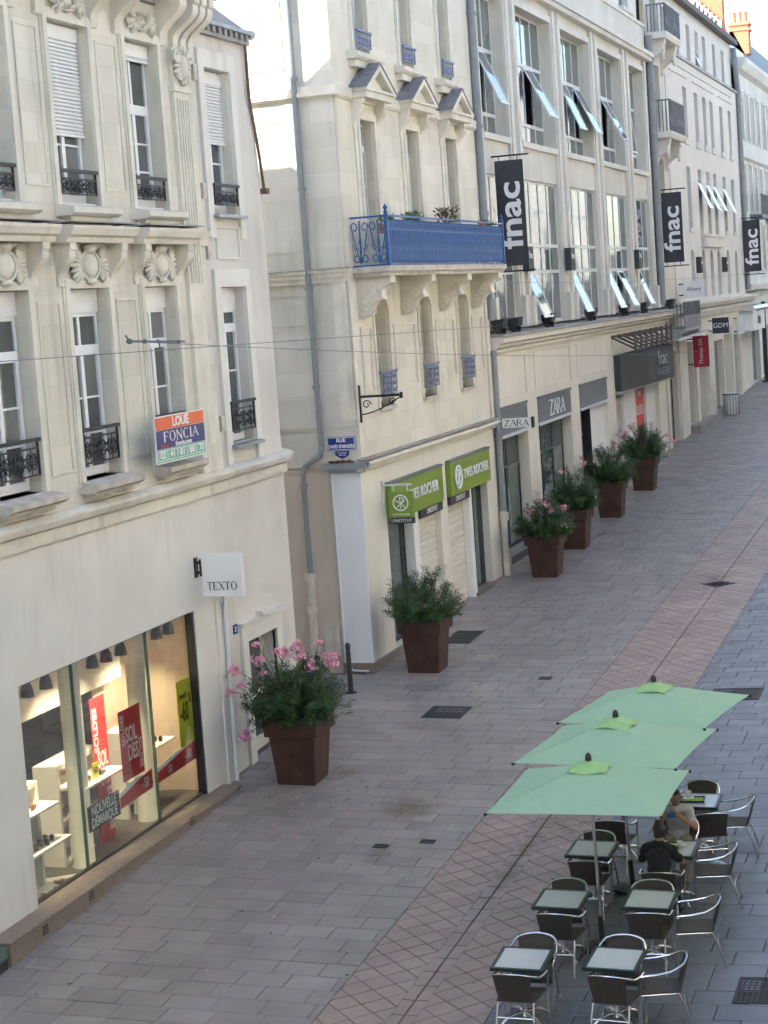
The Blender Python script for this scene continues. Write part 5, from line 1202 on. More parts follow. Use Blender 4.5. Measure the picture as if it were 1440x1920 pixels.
# small boxes and floodlights
for i, (x, z) in enumerate(((51.75, 9.72), (57.2, 9.72), (68.6, 9.76))):
    r = thing('box_sign', 'small square black sign with white letters on the %s pier of the store' % ('first', 'second', 'fourth')[i], 'sign', (x, YF, 9.35), group='small square pier signs', world=True)
    MB().box(x-.30, x+.30, YF-.24, YF-.06, 9.40, 10.08).build('panel', M['darkgrey'], r); text('fnac', (x+.0, YF-.245, z+.12), XP, ZP, .28, M['letterw'], r, depth=.004)
FL = [(48.0, 'on the ledge next to the corner house'), (49.6, 'on the ledge left of the first tilted sash'), (53.6, 'under the second window bay'), (59.6, 'under the third window bay'), (65.2, 'left of the fourth bay middle'), (68.9, 'under the fourth pier'), (74.8, 'on the ledge beside the balcony column')]
def flood(x, where, z=7.86, y=YF-.25):
    r = thing('floodlight', 'black floodlight %s' % where, 'floodlight', (x, y, z), group='floodlights on the ledge')
    mb = MB(); mb.prism([(-.08, .1), (.16, .04), (.22, .3), (-.12, .34)], -.26, .26); mb.build('housing', M['black'], r)
    mb = MB(); mb.box(-.3, -.27, -.03, .1, -.07, .22); mb.box(.27, .3, -.03, .1, -.07, .22); mb.box(-.3, .3, -.03, .05, -.09, -.06); mb.build('yoke', M['black'], r)
    MB().box(-.22, .22, .2, .215, .1, .28).build('lens', M['pane'], r)
for x, w in FL: flood(x, w)
# hanging banners
def banner(x, ya, yb, z0, z1, label, wall):
    r = thing('hanging_banner', label, 'banner', (x, YF, z0), group='black hanging banners', world=True)
    mb = MB(); n = 10
    for i in range(n):
        a, b = ya+(yb-ya)*i/n, ya+(yb-ya)*(i+1)/n
        f = lambda t: x+.012*math.sin(t*9)
        mb.add([(f(a), a, z0), (f(b), b, z0), (f(b), b, z1), (f(a), a, z1), (f(a)+.02, a, z0), (f(b)+.02, b, z0), (f(b)+.02, b, z1), (f(a)+.02, a, z1)], [(0,1,2,3),(4,7,6,5),(0,4,5,1),(3,2,6,7)])
    mb.build('cloth', M['darkgrey'], r)
    for z in (z0-.14, z1+.12):
        mb = MB(); mb.tube([(x, wall, z), (x, yb-.18, z)], .025, 6)
        for y in (ya-.12, yb+.15): mb.tube([(x, y, z), (x, y, z0 if z < z0 else z1)], .012, 5)
        mb.build('rod', M['iron'], r)
    text('fnac', (x-.022, (ya+yb)/2-.0, (z0+z1)/2-.05), ZP, YP, (ya-yb)*1.12, M['letterw'], r, depth=.006, sx=1.27*(z1-z0)/2.75, bold=.018)
banner(49.2, 5.74, 4.98, 9.55, 12.3, 'black hanging banner with white letters nearest, beside the blue balcony', YF+.06)
banner(74.3, 5.62, 4.84, 9.6, 12.28, 'black hanging banner with white letters, the middle of three', YF+.06)
banner(99.0, 5.66, 4.82, 9.1, 11.7, 'black hanging banner with white letters, the farthest of three', YF+.06)
# ================================================================ long white house with many narrow windows
D = thing('white_house', 'long pale stone house with rows of narrow windows beyond the store', 'house', (86, YF, gz(86, YF)), world=True)
DX = [78.7, 81.9, 85.05, 87.55, 89.8, 93.0, 96.0]; DW = 1.05
h3 = [(x, x+DW, 10.87 if 2 <= i <= 4 else 11.1, 13.69) for i, x in enumerate(DX) if i]
h2 = [(x, x+DW, 14.87, 17.03) for x in DX if x > 80]
ha = [(x, x+DW, 8.1, 10.2) for x in DX if x > 80]
mb = MB(); mb.wall(77.6, 99.6, 7.9, 18.2, YF, h3+h2+ha, .34)
for x in DX[1:]: mb.arch(x, x+DW, 9.75, .45, YF, .34)
mb.build('front_wall', M['stoneD'], D)
mb = MB(); mb.wall(77.6, 99.6, 18.2, 20.6, YF+.2, [(x, x+DW, 18.45, 20.0) for x in DX], .35); mb.build('attic_wall', M['stoneD'], D)
MB().box(73.6, 99.5, YF+.8, 12.6, 3, 20.4).build('sun_block_core', M['indark'], D)  # hidden filling added to keep sun from leaking through
MB().prism([(YF-.05, 20.6), (YF-.05, 20.75), (YF+.2, 20.85), (8.8, 22.6), (12.6, 20.6)], 73.5, 99.6).build('roof', M['roofbrown'], D)
MB().prism([(YF-.18, 20.55), (YF-.18, 20.78), (YF+.1, 20.82), (YF+.1, 20.55)], 73.6, 99.7).build('gutter', M['roofbrown'], D)
mb = MB(); mb.box(77.6, 99.6, YF-.1, YF+.2, 18.12, 18.24); mb.build('string_course', M['zincdark'], D)
for x0, x1, z in ((78.5, 83.2, 17.42), (84.8, 91.2, 17.42), (92.7, 97.4, 17.42), (78.5, 97.4, 17.75)):
    MB().box(x0, x1, YF-.05, YF+.02, z, z+.05).build('drip_mould', M['stoneD'], D)
for i, x in enumerate(DX):
    for z0, z1, y in (((18.45, 20.0, YF+.5),) if i == 0 else ((18.45, 20.0, YF+.5), (14.87, 17.03, YF+.28), (h3[i-1][2], 13.69, YF+.28), (8.1, 10.2, YF+.28))):
        mb = MB(); mb.frame(x+.01, x+DW-.01, z0, z1, .06, y, y+.05); mb.box(x+DW/2-.03, x+DW/2+.03, y, y+.05, z0+.06, z1-.06); zz = z0+(z1-z0)*.3; mb.box(x+.07, x+DW-.07, y-.004, y+.05, zz, zz+.05)
        w = mb.build('window', M['oldwood'], D)
        MB().box(x+.06, x+DW-.06, y+.02, y+.03, z0+.06, z1-.06).build('pane', M['paneD'], w)
    if i: MB().box(x-.08, x+DW+.08, YF-.08, YF+.3, 14.6, 14.87).build('sill', M['trimC'], D)
    if i in (1, 5, 6): MB().box(x-.06, x+DW+.06, YF-.07, YF+.3, 10.9, 11.1).build('sill', M['trimC'], D)
mb = MB(); mb.box(85.0, 91.3, YF-.25, YF+.1, 10.75, 10.87); mb.box(85.1, 91.2, YF-.18, YF+.1, 10.3, 10.75); mb.build('broad_sill', M['trimC'], D)
def sash(x, zt, h, th, y=YF+.24):
    c_, s_ = math.cos(th), math.sin(th); T = lambda a, d, z: (a, y + z*s_ + d*c_, zt + z*c_ - d*s_)
    mb = MB(T); mb.frame(x+.04, x+DW-.04, -h, 0, .05, 0, .04); s_o = mb.build('open_sash', M['upvc'], D); MB(T).box(x+.09, x+DW-.09, .01, .025, -h+.05, -.05).build('pane', M['paneC'], s_o)
for k in (2, 3, 4, 5): sash(DX[k], 13.6, 1.8, .42)
sash(DX[3], 19.6, 1.2, .35, YF+.45)
for x in (82.9+.35, 91.3): 
    r = thing('box_sign', 'small dark sign between the arched windows, %s one' % ('near' if x < 90 else 'far'), 'sign', (x, YF, 9.0), world=True)
    MB().box(x, x+.5, YF-.22, YF+.02, 9.15, 9.85).build('panel', M['darkgrey'], r); text('fnac', (x+.25, YF-.225, 9.6), XP, ZP, .22, M['letterw'], r, depth=.004)
# balconied bay with carved consoles between the store and the house
mb = MB(); mb.wall(73.55, 77.6, 7.9, 18.2, YF+.02, [(75.0, 76.3, 14.9, 17.3), (75.0, 76.3, 10.6, 13.7)], .4); mb.build('bay_wall', M['stoneC'], D)
mb = MB(); mb.wall(73.55, 77.6, 18.2, 20.6, YF+.02, [(74.9, 76.4, 18.45, 20.4)], .4); mb.build('bay_attic', M['stoneC'], D)
for z0, z1 in ((14.9, 17.3), (10.6, 13.7), (18.45, 20.4)): window(D, 75.0, 76.3, z0, z1, YF+.38, M['oldwood'], M['paneC'], 2, 2)
for zb_, zt_ in ((14.35, 15.75), (18.1, 19.35)):
    mb = MB(); mb.prism([(YF+.02, zb_), (YF-.7, zb_), (YF-.76, zb_+.14), (YF-.76, zb_+.24), (YF+.02, zb_+.24)], 73.8, 77.5); mb.build('balcony_slab', M['trimC'], D)
    for x in (74.1, 76.7):
        mb = MB(); console(mb, x, x+.4, YF, zb_-1.1, zb_, .62, 10); leafy(mb, x+.2, YF-.5, zb_-.45, .5, .5, 4)
        mb.build('console', M['trimC'], D, smooth=True)
    mb = MB()
    for k in range(24): x = 73.9+3.5*k/23; mb.box(x-.018, x+.018, YF-.72, YF-.69, zb_+.24, zt_)
    for k in range(6): y = YF-.7+.66*k/5; mb.box(73.9-.018, 73.9+.018, y-.018, y+.018, zb_+.24, zt_)
    for k in range(10): mb.tube(scroll((74.1+3.1*k/9, YF-.705, zb_+.65), .15, 1.3, k, 1, 10), .018, 5)
    mb.box(73.86, 77.45, YF-.74, YF-.67, zt_, zt_+.05); mb.box(73.86, 73.94, YF-.7, YF, zt_, zt_+.05); mb.build('balustrade', M['irongrey'], D)
mb = MB(); mb.prism([(YF+.02, 6.55), (YF-.4, 6.6), (YF-.8, 6.9), (YF-.8, 7.0), (YF+.02, 7.0)], 74.5, 78.6); mb.build('low_balcony_slab', M['zincdark'], D)
mb = MB()
for k in range(26): x = 74.55+4.0*k/25; mb.box(x-.02, x+.02, YF-.78, YF-.75, 7.0, 8.0)
for k in range(6): y = YF-.76+.7*k/5; mb.box(74.53, 74.57, y-.018, y+.018, 7.0, 8.0)
mb.box(74.5, 78.6, YF-.8, YF-.73, 8.0, 8.05); mb.box(74.5, 78.6, YF-.785, YF-.745, 7.0, 7.5); mb.build('low_balcony_rail', M['irongrey'], D)
mb = MB(); mb.prism([(YF+.05, 7.6), (YF-.3, 7.64), (YF-.42, 7.84), (YF-.42, 7.92), (YF+.4, 8.06)], 79.2, 100.5); mb.prism([(YF+.05, 7.2), (YF-.1, 7.24), (YF-.22, 7.5), (YF-.22, 7.6), (YF+.05, 7.6)], 79.2, 100.2); mb.build('shop_cornice', M['trimC'], D)
downpipe(D, [(73.6, YF-.1, 18.2), (73.55, YF-.1, 8.0)], .14, M['pipe'], [(73.58, YF-.1, z) for z in (16, 12)])
downpipe(D, [(99.3, YF+.0, 20.4), (99.4, YF-.12, 18.3), (99.6, YF-.12, 8.2)], .13, M['pipe'], [(99.5, YF-.12, 17.8), (99.5, YF-.12, 13)])
# shops of the white house
SHP = [(74.4, 76.9, 2.4, 6.1), (79.3, 81.2, 2.8, 6.3), (82.1, 84.9, 2.55, 5.75), (86.9, 90.4, 2.75, 6.05), (90.75, 92.95, 2.75, 6.2), (93.6, 95.6, 2.9, 6.1)]
mb = MB(); mb.wall(73.55, 100.0, 1.9, 7.6, YF+.02, SHP, .55); mb.build('shop_wall', M['shopC'], D)
for i, (a, b, z0, z1) in enumerate(SHP):
    if i in (2, 4):
        MB().box(a, b, YF+.5, YF+.55, z0, z1).build('recess_wall', M['stoneC'], D); continue
    mb = MB(); y = YF+.25; mb.frame(a, b, z0, z1, .08, y, y+.06); mb.box((a+b)/2-.04, (a+b)/2+.04, y, y+.06, z0+.08, z1-.08); w = mb.build('shop_window', M['black' if i < 2 else 'greyframe'], D)
    MB().box(a+.08, (a+b)/2-.04, y+.02, y+.035, z0+.08, z1-.08).build('pane', M['paneZ'], w); MB().box((a+b)/2+.04, b-.08, y+.02, y+.035, z0+.08, z1-.08).build('pane', M['paneC'], w)
MB().box(82.1, 84.9, YF-.04, YF+.3, 5.2, 5.95).build('fascia_panel', M['midgrey'], D)
for a, b in ((73.9, 74.35), (77.1, 79.1), (81.3, 82.0), (85.0, 86.8), (93.0, 93.5), (95.7, 96.3)):
    MB().box(a, b, YF-.08, YF+.02, 2.0, 6.5).build('shop_pilaster', M['trimC'], D)
MB().box(79.0, 85.2, YF-.5, YF+.02, 2.0, 2.85).build('entrance_step', M['greystone'], D)
M['plaque2'] = mat('dark navy panel', (.02,.025,.06), .4)
def blade(name, x, ya, yb, z0, z1, mt, label, tx=None, tm='letterw', size=.2, vert=False, sx=1):
    r = thing(name, label, 'sign', (x, YF, z0), world=True)
    MB().box(x-.06, x+.06, yb, ya, z0, z1).build('panel', M[mt], r)
    mb = MB(); mb.box(x-.02, x+.02, ya, YF+.05, z1-.15, z1-.1); mb.box(x-.02, x+.02, ya, YF+.05, z0+.1, z0+.15); mb.build('arms', M['black'], r)
    if tx: text(tx, (x-.065, (ya+yb)/2, (z0+z1)/2), ZP if vert else LFT, YP if vert else ZP, size, M[tm], r, depth=.004, sx=sx)
    return r
blade('projecting_sign', 79.6, 5.5, 4.85, 5.25, 6.55, 'darkred', 'tall crimson projecting sign with faint vertical lettering', 'Thomas SIA', 'letterw', .22, True)
blade('projecting_sign', 86.0, 5.58, 4.85, 6.42, 7.12, 'plaque2', 'navy projecting sign with white capitals above the far shop', 'GDM', 'letterw', .3)
blade('projecting_sign', 78.2, 5.55, 4.7, 8.15, 8.85, 'signwhite', 'white projecting insurance sign with blue lettering over the low iron balcony', 'Allianz', 'navy', .22, False)
blade('projecting_sign', 94.5, 5.6, 5.25, 6.1, 7.0, 'signwhite', 'small pale projecting sign beside the far awning box')
def bin_():
    r = thing('litter_bin', 'grey cylindrical litter bin against the far shop front', 'bin', (86.2, 4.95, gz(86.2, 4.95)), world=False)
    mb = MB(); mb.lathe([(.26, 0), (.34, .1), (.36, .9), (.34, .98), (.3, .98)], (0,0,0), 16); mb.build('drum', M['greyframe'], r, smooth=True)
    mb = MB()
    for k in range(16): a = k*math.pi/8; mb.box(.355*math.cos(a)-.012, .355*math.cos(a)+.012, .355*math.sin(a)-.012, .355*math.sin(a)+.012, .06, .96)
    mb.lathe([(.375, .9), (.375, .97), (.33, .97)], (0,0,0), 16); mb.build('slats', M['irongrey'], r)
bin_()
# ================================================================ houses at the end of the view
E_ = thing('far_house', 'pale house with white blinds at the right edge beyond the downpipe', 'house', (110, YF, gz(110, YF)), world=True)
EXs = [100.9, 103.2, 105.5, 107.8, 110.6, 113]
mb = MB(); mb.wall(99.75, 125, 8.1, 19.6, YF+.02, [(x, x+1.1, z0, z0+2.4) for x in EXs for z0 in (9.2, 12.3, 16)], .35); mb.build('front_wall', M['stoneE'], E_)
for x in EXs:
    for z0 in (9.2, 12.3, 16):
        MB().box(x, x+1.1, YF+.3, YF+.33, z0, z0+2.4).build('window', M['pane'], E_); MB().box(x+.02, x+1.08, YF+.16, YF+.2, z0+1.5, z0+2.4).build('blind', M['shutter'], E_)
        mb = MB(); architrave(mb, x, x+1.1, z0-.1, z0+2.4, .14, YF+.02, .06); mb.build('window_surround', M['stoneE'], E_)
mb = MB(); mb.prism([(YF+.02, 19.3), (YF-.3, 19.4), (YF-.55, 19.75), (YF-.55, 19.95), (YF+.3, 20.0)], 99.6, 125); mb.prism([(YF+.02, 14.9), (YF-.15, 15), (YF-.15, 15.3), (YF+.02, 15.35)], 99.75, 125); mb.prism([(YF+.02, 8.1), (YF-.3, 8.15), (YF-.35, 8.45), (YF+.02, 8.5)], 99.75, 125); mb.build('cornice', M['stoneE'], E_)
MB().box(99.9, 125, YF+.7, 13, 3, 19.9).build('sun_block_core', M['indark'], E_)  # added solid, unseen, blocks sun behind the front
MB().prism([(YF-.2, 19.96), (YF+.9, 22.2), (9, 23), (13, 20)], 106, 125).build('roof', M['slate'], E_)
mb = MB(); mb.quad((99.9, YF+.2, 19.9), (99.9, 12.5, 19.9), (99.9, 12.5, 22.2), (99.9, 6.25, 22.2), (99.9, YF+.2, 20.4)); mb.box(99.95, 106, YF+.3, 12.5, 19.9, 20.8); mb.build('white_gable', M['whitewall'], E_)
for x in (103, 110):
    mb = MB()
    for k in range(20): xx = x+3.2*k/19; mb.box(xx-.02, xx+.02, YF-.62, YF-.59, 12.1, 13.1)
    mb.box(x-.05, x+3.25, YF-.64, YF-.57, 13.1, 13.16); mb.box(x-.1, x+3.3, YF-.65, YF, 11.9, 12.1); mb.build('balcony', M['irongrey'], E_)
mb = MB(); mb.wall(99.75, 125, 2.6, 8.1, YF+.05, [(101.5, 104.8, 3.3, 6.0), (106, 109, 3.4, 6.1), (110, 114, 3.5, 6.1)], .4); mb.build('shop_wall', M['stoneE'], E_)
for a, b in ((101.5, 104.8), (106, 109), (110, 114)): MB().box(a, b, YF+.3, YF+.33, 3.2, 6.1).build('shop_window', M['paneC'], E_)
# teal glass shop with box sign at the end of the white house
mb = MB(); mb.wall(96.3, 99.75, 2.3, 7.3, YF, [(96.5, 99.5, 2.9, 6.0)], .3); mb.build('end_shop_wall', M['white'], D)
MB().box(96.5, 99.5, YF+.22, YF+.25, 2.9, 6.0).build('end_shop_window', M['paneZ'], D)
s = thing('awning_box', 'white box sign with rounded silver canopy above the far glass shop', 'sign', (98.4, YF, 6.0), world=True)
MB().box(96.5, 101.3, YF-.7, YF+.02, 6.15, 7.15).build('box', M['signwhite'], s); MB().prism([(YF-.85, 7.15), (YF-.9, 7.25), (YF-.7, 7.38), (YF, 7.42), (YF, 7.15)], 96.3, 102.3).build('canopy', M['alu'], s); MB().box(98.3, 99.5, YF-.71, YF-.7, 6.45, 6.85).build('label', M['darkgrey'], s)
mb = MB(); mb.box(102.5, 102.7, YF-.6, YF-.4, gz(102.6, 5.2), 7.5); mb.box(102.3, 102.9, YF-.75, YF-.3, gz(102.6, 5.2), gz(102.6, 5.2)+.1); mb.build('signal_post', M['black'], None, label='slim black post on the far pavement at the right edge', cat='post')
# chimneys
def brick_stack(x0, x1, y0, y1, z0, z1, label, pots, steps=False):
    r = thing('chimney', label, 'chimney', ((x0+x1)/2, (y0+y1)/2, z0), world=True)
    MB().box(x0, x1, y0, y1, z0, z1).build('stack', M['brick'], r)
    mb = MB(); mb.box(x0-.08, x1+.08, y0-.08, y1+.08, z1-.3, z1-.18); mb.box(x0-.08, x1+.08, y0-.08, y1+.08, z1, z1+.14); mb.build('band', M['pot'], r)
    for y in pots: mb = MB(); mb.lathe([(.16, 0), (.13, .1), (.12, .55), (.15, .6), (.1, .6)], ((x0+x1)/2, y, z1+.14), 10); mb.build('chimney_pot', M['pot'], r, smooth=True)
    return r
brick_stack(106, 107, 5.25+.5, 6.75, 20.8, 22.35, 'brick chimney with three clay pots at the upper right', (5.95, 6.25, 6.55))
c = brick_stack(98.6, 99.4, 6.1, 7.3, 20.9, 24.5, 'tall brick chimney with stepped stone edge behind the roof line', (6.4, 6.9))
mb = MB()
for k in range(7): mb.box(98.3, 98.6, 6.15+k*.2, 6.45+k*.2, 20.8, 21.75+k*.2)
mb.build('stepped_coping', M['whitewall'], c)

# ================================================================ unseen house added to keep sun off the street, and the sunny side of the street (behind the lens)
G_ = thing('shading_house', 'pale stone house added outside the left edge to shade the street', 'house', (0, YF, 0), world=True)
MB().box(-45, 15.4, YF+.05, 14, -2, 17.8).build('wall', M['stoneA'], G_)
MB().prism([(YF, 17.8), (9, 20.2), (14, 17.8)], -45, 15.4).build('roof', M['slate'], G_)
for n_, (x0, x1, h, col) in enumerate(((-60, -12, 16, 'oppo'), (-12, 14, 15, 'stoneE'), (14, 40, 17, 'oppo'), (40, 62, 15.5, 'stoneD'), (62, 90, 18, 'oppo'), (90, 130, 17, 'stoneE'))):
    O = thing('opposite_house', 'sunlit house on the camera side of the street, number %s along it' % ('one','two','three','four','five','six')[n_], 'house', ((x0+x1)/2, -7.1, 0), world=True)
    yo = -7.15; g = GX*(x0+x1)/2; Tm = lambda x, d, z: (x, yo-d, z)
    hs = []; x = x0+1.2
    while x < x1-2:
        hs += [(x, x+1.3, g+z, g+z+2.2) for z in (4.6, 8.0, 11.4)]; x += 3.1
    mb = MB(Tm); mb.wall(x0, x1, g-3, g+h, 0, hs, .3); mb.build('wall', M[col], O)
    mb = MB(Tm)
    for a, b, c0, c1 in hs: mb.box(a, b, .28, .3, c0, c1)
    mb.build('windows', M['pane'], O, kind='stuff')
    MB(Tm).prism([(0-.4, g+h), (3, g+h+2.5), (9, g+h)], x0, x1).build('roof', M['slate'], O)
    MB(Tm).box(x0, x1, .6, 9, g-3, g+h-.1).build('sun_block_core', M['indark'], O)  # unseen filling added to block light behind the wall sheet
FLOWERS1 = [(.55,2.44),(.53,2.19),(.97,1.99),(.87,1.70),(1.11,1.60),(.10,2.30),(.20,2.32),(-.18,2.23),(-.14,2.42),(-.53,2.46),(-.71,2.24),(-.35,2.07),(-.27,1.93),(.05,1.81),(.88,.80),(.47,1.92),(-.72,2.10)]
CAB = [(8, 4.25, 8.62), (47.6, 5.38, 8.02), (24.8, 5.0, 8.52), (101.8, 5.0, 5.35), (46.3, 5.0, 9.12), (103.3, 5.0, 9.1)]
# ================================================================ planters with oleanders
def leaf_quad(mb, c, d, up, l, w):
    sd = d.cross(up)
    if sd.length < 1e-4: sd = Vector((1,0,0))
    sd = sd.normalized()*w; nrm = sd.cross(d).normalized()*(-.12*l)
    a, b, e = c, c+d*l*.45+nrm*.3, c+d*l+nrm*1.2
    mb.add([tuple(a), tuple(b+sd), tuple(e), tuple(b-sd), tuple(b)], [(0,1,4), (1,2,4), (0,4,3), (4,2,3)])
def oleander(seed, H, R, shoots):
    """rounded bush: leafy shoots spread through a dome, each on its own thin stem"""
    rnd = random.Random(seed); lf = MB(); st = MB(); Z = Vector((0, 0, 1))
    for i in range(shoots):
        a = rnd.uniform(0, 6.28); u = math.sqrt(rnd.random()); t = rnd.random()
        top = H*(1-.62*u**2.2)*rnd.uniform(.82, 1.08)
        tip = Vector((R*u*math.cos(a), R*u*math.sin(a), .10 + (top-.10)*(1-(1-t)**1.7)))
        if rnd.random() < .10: tip.z += rnd.uniform(.08, .25)
        L = rnd.uniform(.22, .38); d = Vector((tip.x*.75, tip.y*.75, .25+.8*rnd.random()+.25*(1-u))).normalized()
        if tip.z < .3: d = Vector((tip.x, tip.y, rnd.uniform(-.3, .35))).normalized()
        base = tip-d*L; root = Vector((tip.x*.12+rnd.uniform(-.1, .1), tip.y*.12+rnd.uniform(-.1, .1), 0))
        if i % 3 == 0: st.tube([root, root.lerp(base, .55)+Z*.06, base, tip], .008, 4, r2=.003)
        s0 = d.orthogonal().normalized(); s1 = d.cross(s0); n = int(L/.026)
        for k in range(n):
            p = base + d*L*(k/n)
            for q in range(3):
                g = k*1.05+q*2.094+rnd.uniform(-.35, .35); f = .35+.65*(k/n)
                v = (s0*math.cos(g)+s1*math.sin(g))*rnd.uniform(.7, 1) + d*rnd.uniform(.3, .8)*f*1.3 - Z*.12
                leaf_quad(lf, p, v.normalized(), d, rnd.uniform(.09, .145), rnd.uniform(.008, .0125))
    return lf.mesh('oleander leaves', M['leaf']), st.mesh('oleander stems', M['stem']), []
OLE = [oleander(21, 1.32, .92, 250), oleander(34, 1.3, .86, 240), oleander(55, 1.12, .90, 230)]
def flower_mesh(seed):
    rnd = random.Random(seed); mb = MB()
    for i in range(22):
        c = Vector((rnd.gauss(0, .036), rnd.gauss(0, .036), rnd.gauss(0, .032))); ax = (c + Vector((0, 0, .03))).normalized(); s0 = ax.orthogonal().normalized(); s1 = ax.cross(s0)
        for k in range(5):
            a = k*1.257; d = s0*math.cos(a)+s1*math.sin(a); e = s0*math.cos(a+.63)+s1*math.sin(a+.63); f = s0*math.cos(a-.63)+s1*math.sin(a-.63)
            mb.add([tuple(c), tuple(c+e*.020+ax*.010), tuple(c+d*.035+ax*.014), tuple(c+f*.020+ax*.010)], [(0,1,2,3)])
    return mb.mesh('flower_cluster', M['petal'])
FLW = [flower_mesh(s) for s in (1, 2, 3)]
def planter(x, y, k, rz, label, plabel, flowers):
    """square tapering planter; its base stands level a few centimetres into the slope"""
    z = gz(x, y)+.0; r = thing('planter', label, 'planter', (x, y, z), group='rust brown planters along the shop fronts')
    b, t, h, rm, rh = .325, .40, 1.1, .47, .25
    mb = MB(); sh = -.02
    V = [(-b,-b,sh),(b,-b,sh),(b,b,sh),(-b,b,sh),(-t,-t,h-rh),(t,-t,h-rh),(t,t,h-rh),(-t,t,h-rh)]
    mb.add(V, [(0,3,2,1),(0,1,5,4),(1,2,6,5),(2,3,7,6),(3,0,4,7)]); mb.build('pot', M['corten'], r)
    mb = MB(); e = .035; z0, z1 = h-rh-.02, h
    o = [(-rm,-rm),(rm,-rm),(rm,rm),(-rm,rm)]; i_ = [(p*(rm-e)/rm, q*(rm-e)/rm) for p, q in o]
    V = [(p*.97, q*.97, z0) for p, q in o] + [(p, q, z1) for p, q in o] + [(p, q, z1) for p, q in i_] + [(p, q, z1-.12) for p, q in i_] + [(p*.8, q*.8, z0) for p, q in o]
    F = []
    for k_ in range(4):
        n_ = (k_+1) % 4; F += [(k_, n_, 4+n_, 4+k_), (4+k_, 4+n_, 8+n_, 8+k_), (8+k_, 8+n_, 12+n_, 12+k_), (k_, 16+k_, 16+n_, n_)]
    mb.add(V, F); mb.build('rim', M['corten'], r)
    MB().box(-rm+e, rm-e, -rm+e, rm-e, h-.2, h-.1).build('soil', M['soil'], r)
    p = thing('oleander', plabel, 'plant', (x, y, z+h-.1), rz, group='oleanders in the planters')
    lm, sm, tips = OLE[k]; q_ = (1.0, .98, 1.04, .95, 1.06, 1.0)[int(x) % 6]; p.scale = (q_, q_*(1.04 if int(x) % 2 else .97), q_*(.94 if int(x) % 3 else 1.05))
    link('foliage', lm, p, kind='stuff'); link('stems', sm, p)
    c, s = math.cos(-rz), math.sin(-rz)
    for i, (dx, dy, dz) in enumerate(flowers):
        o = link('flower_cluster', FLW[i % 3], p); o.location = (dx*c-dy*s, dx*s+dy*c, dz-(h-.1)); q = 1.0 + .35*((i*7) % 3)/2; o.scale = (q, q, q)
        # a thin shoot carries each cluster
        L_ = Vector(o.location); mb = MB(); mb.tube([L_*.35+Vector((0, 0, .1)), L_*.7+Vector((0, 0, .08)), L_], .006, 4); mb.build('flower_shoot', M['stem'], p)
        lf = MB(); rnd = random.Random(i)
        for t in range(16):
            d = Vector((rnd.uniform(-1, 1), rnd.uniform(-1, 1), rnd.uniform(-.2, .9))).normalized(); leaf_quad(lf, L_*(1-.04*t)+Vector((0, 0, -.02)), d, Vector((0, 0, 1)), .12, .011)
        lf.build('shoot_leaves', M['leaf'], p, kind='stuff')
FL1 = [(-.2,a,b) for a, b in FLOWERS1]
def rf(seed, n, lo=1.5, hi=2.05):
    rnd = random.Random(seed); return [(rnd.uniform(-.6, .2), rnd.uniform(-.75, .75), rnd.uniform(lo, hi)) for _ in range(n)]
planter(29.1, 4.55, 0, .0, 'nearest rust brown planter, between the shoe shop and the side street', 'oleander with many pink flower clusters in the nearest planter', FL1)
planter(37.0, 4.70, 1, 1.1, 'rust brown planter in front of the shop with green signs', 'oleander without flowers in front of the green shop signs', [])
planter(47.5, 4.57, 2, 2.0, 'third rust brown planter, at the downpipe past the green signs', 'oleander with a few pink flowers beside the first tall shop window', [(-.3,.7,1.35),(-.3,.3,1.75),(-.3,-.12,1.95),(-.3,-.25,1.75),(-.3,-.55,1.85),(-.3,-.5,1.4),(-.2,.05,2.05)])
planter(51.6, 4.70, 1, 3.3, 'fourth rust brown planter, partly behind the third', 'oleander with one pale cluster in the fourth planter', [(-.1,.3,2.15)])
planter(57.2, 4.76, 0, 4.1, 'fifth rust brown planter, before the grey awning bay', 'oleander in the fifth planter with pink buds at its left', [(-.2,.85,1.85),(-.2,.75,1.7),(0,-.1,1.75)])
planter(62.9, 4.75, 1, 5.0, 'farthest rust brown planter, below the long anthracite sign', 'oleander in the farthest planter with pink flowers at both sides', [(-.2,.75,1.9),(-.1,.35,2.15),(0,.55,1.95),(.1,-.75,1.8),(.1,-1.0,1.6),(-.2,.9,1.6)])
# bollards
def bollard(x, y, label):
    r = thing('bollard', label, 'bollard', (x, y, gz(x, y)), group='black bollards at the side street')
    mb = MB(); mb.lathe([(.055, 0), (.052, .82), (.045, .84), (.045, .87), (.055, .9), (.055, .96), (.03, 1.0)], (0,0,0), 12); mb.build('post', M['black'], r, smooth=True)
    mb = MB(); mb.lathe([(.12, -.03), (.12, .015), (.07, .03), (.06, .03)], (0,0,0), 14); mb.build('base_plate', M['black'], r, smooth=True)
bollard(34.98, 5.70, 'black bollard in plain view at the white corner of the green sign shop')
bollard(33.9, 5.95, 'black bollard half hidden behind the pink oleander')
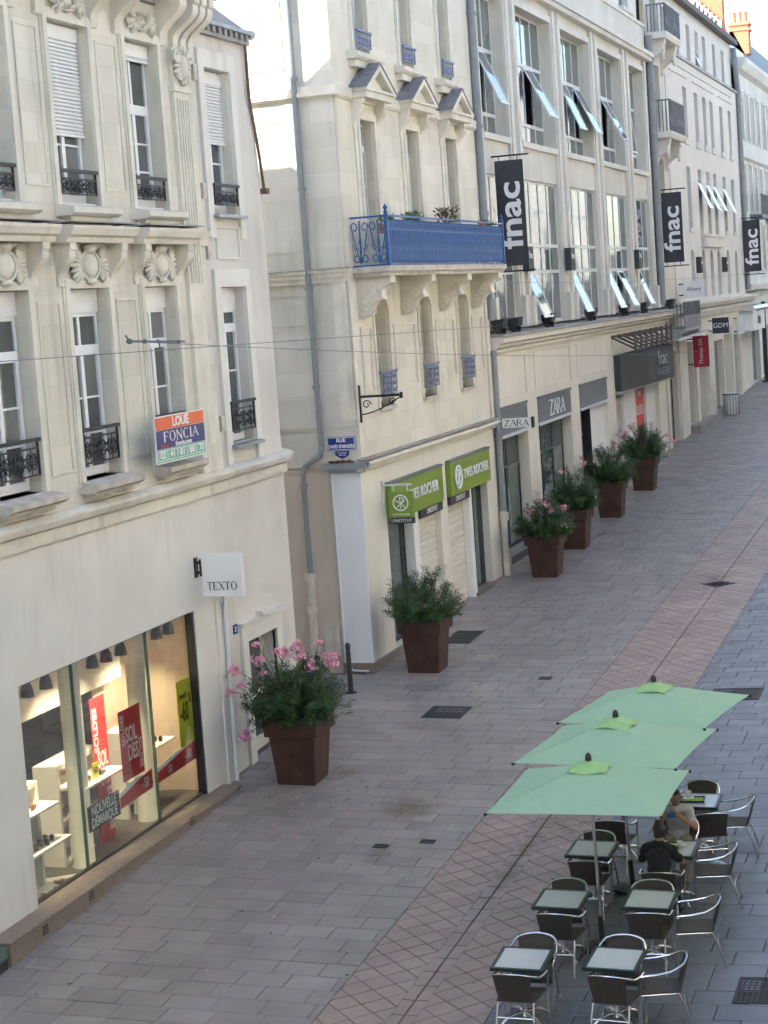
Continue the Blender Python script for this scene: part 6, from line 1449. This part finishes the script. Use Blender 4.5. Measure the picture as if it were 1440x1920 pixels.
# overhead cables
def cable(p0, p1, sag, r, label, fitting=False):
    o = thing('overhead_cable', label, 'cable', p0, world=True)
    a, b = Vector(p0), Vector(p1); mb = MB()
    mb.tube([a.lerp(b, t/24)-Vector((0, 0, sag*4*(t/24)*(1-t/24))) for t in range(25)], r, 5); mb.build('wire', M['irongrey'], o)
    if fitting:
        mb = MB(); d = (b-a).normalized()
        for t, q in ((0, .04), (.5, .035), (.95, .03), (1.7, .03)): mb.ball(a+d*t, (q*2.2, q, q), 8, 5)
        mb.tube([a, a+d*1.9], .018, 6); mb.tube([a+d*1.0, a+d*1.0+Vector((0, 0, -.22))], .012, 5); mb.tube([a, a-d*.12+Vector((0, 0, .08))], .014, 5); mb.build('tension_fitting', M['irongrey'], o, smooth=True)
cable(CAB[0], CAB[1], .0, .006, 'thin cable from the left edge to the ledge of the store')
cable(CAB[2], CAB[3], .42, .006, 'long cable with a tension fitting in front of the letting board house', True)
cable(CAB[4], CAB[5], .18, .006, 'upper thin cable in front of the store windows')

# ================================================================ cafe terrace
def chair_proto():
    r = thing('bistro_chair', 'x', 'chair')
    def seg(P, n=5):
        """smooth path through points"""
        P = [Vector(p) for p in P]; out = []
        for i in range(len(P)-1):
            a, b, c, d = P[max(i-1, 0)], P[i], P[i+1], P[min(i+2, len(P)-1)]
            for k in range(n):
                t = k/n; out.append(.5*((2*b)+(c-a)*t+(2*a-5*b+4*c-d)*t*t+(3*b-a-3*c+d)*t**3))
        return out+[P[-1]]
    R_ = .0135
    for s in (-1, 1):
        mb = MB(); mb.tube(seg([(.27, s*.25, 0), (.25, s*.255, .3), (.235, s*.265, .60), (.20, s*.27, .655), (.05, s*.275, .67), (-.12, s*.265, .70)], 4), R_, 8); mb.build('front_leg_and_arm', M['alu'], r, smooth=True)
        mb = MB(); mb.tube([(-.33, s*.215, 0), (-.235, s*.21, .30), (-.17, s*.205, .44)], R_, 8); mb.tube([(-.33, s*.215, 0), (-.327, s*.215, .02)], .017, 8); mb.build('rear_leg', M['alu'], r, smooth=True)
    mb = MB(); mb.tube(seg([(-.12, -.265, .70), (-.24, -.215, .755), (-.29, -.08, .785), (-.29, .08, .785), (-.24, .215, .755), (-.12, .265, .70)], 4), R_, 8); mb.build('back_hoop', M['alu'], r, smooth=True)
    mb = MB(); mb.tube([(-.245, -.21, .27), (-.245, .21, .27)], .010, 6); mb.tube([(-.17, -.205, .43), (-.17, .205, .43)], .010, 6); mb.tube([(.22, -.25, .43), (.22, .25, .43)], .010, 6)
    for s in (-1, 1): mb.tube([(-.17, s*.205, .43), (.23, s*.25, .43)], .010, 6)
    mb.build('cross_bars', M['alu'], r, smooth=True)
    mb = MB(); n = 8; V = []
    for i in range(n+1):
        for j in range(n+1):
            x = -.2+.46*i/n; w = .215+.03*i/n; y = -w+2*w*j/n; V.append((x, y, .455-.018*math.sin(math.pi*i/n)*math.sin(math.pi*j/n)-(.03 if i == n else 0)))
    k = n+1; mb.add(V + [(a, b, c-.016) for a, b, c in V], [(i*k+j, (i+1)*k+j, (i+1)*k+j+1, i*k+j+1) for i in range(n) for j in range(n)] + [((i)*k+j+k*k, i*k+j+1+k*k, (i+1)*k+j+1+k*k, (i+1)*k+j+k*k) for i in range(n) for j in range(n)] +
        [(i*k, i*k+k*k, (i+1)*k+k*k, (i+1)*k) for i in range(n)] + [(i*k+n, (i+1)*k+n, (i+1)*k+n+k*k, i*k+n+k*k) for i in range(n)] + [(j, j+1, j+1+k*k, j+k*k) for j in range(n)] + [(n*k+j, n*k+j+k*k, n*k+j+1+k*k, n*k+j+1) for j in range(n)])
    mb.build('seat', M['weave'], r, smooth=True)
    mb = MB(); V = []; n = 10; q = 6
    for i in range(q+1):
        for j in range(n+1):
            t = i/q; a = -1+2*j/n; w = .185+.03*t; V.append((-.205-.085*t-.035*math.cos(a*1.3)*(.4+.6*t)+.02, a*w, .45+.345*t-.02*t*a*a))
    k = n+1; m_ = len(V)
    mb.add(V + [(x-.014, y, z) for x, y, z in V], [(i*k+j, i*k+j+1, (i+1)*k+j+1, (i+1)*k+j) for i in range(q) for j in range(n)] + [(m_+i*k+j, m_+(i+1)*k+j, m_+(i+1)*k+j+1, m_+i*k+j+1) for i in range(q) for j in range(n)] + [(q*k+j, q*k+j+1, m_+q*k+j+1, m_+q*k+j) for j in range(n)] + [(i*k, (i+1)*k, m_+(i+1)*k, m_+i*k) for i in range(q)] + [(i*k+n, m_+i*k+n, m_+(i+1)*k+n, (i+1)*k+n) for i in range(q)])
    mb.build('backrest', M['weave'], r, smooth=True)
    return r
CH = chair_proto()
chairs = [
 (19.75, -1.50, .03, 'at the nearest left table, back to the viewer'), (21.63, -1.55, -.02, 'at the second left table, its back to the viewer'), (23.55, -1.50, .04, 'at the third left table, its back to the viewer'), (25.22, -1.52, 0, 'under the parasol edge beyond the third left table'),
 (19.76, -2.58, -.05, 'at the nearest right table, back to the viewer'), (21.70, -2.60, .03, 'at the second right table, its back to the viewer'), (23.12, -2.52, 0, 'carrying the man in the black shirt'),
 (20.43, -1.50, math.pi+.05, 'facing the viewer across the nearest left table'), (22.32, -1.46, math.pi, 'facing the viewer across the second left table'), (24.23, -1.44, math.pi-.04, 'facing the viewer across the third left table'),
 (20.42, -2.52, math.pi-.05, 'facing the viewer across the nearest right table'), (22.29, -2.54, math.pi, 'facing the viewer across the second right table'), (24.84, -2.46, math.pi, 'carrying the man in the grey shirt'), (26.55, -2.50, math.pi, 'facing the viewer beyond the table with the tray'),
 (25.52, -2.78, .3, 'behind the grey shirted man, turned to the tray table'),
 (20.08, -3.03, math.pi/2+.22, 'side on, nearest of the right side chairs'), (21.92, -3.14, math.pi/2+.15, 'side on at the right of the second table'), (23.92, -3.08, math.pi/2+.12, 'side on to the right of the two men'), (25.95, -3.05, math.pi/2+.1, 'side on, farthest of the right side chairs')]
for i, (x, y, a, w) in enumerate(chairs):
    o = CH if i == 0 else copy_tree(CH)
    a += random.uniform(-.07, .07); o.location = (x, y, gz(x, y)); o.rotation_euler = (0, -math.atan(GX)*math.cos(a), a); o['label'] = 'aluminium and brown weave chair ' + w; o['group'] = 'bistro chairs of the terrace'
def table_proto():
    r = thing('bistro_table', 'x', 'table'); a, b = .33, .30; h = .73
    mb = MB(); mb.box(-a, a, -b, b, h-.035, h-.005); mb.frame(-a, a, 0, 1, 0, 0, 0) if False else None
    for q in ((-a, a, -b, -b+.04), (-a, a, b-.04, b), (-a, -a+.04, -b+.04, b-.04), (a-.04, a, -b+.04, b-.04)): mb.box(q[0], q[1], q[2], q[3], h-.005, h+.004)
    mb.build('edge_frame', M['tframe'], r)
    MB().box(-a+.04, a-.04, -b+.04, b-.04, h-.004, h+.001).build('glass_top', M['tglass'], r)
    mb = MB(); mb.lathe([(.045, .06), (.032, .1), (.03, .66), (.05, h-.036)], (0,0,0), 14); mb.build('column', M['alu'], r, smooth=True)
    mb = MB(); mb.box(-.2, .2, -.02, .02, h-.06, h-.036); mb.box(-.02, .02, -.2, .2, h-.06, h-.037); mb.build('top_cross', M['black'], r)
    for k in range(4):
        t = math.pi/4+k*math.pi/2; c, s = math.cos(t), math.sin(t)
        mb = MB(); mb.tube([(.03*c, .03*s, .10), (.13*c, .13*s, .105), (.24*c, .24*s, .07), (.31*c, .31*s, .02)], .024, 8, r2=.018); mb.tube([(.31*c, .31*s, .025), (.31*c, .31*s, 0)], .022, 8); mb.build('foot', M['alu'], r, smooth=True)
    return r
TB = table_proto()
for i, (x, y, w) in enumerate(((20.09, -1.45, 'nearest of the left row'), (22.03, -1.47, 'second of the left row, beside the parasol pole'), (23.95, -1.46, 'third of the left row, below the nearest parasol'), (25.85, -1.5, 'fourth of the left row, hidden beneath the parasols'),
        (20.14, -2.50, 'nearest of the right row, bare'), (22.05, -2.56, 'second of the right row, before the black shirt'), (23.97, -2.53, 'between the two seated men'), (26.05, -2.54, 'farthest of the right row, with one tray'))):
    o = TB if i == 0 else copy_tree(TB)
    o.location = (x, y, gz(x, y)); o.rotation_euler = (GL, -math.atan(GX), random.uniform(-.02, .02)); o['label'] = 'square glass topped bistro table ' + w; o['group'] = 'bistro tables of the terrace'
# parasols
def parasol(x, y, cx, cyy, rot, size, edge, top, label):
    z = gz(x, y); r = thing('parasol', label, 'parasol', (x, y, z), group='mint green parasols', world=True)
    n = 10; V = []; F = []; ap = z+top; ed = z+edge
    c, s = math.cos(rot), math.sin(rot)
    for q in range(4):
        off = len(V)
        for i in range(n+1):
            for j in range(n+1):
                t = i/n; u = (-1+2*j/n)*t; px, py = t*size, u*size
                for _ in range(q): px, py = -py, px
                zz = ap+(ed-ap)*t - .018*math.sin(math.pi*t)*(1-.35*(u/t if t else 0)**2) - .03*t*t*(1-(u/max(t, 1e-6))**2)*0
                d = 1-(u/max(t, 1e-6))**2; k = 1-.022*d*t*t
                V.append((cx+(px*k*c-py*k*s), cyy+(px*k*s+py*k*c), zz))
        F += [(off+i*(n+1)+j, off+(i+1)*(n+1)+j, off+(i+1)*(n+1)+j+1, off+i*(n+1)+j+1) for i in range(n) for j in range(n)]
    mb = MB(); mb.add(V, F); me = mb.mesh('canopy', M['canopy'], False)
    bm = bmesh.new(); bm.from_mesh(me); bmesh.ops.remove_doubles(bm, verts=bm.verts, dist=.0008); bm.to_mesh(me); bm.free()
    me.polygons.foreach_set('use_smooth', [True]*len(me.polygons)); me.set_sharp_from_angle(angle=rad(11)); link('canopy', me, r)
    mb = MB(); k = .24; rnd = random.Random(int(x*10)); V = []; F = []; nn = 6                       # loose vent cap on top
    for i in range(nn+1):
        for j in range(nn+1):
            a, b = -1+2*i/nn, -1+2*j/nn; px, py = a*k, b*k; m_ = max(abs(a), abs(b))
            V.append((cx+px*c-py*s, cyy+px*s+py*c, ap+.03-.105*m_**1.3 + (.016*math.sin(5*a+3*b+x) if m_ > .9 else 0)))
    mb.add(V, [(i*(nn+1)+j, (i+1)*(nn+1)+j, (i+1)*(nn+1)+j+1, i*(nn+1)+j+1) for i in range(nn) for j in range(nn)]); mb.build('vent_cap', M['flap'], r, smooth=True)
    mb = MB(); mb.lathe([(.04, 0), (.04, .035), (.032, .07), (.016, .09), (.002, .095)], (cx, cyy, ap+.03), 12); mb.build('finial', M['black'], r, smooth=True)
    mb = MB(); mb.tube([(x, y, z+.1), (cx, cyy, ap+.03)], .021, 10); mb.build('pole', M['alu'], r, smooth=True)
    mb = MB(); mb.tube([(x, y, z), (x+(cx-x)*.2, y+(cyy-y)*.2, z+.42)], .036, 10); mb.build('sleeve', M['black'], r, smooth=True)
    mb = MB(); mb.lathe([(.27, 0), (.27, .04), (.08, .07), (.04, .07)], (x, y, z+.002), 20); mb.build('foot', M['black'], r, smooth=True)
    hub = Vector((cx, cyy, ap-.05))
    for q in range(4):
        px, py = size, size
        for _ in range(q): px, py = -py, px
        e = Vector((cx+px*c-py*s, cyy+px*s+py*c, ed-.012))
        mb = MB(); mb.tube([hub, hub.lerp(e, .5)+Vector((0, 0, -.05)), e], .011, 6); mb.build('rib', M['black'], r)
        mb = MB(); mb.ball(e+Vector((0, 0, .0)), .022, 8, 5); mb.build('corner_tip', M['black'], r, smooth=True)
parasol(22.3, -1.9, 22.25, -1.87, 0.0, 1.05, 2.0, 2.36, 'mint green square parasol, nearest of three')
parasol(24.42, -1.89, 24.3, -1.81, -.10, 1.08, 2.0, 2.36, 'mint green square parasol, middle of three')
parasol(26.25, -2.0, 26.25, -1.98, -.16, 1.06, 2.0, 2.36, 'mint green square parasol, farthest of three')
# trays, plates and cups
def tray(x, y, rz, label, items):
    z = gz(x, y)+.737; r = thing('tray', label, 'tray', (x, y, z), rz)
    mb = MB(); mb.box(-.13, .13, -.19, .19, 0, .008); mb.frame(-.13, .13, 0, 0, 0, 0, 0) if False else None
    for q in ((-.14, .14, -.2, -.19), (-.14, .14, .19, .2), (-.14, -.13, -.19, .19), (.13, .14, -.19, .19)): mb.box(*q, 0, .022)
    mb.build('base', M['black'], r); MB().box(-.1, .1, -.17, .1, .008, .011).build('paper_mat', M['napkin'], r)
def cup(x, y, label, glass=False, dz=.012):
    z = gz(x, y)+.737+dz; r = thing('cup', label, 'cup', (x, y, z))
    mb = MB(); mb.lathe([(.05, 0), (.085, .008), (.085, .012), (.03, .008)], (0,0,0), 16); mb.build('saucer', M['china'], r, smooth=True)
    mb = MB(); h = .11 if glass else .06; mb.lathe([(.025, .01), (.035, .02), (.042, h), (.038, h), (.03, .025)], (0,0,0), 14); mb.build('bowl', M['china'], r, smooth=True)
tray(26.02, -2.45, .1, 'black tray with a lime paper mat on the farthest right table', 0)
cup(26.06, -2.42, 'tall pale cup on a saucer upon the farthest tray', True)
tray(24.02, -2.42, -.1, 'black tray with lime mat between the two men', 0)
cup(24.10, -2.36, 'white cup and saucer nearer the pink strip, between the men'); cup(24.02, -2.62, 'white cup on a saucer at the right of the men\'s tray', False, .0)
mb = MB(); mb.ball((23.82, -2.45, gz(23.82, -2.45)+.748), (.05, .035, .012), 10, 5); mb.build('folded_napkin', M['china'], None, smooth=True, label='small crumpled white napkin near the black shirted man', cat='napkin')

# ================================================================ two seated men
def person(name, label, loc, rz, arms, shirt, trouser, upright=False, lean=0.0, tilt=.1, scale=1.0):
    root = thing(name, label, 'person', loc, rz)
    nodes, edges, rad_ = [], [], []
    def nd(p, r, par=None):
        nodes.append(Vector(p)); rad_.append(r if hasattr(r, '__len__') else (r, r))
        if par is not None: edges.append((par, len(nodes)-1))
        return len(nodes)-1
    L = lean
    pel = nd((-.06, 0, .53), (.11, .145)); sp = nd((-.09+L*.3, 0, .70), (.095, .13), pel); ch = nd((-.06+L*.7, 0, .88), (.10, .15), sp); nk0 = nd((-.02+L, 0, 1.0), (.062, .085), ch); nk = nd((.0+L, 0, 1.06), .050, nk0)
    hb = nd((.02+L, 0, 1.11), (.062, .06), nk); hm = nd((.03+L+tilt*.05, 0, 1.175), (.084, .072), hb); ht = nd((.026+L+tilt*.10, 0, 1.225), (.070, .062), hm)
    for s in (-1, 1):
        sh = nd((-.03+L*.9, s*.158, .965), .058, nk0); ua = nd((arms[s][0][0]*.4-.01, s*.205, .87), .0455, sh); el = nd((arms[s][0][0], s*arms[s][0][1], arms[s][0][2]), .0365, ua)
        wr = nd((arms[s][1][0], s*arms[s][1][1], arms[s][1][2]), .025, el)
        d = (nodes[wr]-nodes[el]).normalized(); side = Vector((0, -s, 0)); pl = nd(nodes[wr]+d*.05, (.036, .018), wr)
        spv = Vector((0, 0, 1)) if upright else Vector((0, 0, 1)).cross(d).normalized()*s; nrm = spv.cross(d).normalized()
        nd(nodes[wr]+d*.075+spv*.02, (.012, .012), pl); nd(nodes[wr]+d*.075-spv*.02, (.012, .012), pl)
        for k, (off, ln) in enumerate(((-.037, .058), (-.0125, .072), (.0125, .070), (.037, .054))):
            b_ = nodes[wr]+d*.085+spv*off*.85; f1 = nd(b_, .0088, pl); f2 = nd(b_+d*ln*.55+spv*off*.25-nrm*.004, .0082, f1); nd(b_+d*ln*.95+spv*off*.4-nrm*.022, .0075, f2)
        t1 = nd(nodes[wr]+d*.035+spv*.040, .0105, wr); nd(nodes[wr]+d*.075+spv*.068, .0088, t1)
        hp = nd((-.02, s*.09, .53), .095, pel); kn = nd((.40, s*.13, .51), .062, hp); an = nd((.36, s*.13, .10), .038, kn); ft = nd((.42, s*.135, .045), (.04, .035), an); nd((.53, s*.15, .035), (.032, .025), ft)
    # every bone a tapered capsule, fused by a voxel remesh into one continuous skin
    mb = MB()
    for a, b in edges:
        p, q = nodes[a], nodes[b]; t = (q-p).normalized(); up = Vector((1,0,0)) if abs(t.z) > .7 else Vector((0,0,1))
        e1 = t.cross(up).normalized(); e2 = e1.cross(t).normalized(); n = 12; V = []
        for k in range(5):
            f = k/4; r0 = rad_[a][0]+(rad_[b][0]-rad_[a][0])*f; r1 = rad_[a][1]+(rad_[b][1]-rad_[a][1])*f; c = p.lerp(q, f)
            V += [tuple(c + e1*math.cos(6.2832*w/n)*r1 + e2*math.sin(6.2832*w/n)*r0) for w in range(n)]
        mb.add(V, [(k*n+w, k*n+(w+1) % n, (k+1)*n+(w+1) % n, (k+1)*n+w) for k in range(4) for w in range(n)] + [tuple(range(n))[::-1], tuple(range(4*n, 5*n))])
    for p, q in zip(nodes, rad_): mb.ball(p, (q[0], q[1], (q[0]+q[1])/2), 12, 8)
    me = mb.mesh('p', M['skin']); ob = bpy.data.objects.new('p', me); COL.objects.link(ob)
    rm = ob.modifiers.new('r', 'REMESH'); rm.mode = 'VOXEL'; rm.voxel_size = .0055
    sm = ob.modifiers.new('s', 'SMOOTH'); sm.factor = .5; sm.iterations = 3
    bm_ = bpy.data.meshes.new_from_object(ob.evaluated_get(bpy.context.evaluated_depsgraph_get())); bpy.data.objects.remove(ob)
    bm_.materials.clear(); bm_.materials.append(M['skin']); bm_.polygons.foreach_set('use_smooth', [True]*len(bm_.polygons))
    # which bone each vertex follows
    names = {}
    def cls(e):
        a, b = e
        if a in (pel, sp, ch) and b in (sp, ch, nk0): return 'shirt'
        if a == nk0 and b != nk: return 'shirt'
        return None
    seg = []
    for a, b in edges:
        A_, B_ = nodes[a], nodes[b]; z = (A_.z+B_.z)/2; kind = 'skin'
        if cls((a, b)): kind = 'shirt'
        elif a == nk0 and b == nk: kind = 'collar'
        elif rad_[a][0] in (.058,) and rad_[b][0] == .0455: kind = 'shirt'
        elif rad_[a][0] == .0455 and rad_[b][0] == .0365: kind = 'sleeve'
        elif a == pel or (rad_[a][0] == .095) or (rad_[a][0] == .062 and rad_[b][0] == .038): kind = 'trousers'
        elif B_.z < .08: kind = 'shoe'
        elif a in (hb, hm) or b == hm: kind = 'head'
        seg.append((A_, B_, kind, sum(rad_[a])/4+sum(rad_[b])/4))
    import numpy as np
    co = np.empty(len(bm_.vertices)*3); bm_.vertices.foreach_get('co', co); co = co.reshape(-1, 3)
    best = np.full(len(co), 99.); tag = np.full(len(co), 'skin', dtype=object); outw = np.tile([0., 0., 1.], (len(co), 1))
    for A_, B_, k, rr in seg:
        A0 = np.array(A_); d = np.array(B_)-A0; t = np.clip((co-A0) @ d/(d @ d), 0, 1); w = co-(A0+t[:, None]*d); q = np.linalg.norm(w, axis=1)
        hit = q/rr < best; best[hit] = (q/rr)[hit]; outw[hit] = (w/np.maximum(q, 1e-5)[:, None])[hit]
        kk = np.full(len(co), k, dtype=object)
        if k == 'sleeve': kk = np.where(t < .55, 'shirt', 'skin').astype(object)
        if k == 'collar': kk = np.where(t < .45, 'shirt', 'skin').astype(object)
        tag[hit] = kk[hit]
    outw = [Vector(q) for q in outw]
    link('body', bm_, root)
    def cloth(kind, nm, mt, off, test=None, cen=None):
        bm = bmesh.new(); bm.from_mesh(bm_); bm.verts.ensure_lookup_table(); bm.normal_update()
        keep = set(i for i, t in enumerate(tag) if t == kind) if test is None else set(i for i, t in enumerate(tag) if test(bm_.vertices[i].co, t))
        ow = {v: (outw[v.index] if cen is None else (v.co-cen).normalized()) for v in bm.verts}
        bmesh.ops.delete(bm, geom=[f for f in bm.faces if sum(v.index in keep for v in f.verts) < 1], context='FACES')
        for v in bm.verts: v.co += ow[v]*(off*(1+.5*math.sin(v.co.z*40+v.co.y*31)))
        m2 = bpy.data.meshes.new(nm); bm.to_mesh(m2); bm.free(); m2.materials.clear(); m2.materials.append(mt); return link(nm, m2, root)
    cloth('shirt', 't_shirt', shirt, .014); cloth('trousers', 'trousers', trouser, .012); cloth('', 'shoe', M['leather2'], .008, lambda c, t: t == 'shoe' and c.y > 0); cloth('', 'shoe', M['leather2'], .008, lambda c, t: t == 'shoe' and c.y < 0)
    hc = nodes[hm]
    cloth('', 'hair', M['hair'], .014, lambda c, t: t in ('head', 'skin') and c.z > hc.z-.045 and (c.z > hc.z+.03+ (.022 if c.x > hc.x+.03 else 0) or (c.x < hc.x-.01 and c.z > hc.z-.06)), hc)
    for s in (-1, 1):
        MB().ball((hc.x-.005, s*.078, hc.z+.005), (.016, .010, .026), 8, 5).build('ear', M['skin'], root, smooth=True)
        MB().ball((hc.x+.080, s*.028, hc.z+.022), (.009, .012, .007), 8, 5).build('eye', M['china'], root, smooth=True)
        MB().ball((hc.x+.0875, s*.028, hc.z+.022), (.003, .006, .006), 6, 4).build('iris', M['hair'], root, smooth=True)
        MB().ball((hc.x+.080, s*.030, hc.z+.037), (.006, .019, .004), 8, 4).build('eyebrow', M['hair'], root, smooth=True)
    MB().ball((hc.x+.091, 0, hc.z+.002), (.013, .011, .022), 8, 5).build('nose', M['skin'], root, smooth=True)
    M['lip'] = M.get('lip') or mat('lips', (.30,.12,.10), .5)
    MB().ball((hc.x+.080, 0, hc.z-.034), (.008, .021, .006), 8, 4).build('mouth', M['lip'], root, smooth=True)
    return root
p1 = (23.17, -2.50); p2 = (24.82, -2.46)
person('person', 'seated man in a black t-shirt seen from behind', (p1[0], p1[1], gz(*p1)), .0, {-1: ((.16, .27, .77), (.37, .15, .80)), 1: ((.16, .27, .77), (.37, .15, .80))}, M['blackshirt'], M['jeans'], lean=.05, tilt=.6)
person('person', 'seated man in a grey t-shirt facing us, looking at a blue phone', (p2[0], p2[1], gz(*p2)), math.pi, {-1: ((.16, .27, .78), (.30, .135, .93)), 1: ((.16, .27, .78), (.30, .135, .93))}, M['greyshirt'], M['beige'], upright=True, lean=.05, tilt=.6)
o = thing('phone', 'blue phone held in both hands by the man in grey', 'phone', (p2[0]-.352, p2[1], gz(*p2)+.985)); mb = MB(); mb.box(-.006, .006, -.07, .07, -.03, .04); mb.build('body', M['phone'], o); mb = MB(); mb.box(.006, .008, -.06, .06, -.024, .034); mb.build('screen', M['pane'], o)
# bags under the table
mb = MB(); mb.ball((25.05, -2.95, gz(25.05, -2.95)+.09), (.10, .14, .09), 10, 6); mb.ball((25.03, -2.9, gz(25, -2.9)+.17), (.05, .08, .05), 8, 5); mb.build('plastic_bag', mat('pale blue plastic', (.35,.5,.65), .4), None, smooth=True, label='pale blue plastic bag on the ground behind the grey shirted man', cat='bag')

# white survey marks sprayed on the slabs
M['worn'] = mat('worn white road paint', (.42,.41,.40), .8, var=.3, vs=14)
def paint_mark(x, y, pts, label):
    r = thing('paint_mark', label, 'mark', (x, y, gz(x, y)))
    mb = MB()
    for (a, b), (c, d) in zip(pts, pts[1:]):
        v = Vector((c-a, d-b, 0)); n = Vector((-v.y, v.x, 0)).normalized()*.011
        mb.add([(p+k*n.x, q+k*n.y, GX*p+GL*q+.005) for p, q, k in ((a, b, -1), (c, d, -1), (c, d, 1), (a, b, 1))], [(0,1,2,3)])
    mb.build('stripe', M['worn'], r)
paint_mark(20.72, 5.1, [(.25, .12), (0, .12), (0, -.18)], 'white painted corner mark on the slabs at the foot of the granite step')
paint_mark(29.0, 5.28, [(-.12, .22), (.12, .12), (.2, -.12)], 'small white painted hook beside the nearest planter')

# cigarette ends, petals and paper scraps
mb = MB(); rq = random.Random(91)
for i in range(150):
    if i < 70: x, y = rq.gauss(28.6, .9), rq.gauss(4.2, .8)
    else: x, y = rq.uniform(20, 48), rq.uniform(-.9, 5.0)
    if not (-.95 < y < 5.3): continue
    mb.cur = rq.choice((0, 0, 1, 2)); a = rq.uniform(0, 3.14); l, w = rq.uniform(.012, .035), rq.uniform(.006, .016); c, s_ = math.cos(a), math.sin(a); z = gz(x, y)+.004
    P = [(x+u*l*c-v*w*s_, y+u*l*s_+v*w*c) for u, v in ((-1,-1),(1,-1),(1,1),(-1,1))]
    mb.add([(p, q, z+GX*(p-x)+GL*(q-y)) for p, q in P] + [(p, q, z+.006) for p, q in P], [(0,1,5,4),(1,2,6,5),(2,3,7,6),(3,0,4,7),(4,5,6,7)])
mb.build('litter', [M['worn'], M['petal'], M['leather2']], None, kind='stuff', label='scattered petals, cigarette ends and paper scraps on the slabs', cat='litter')
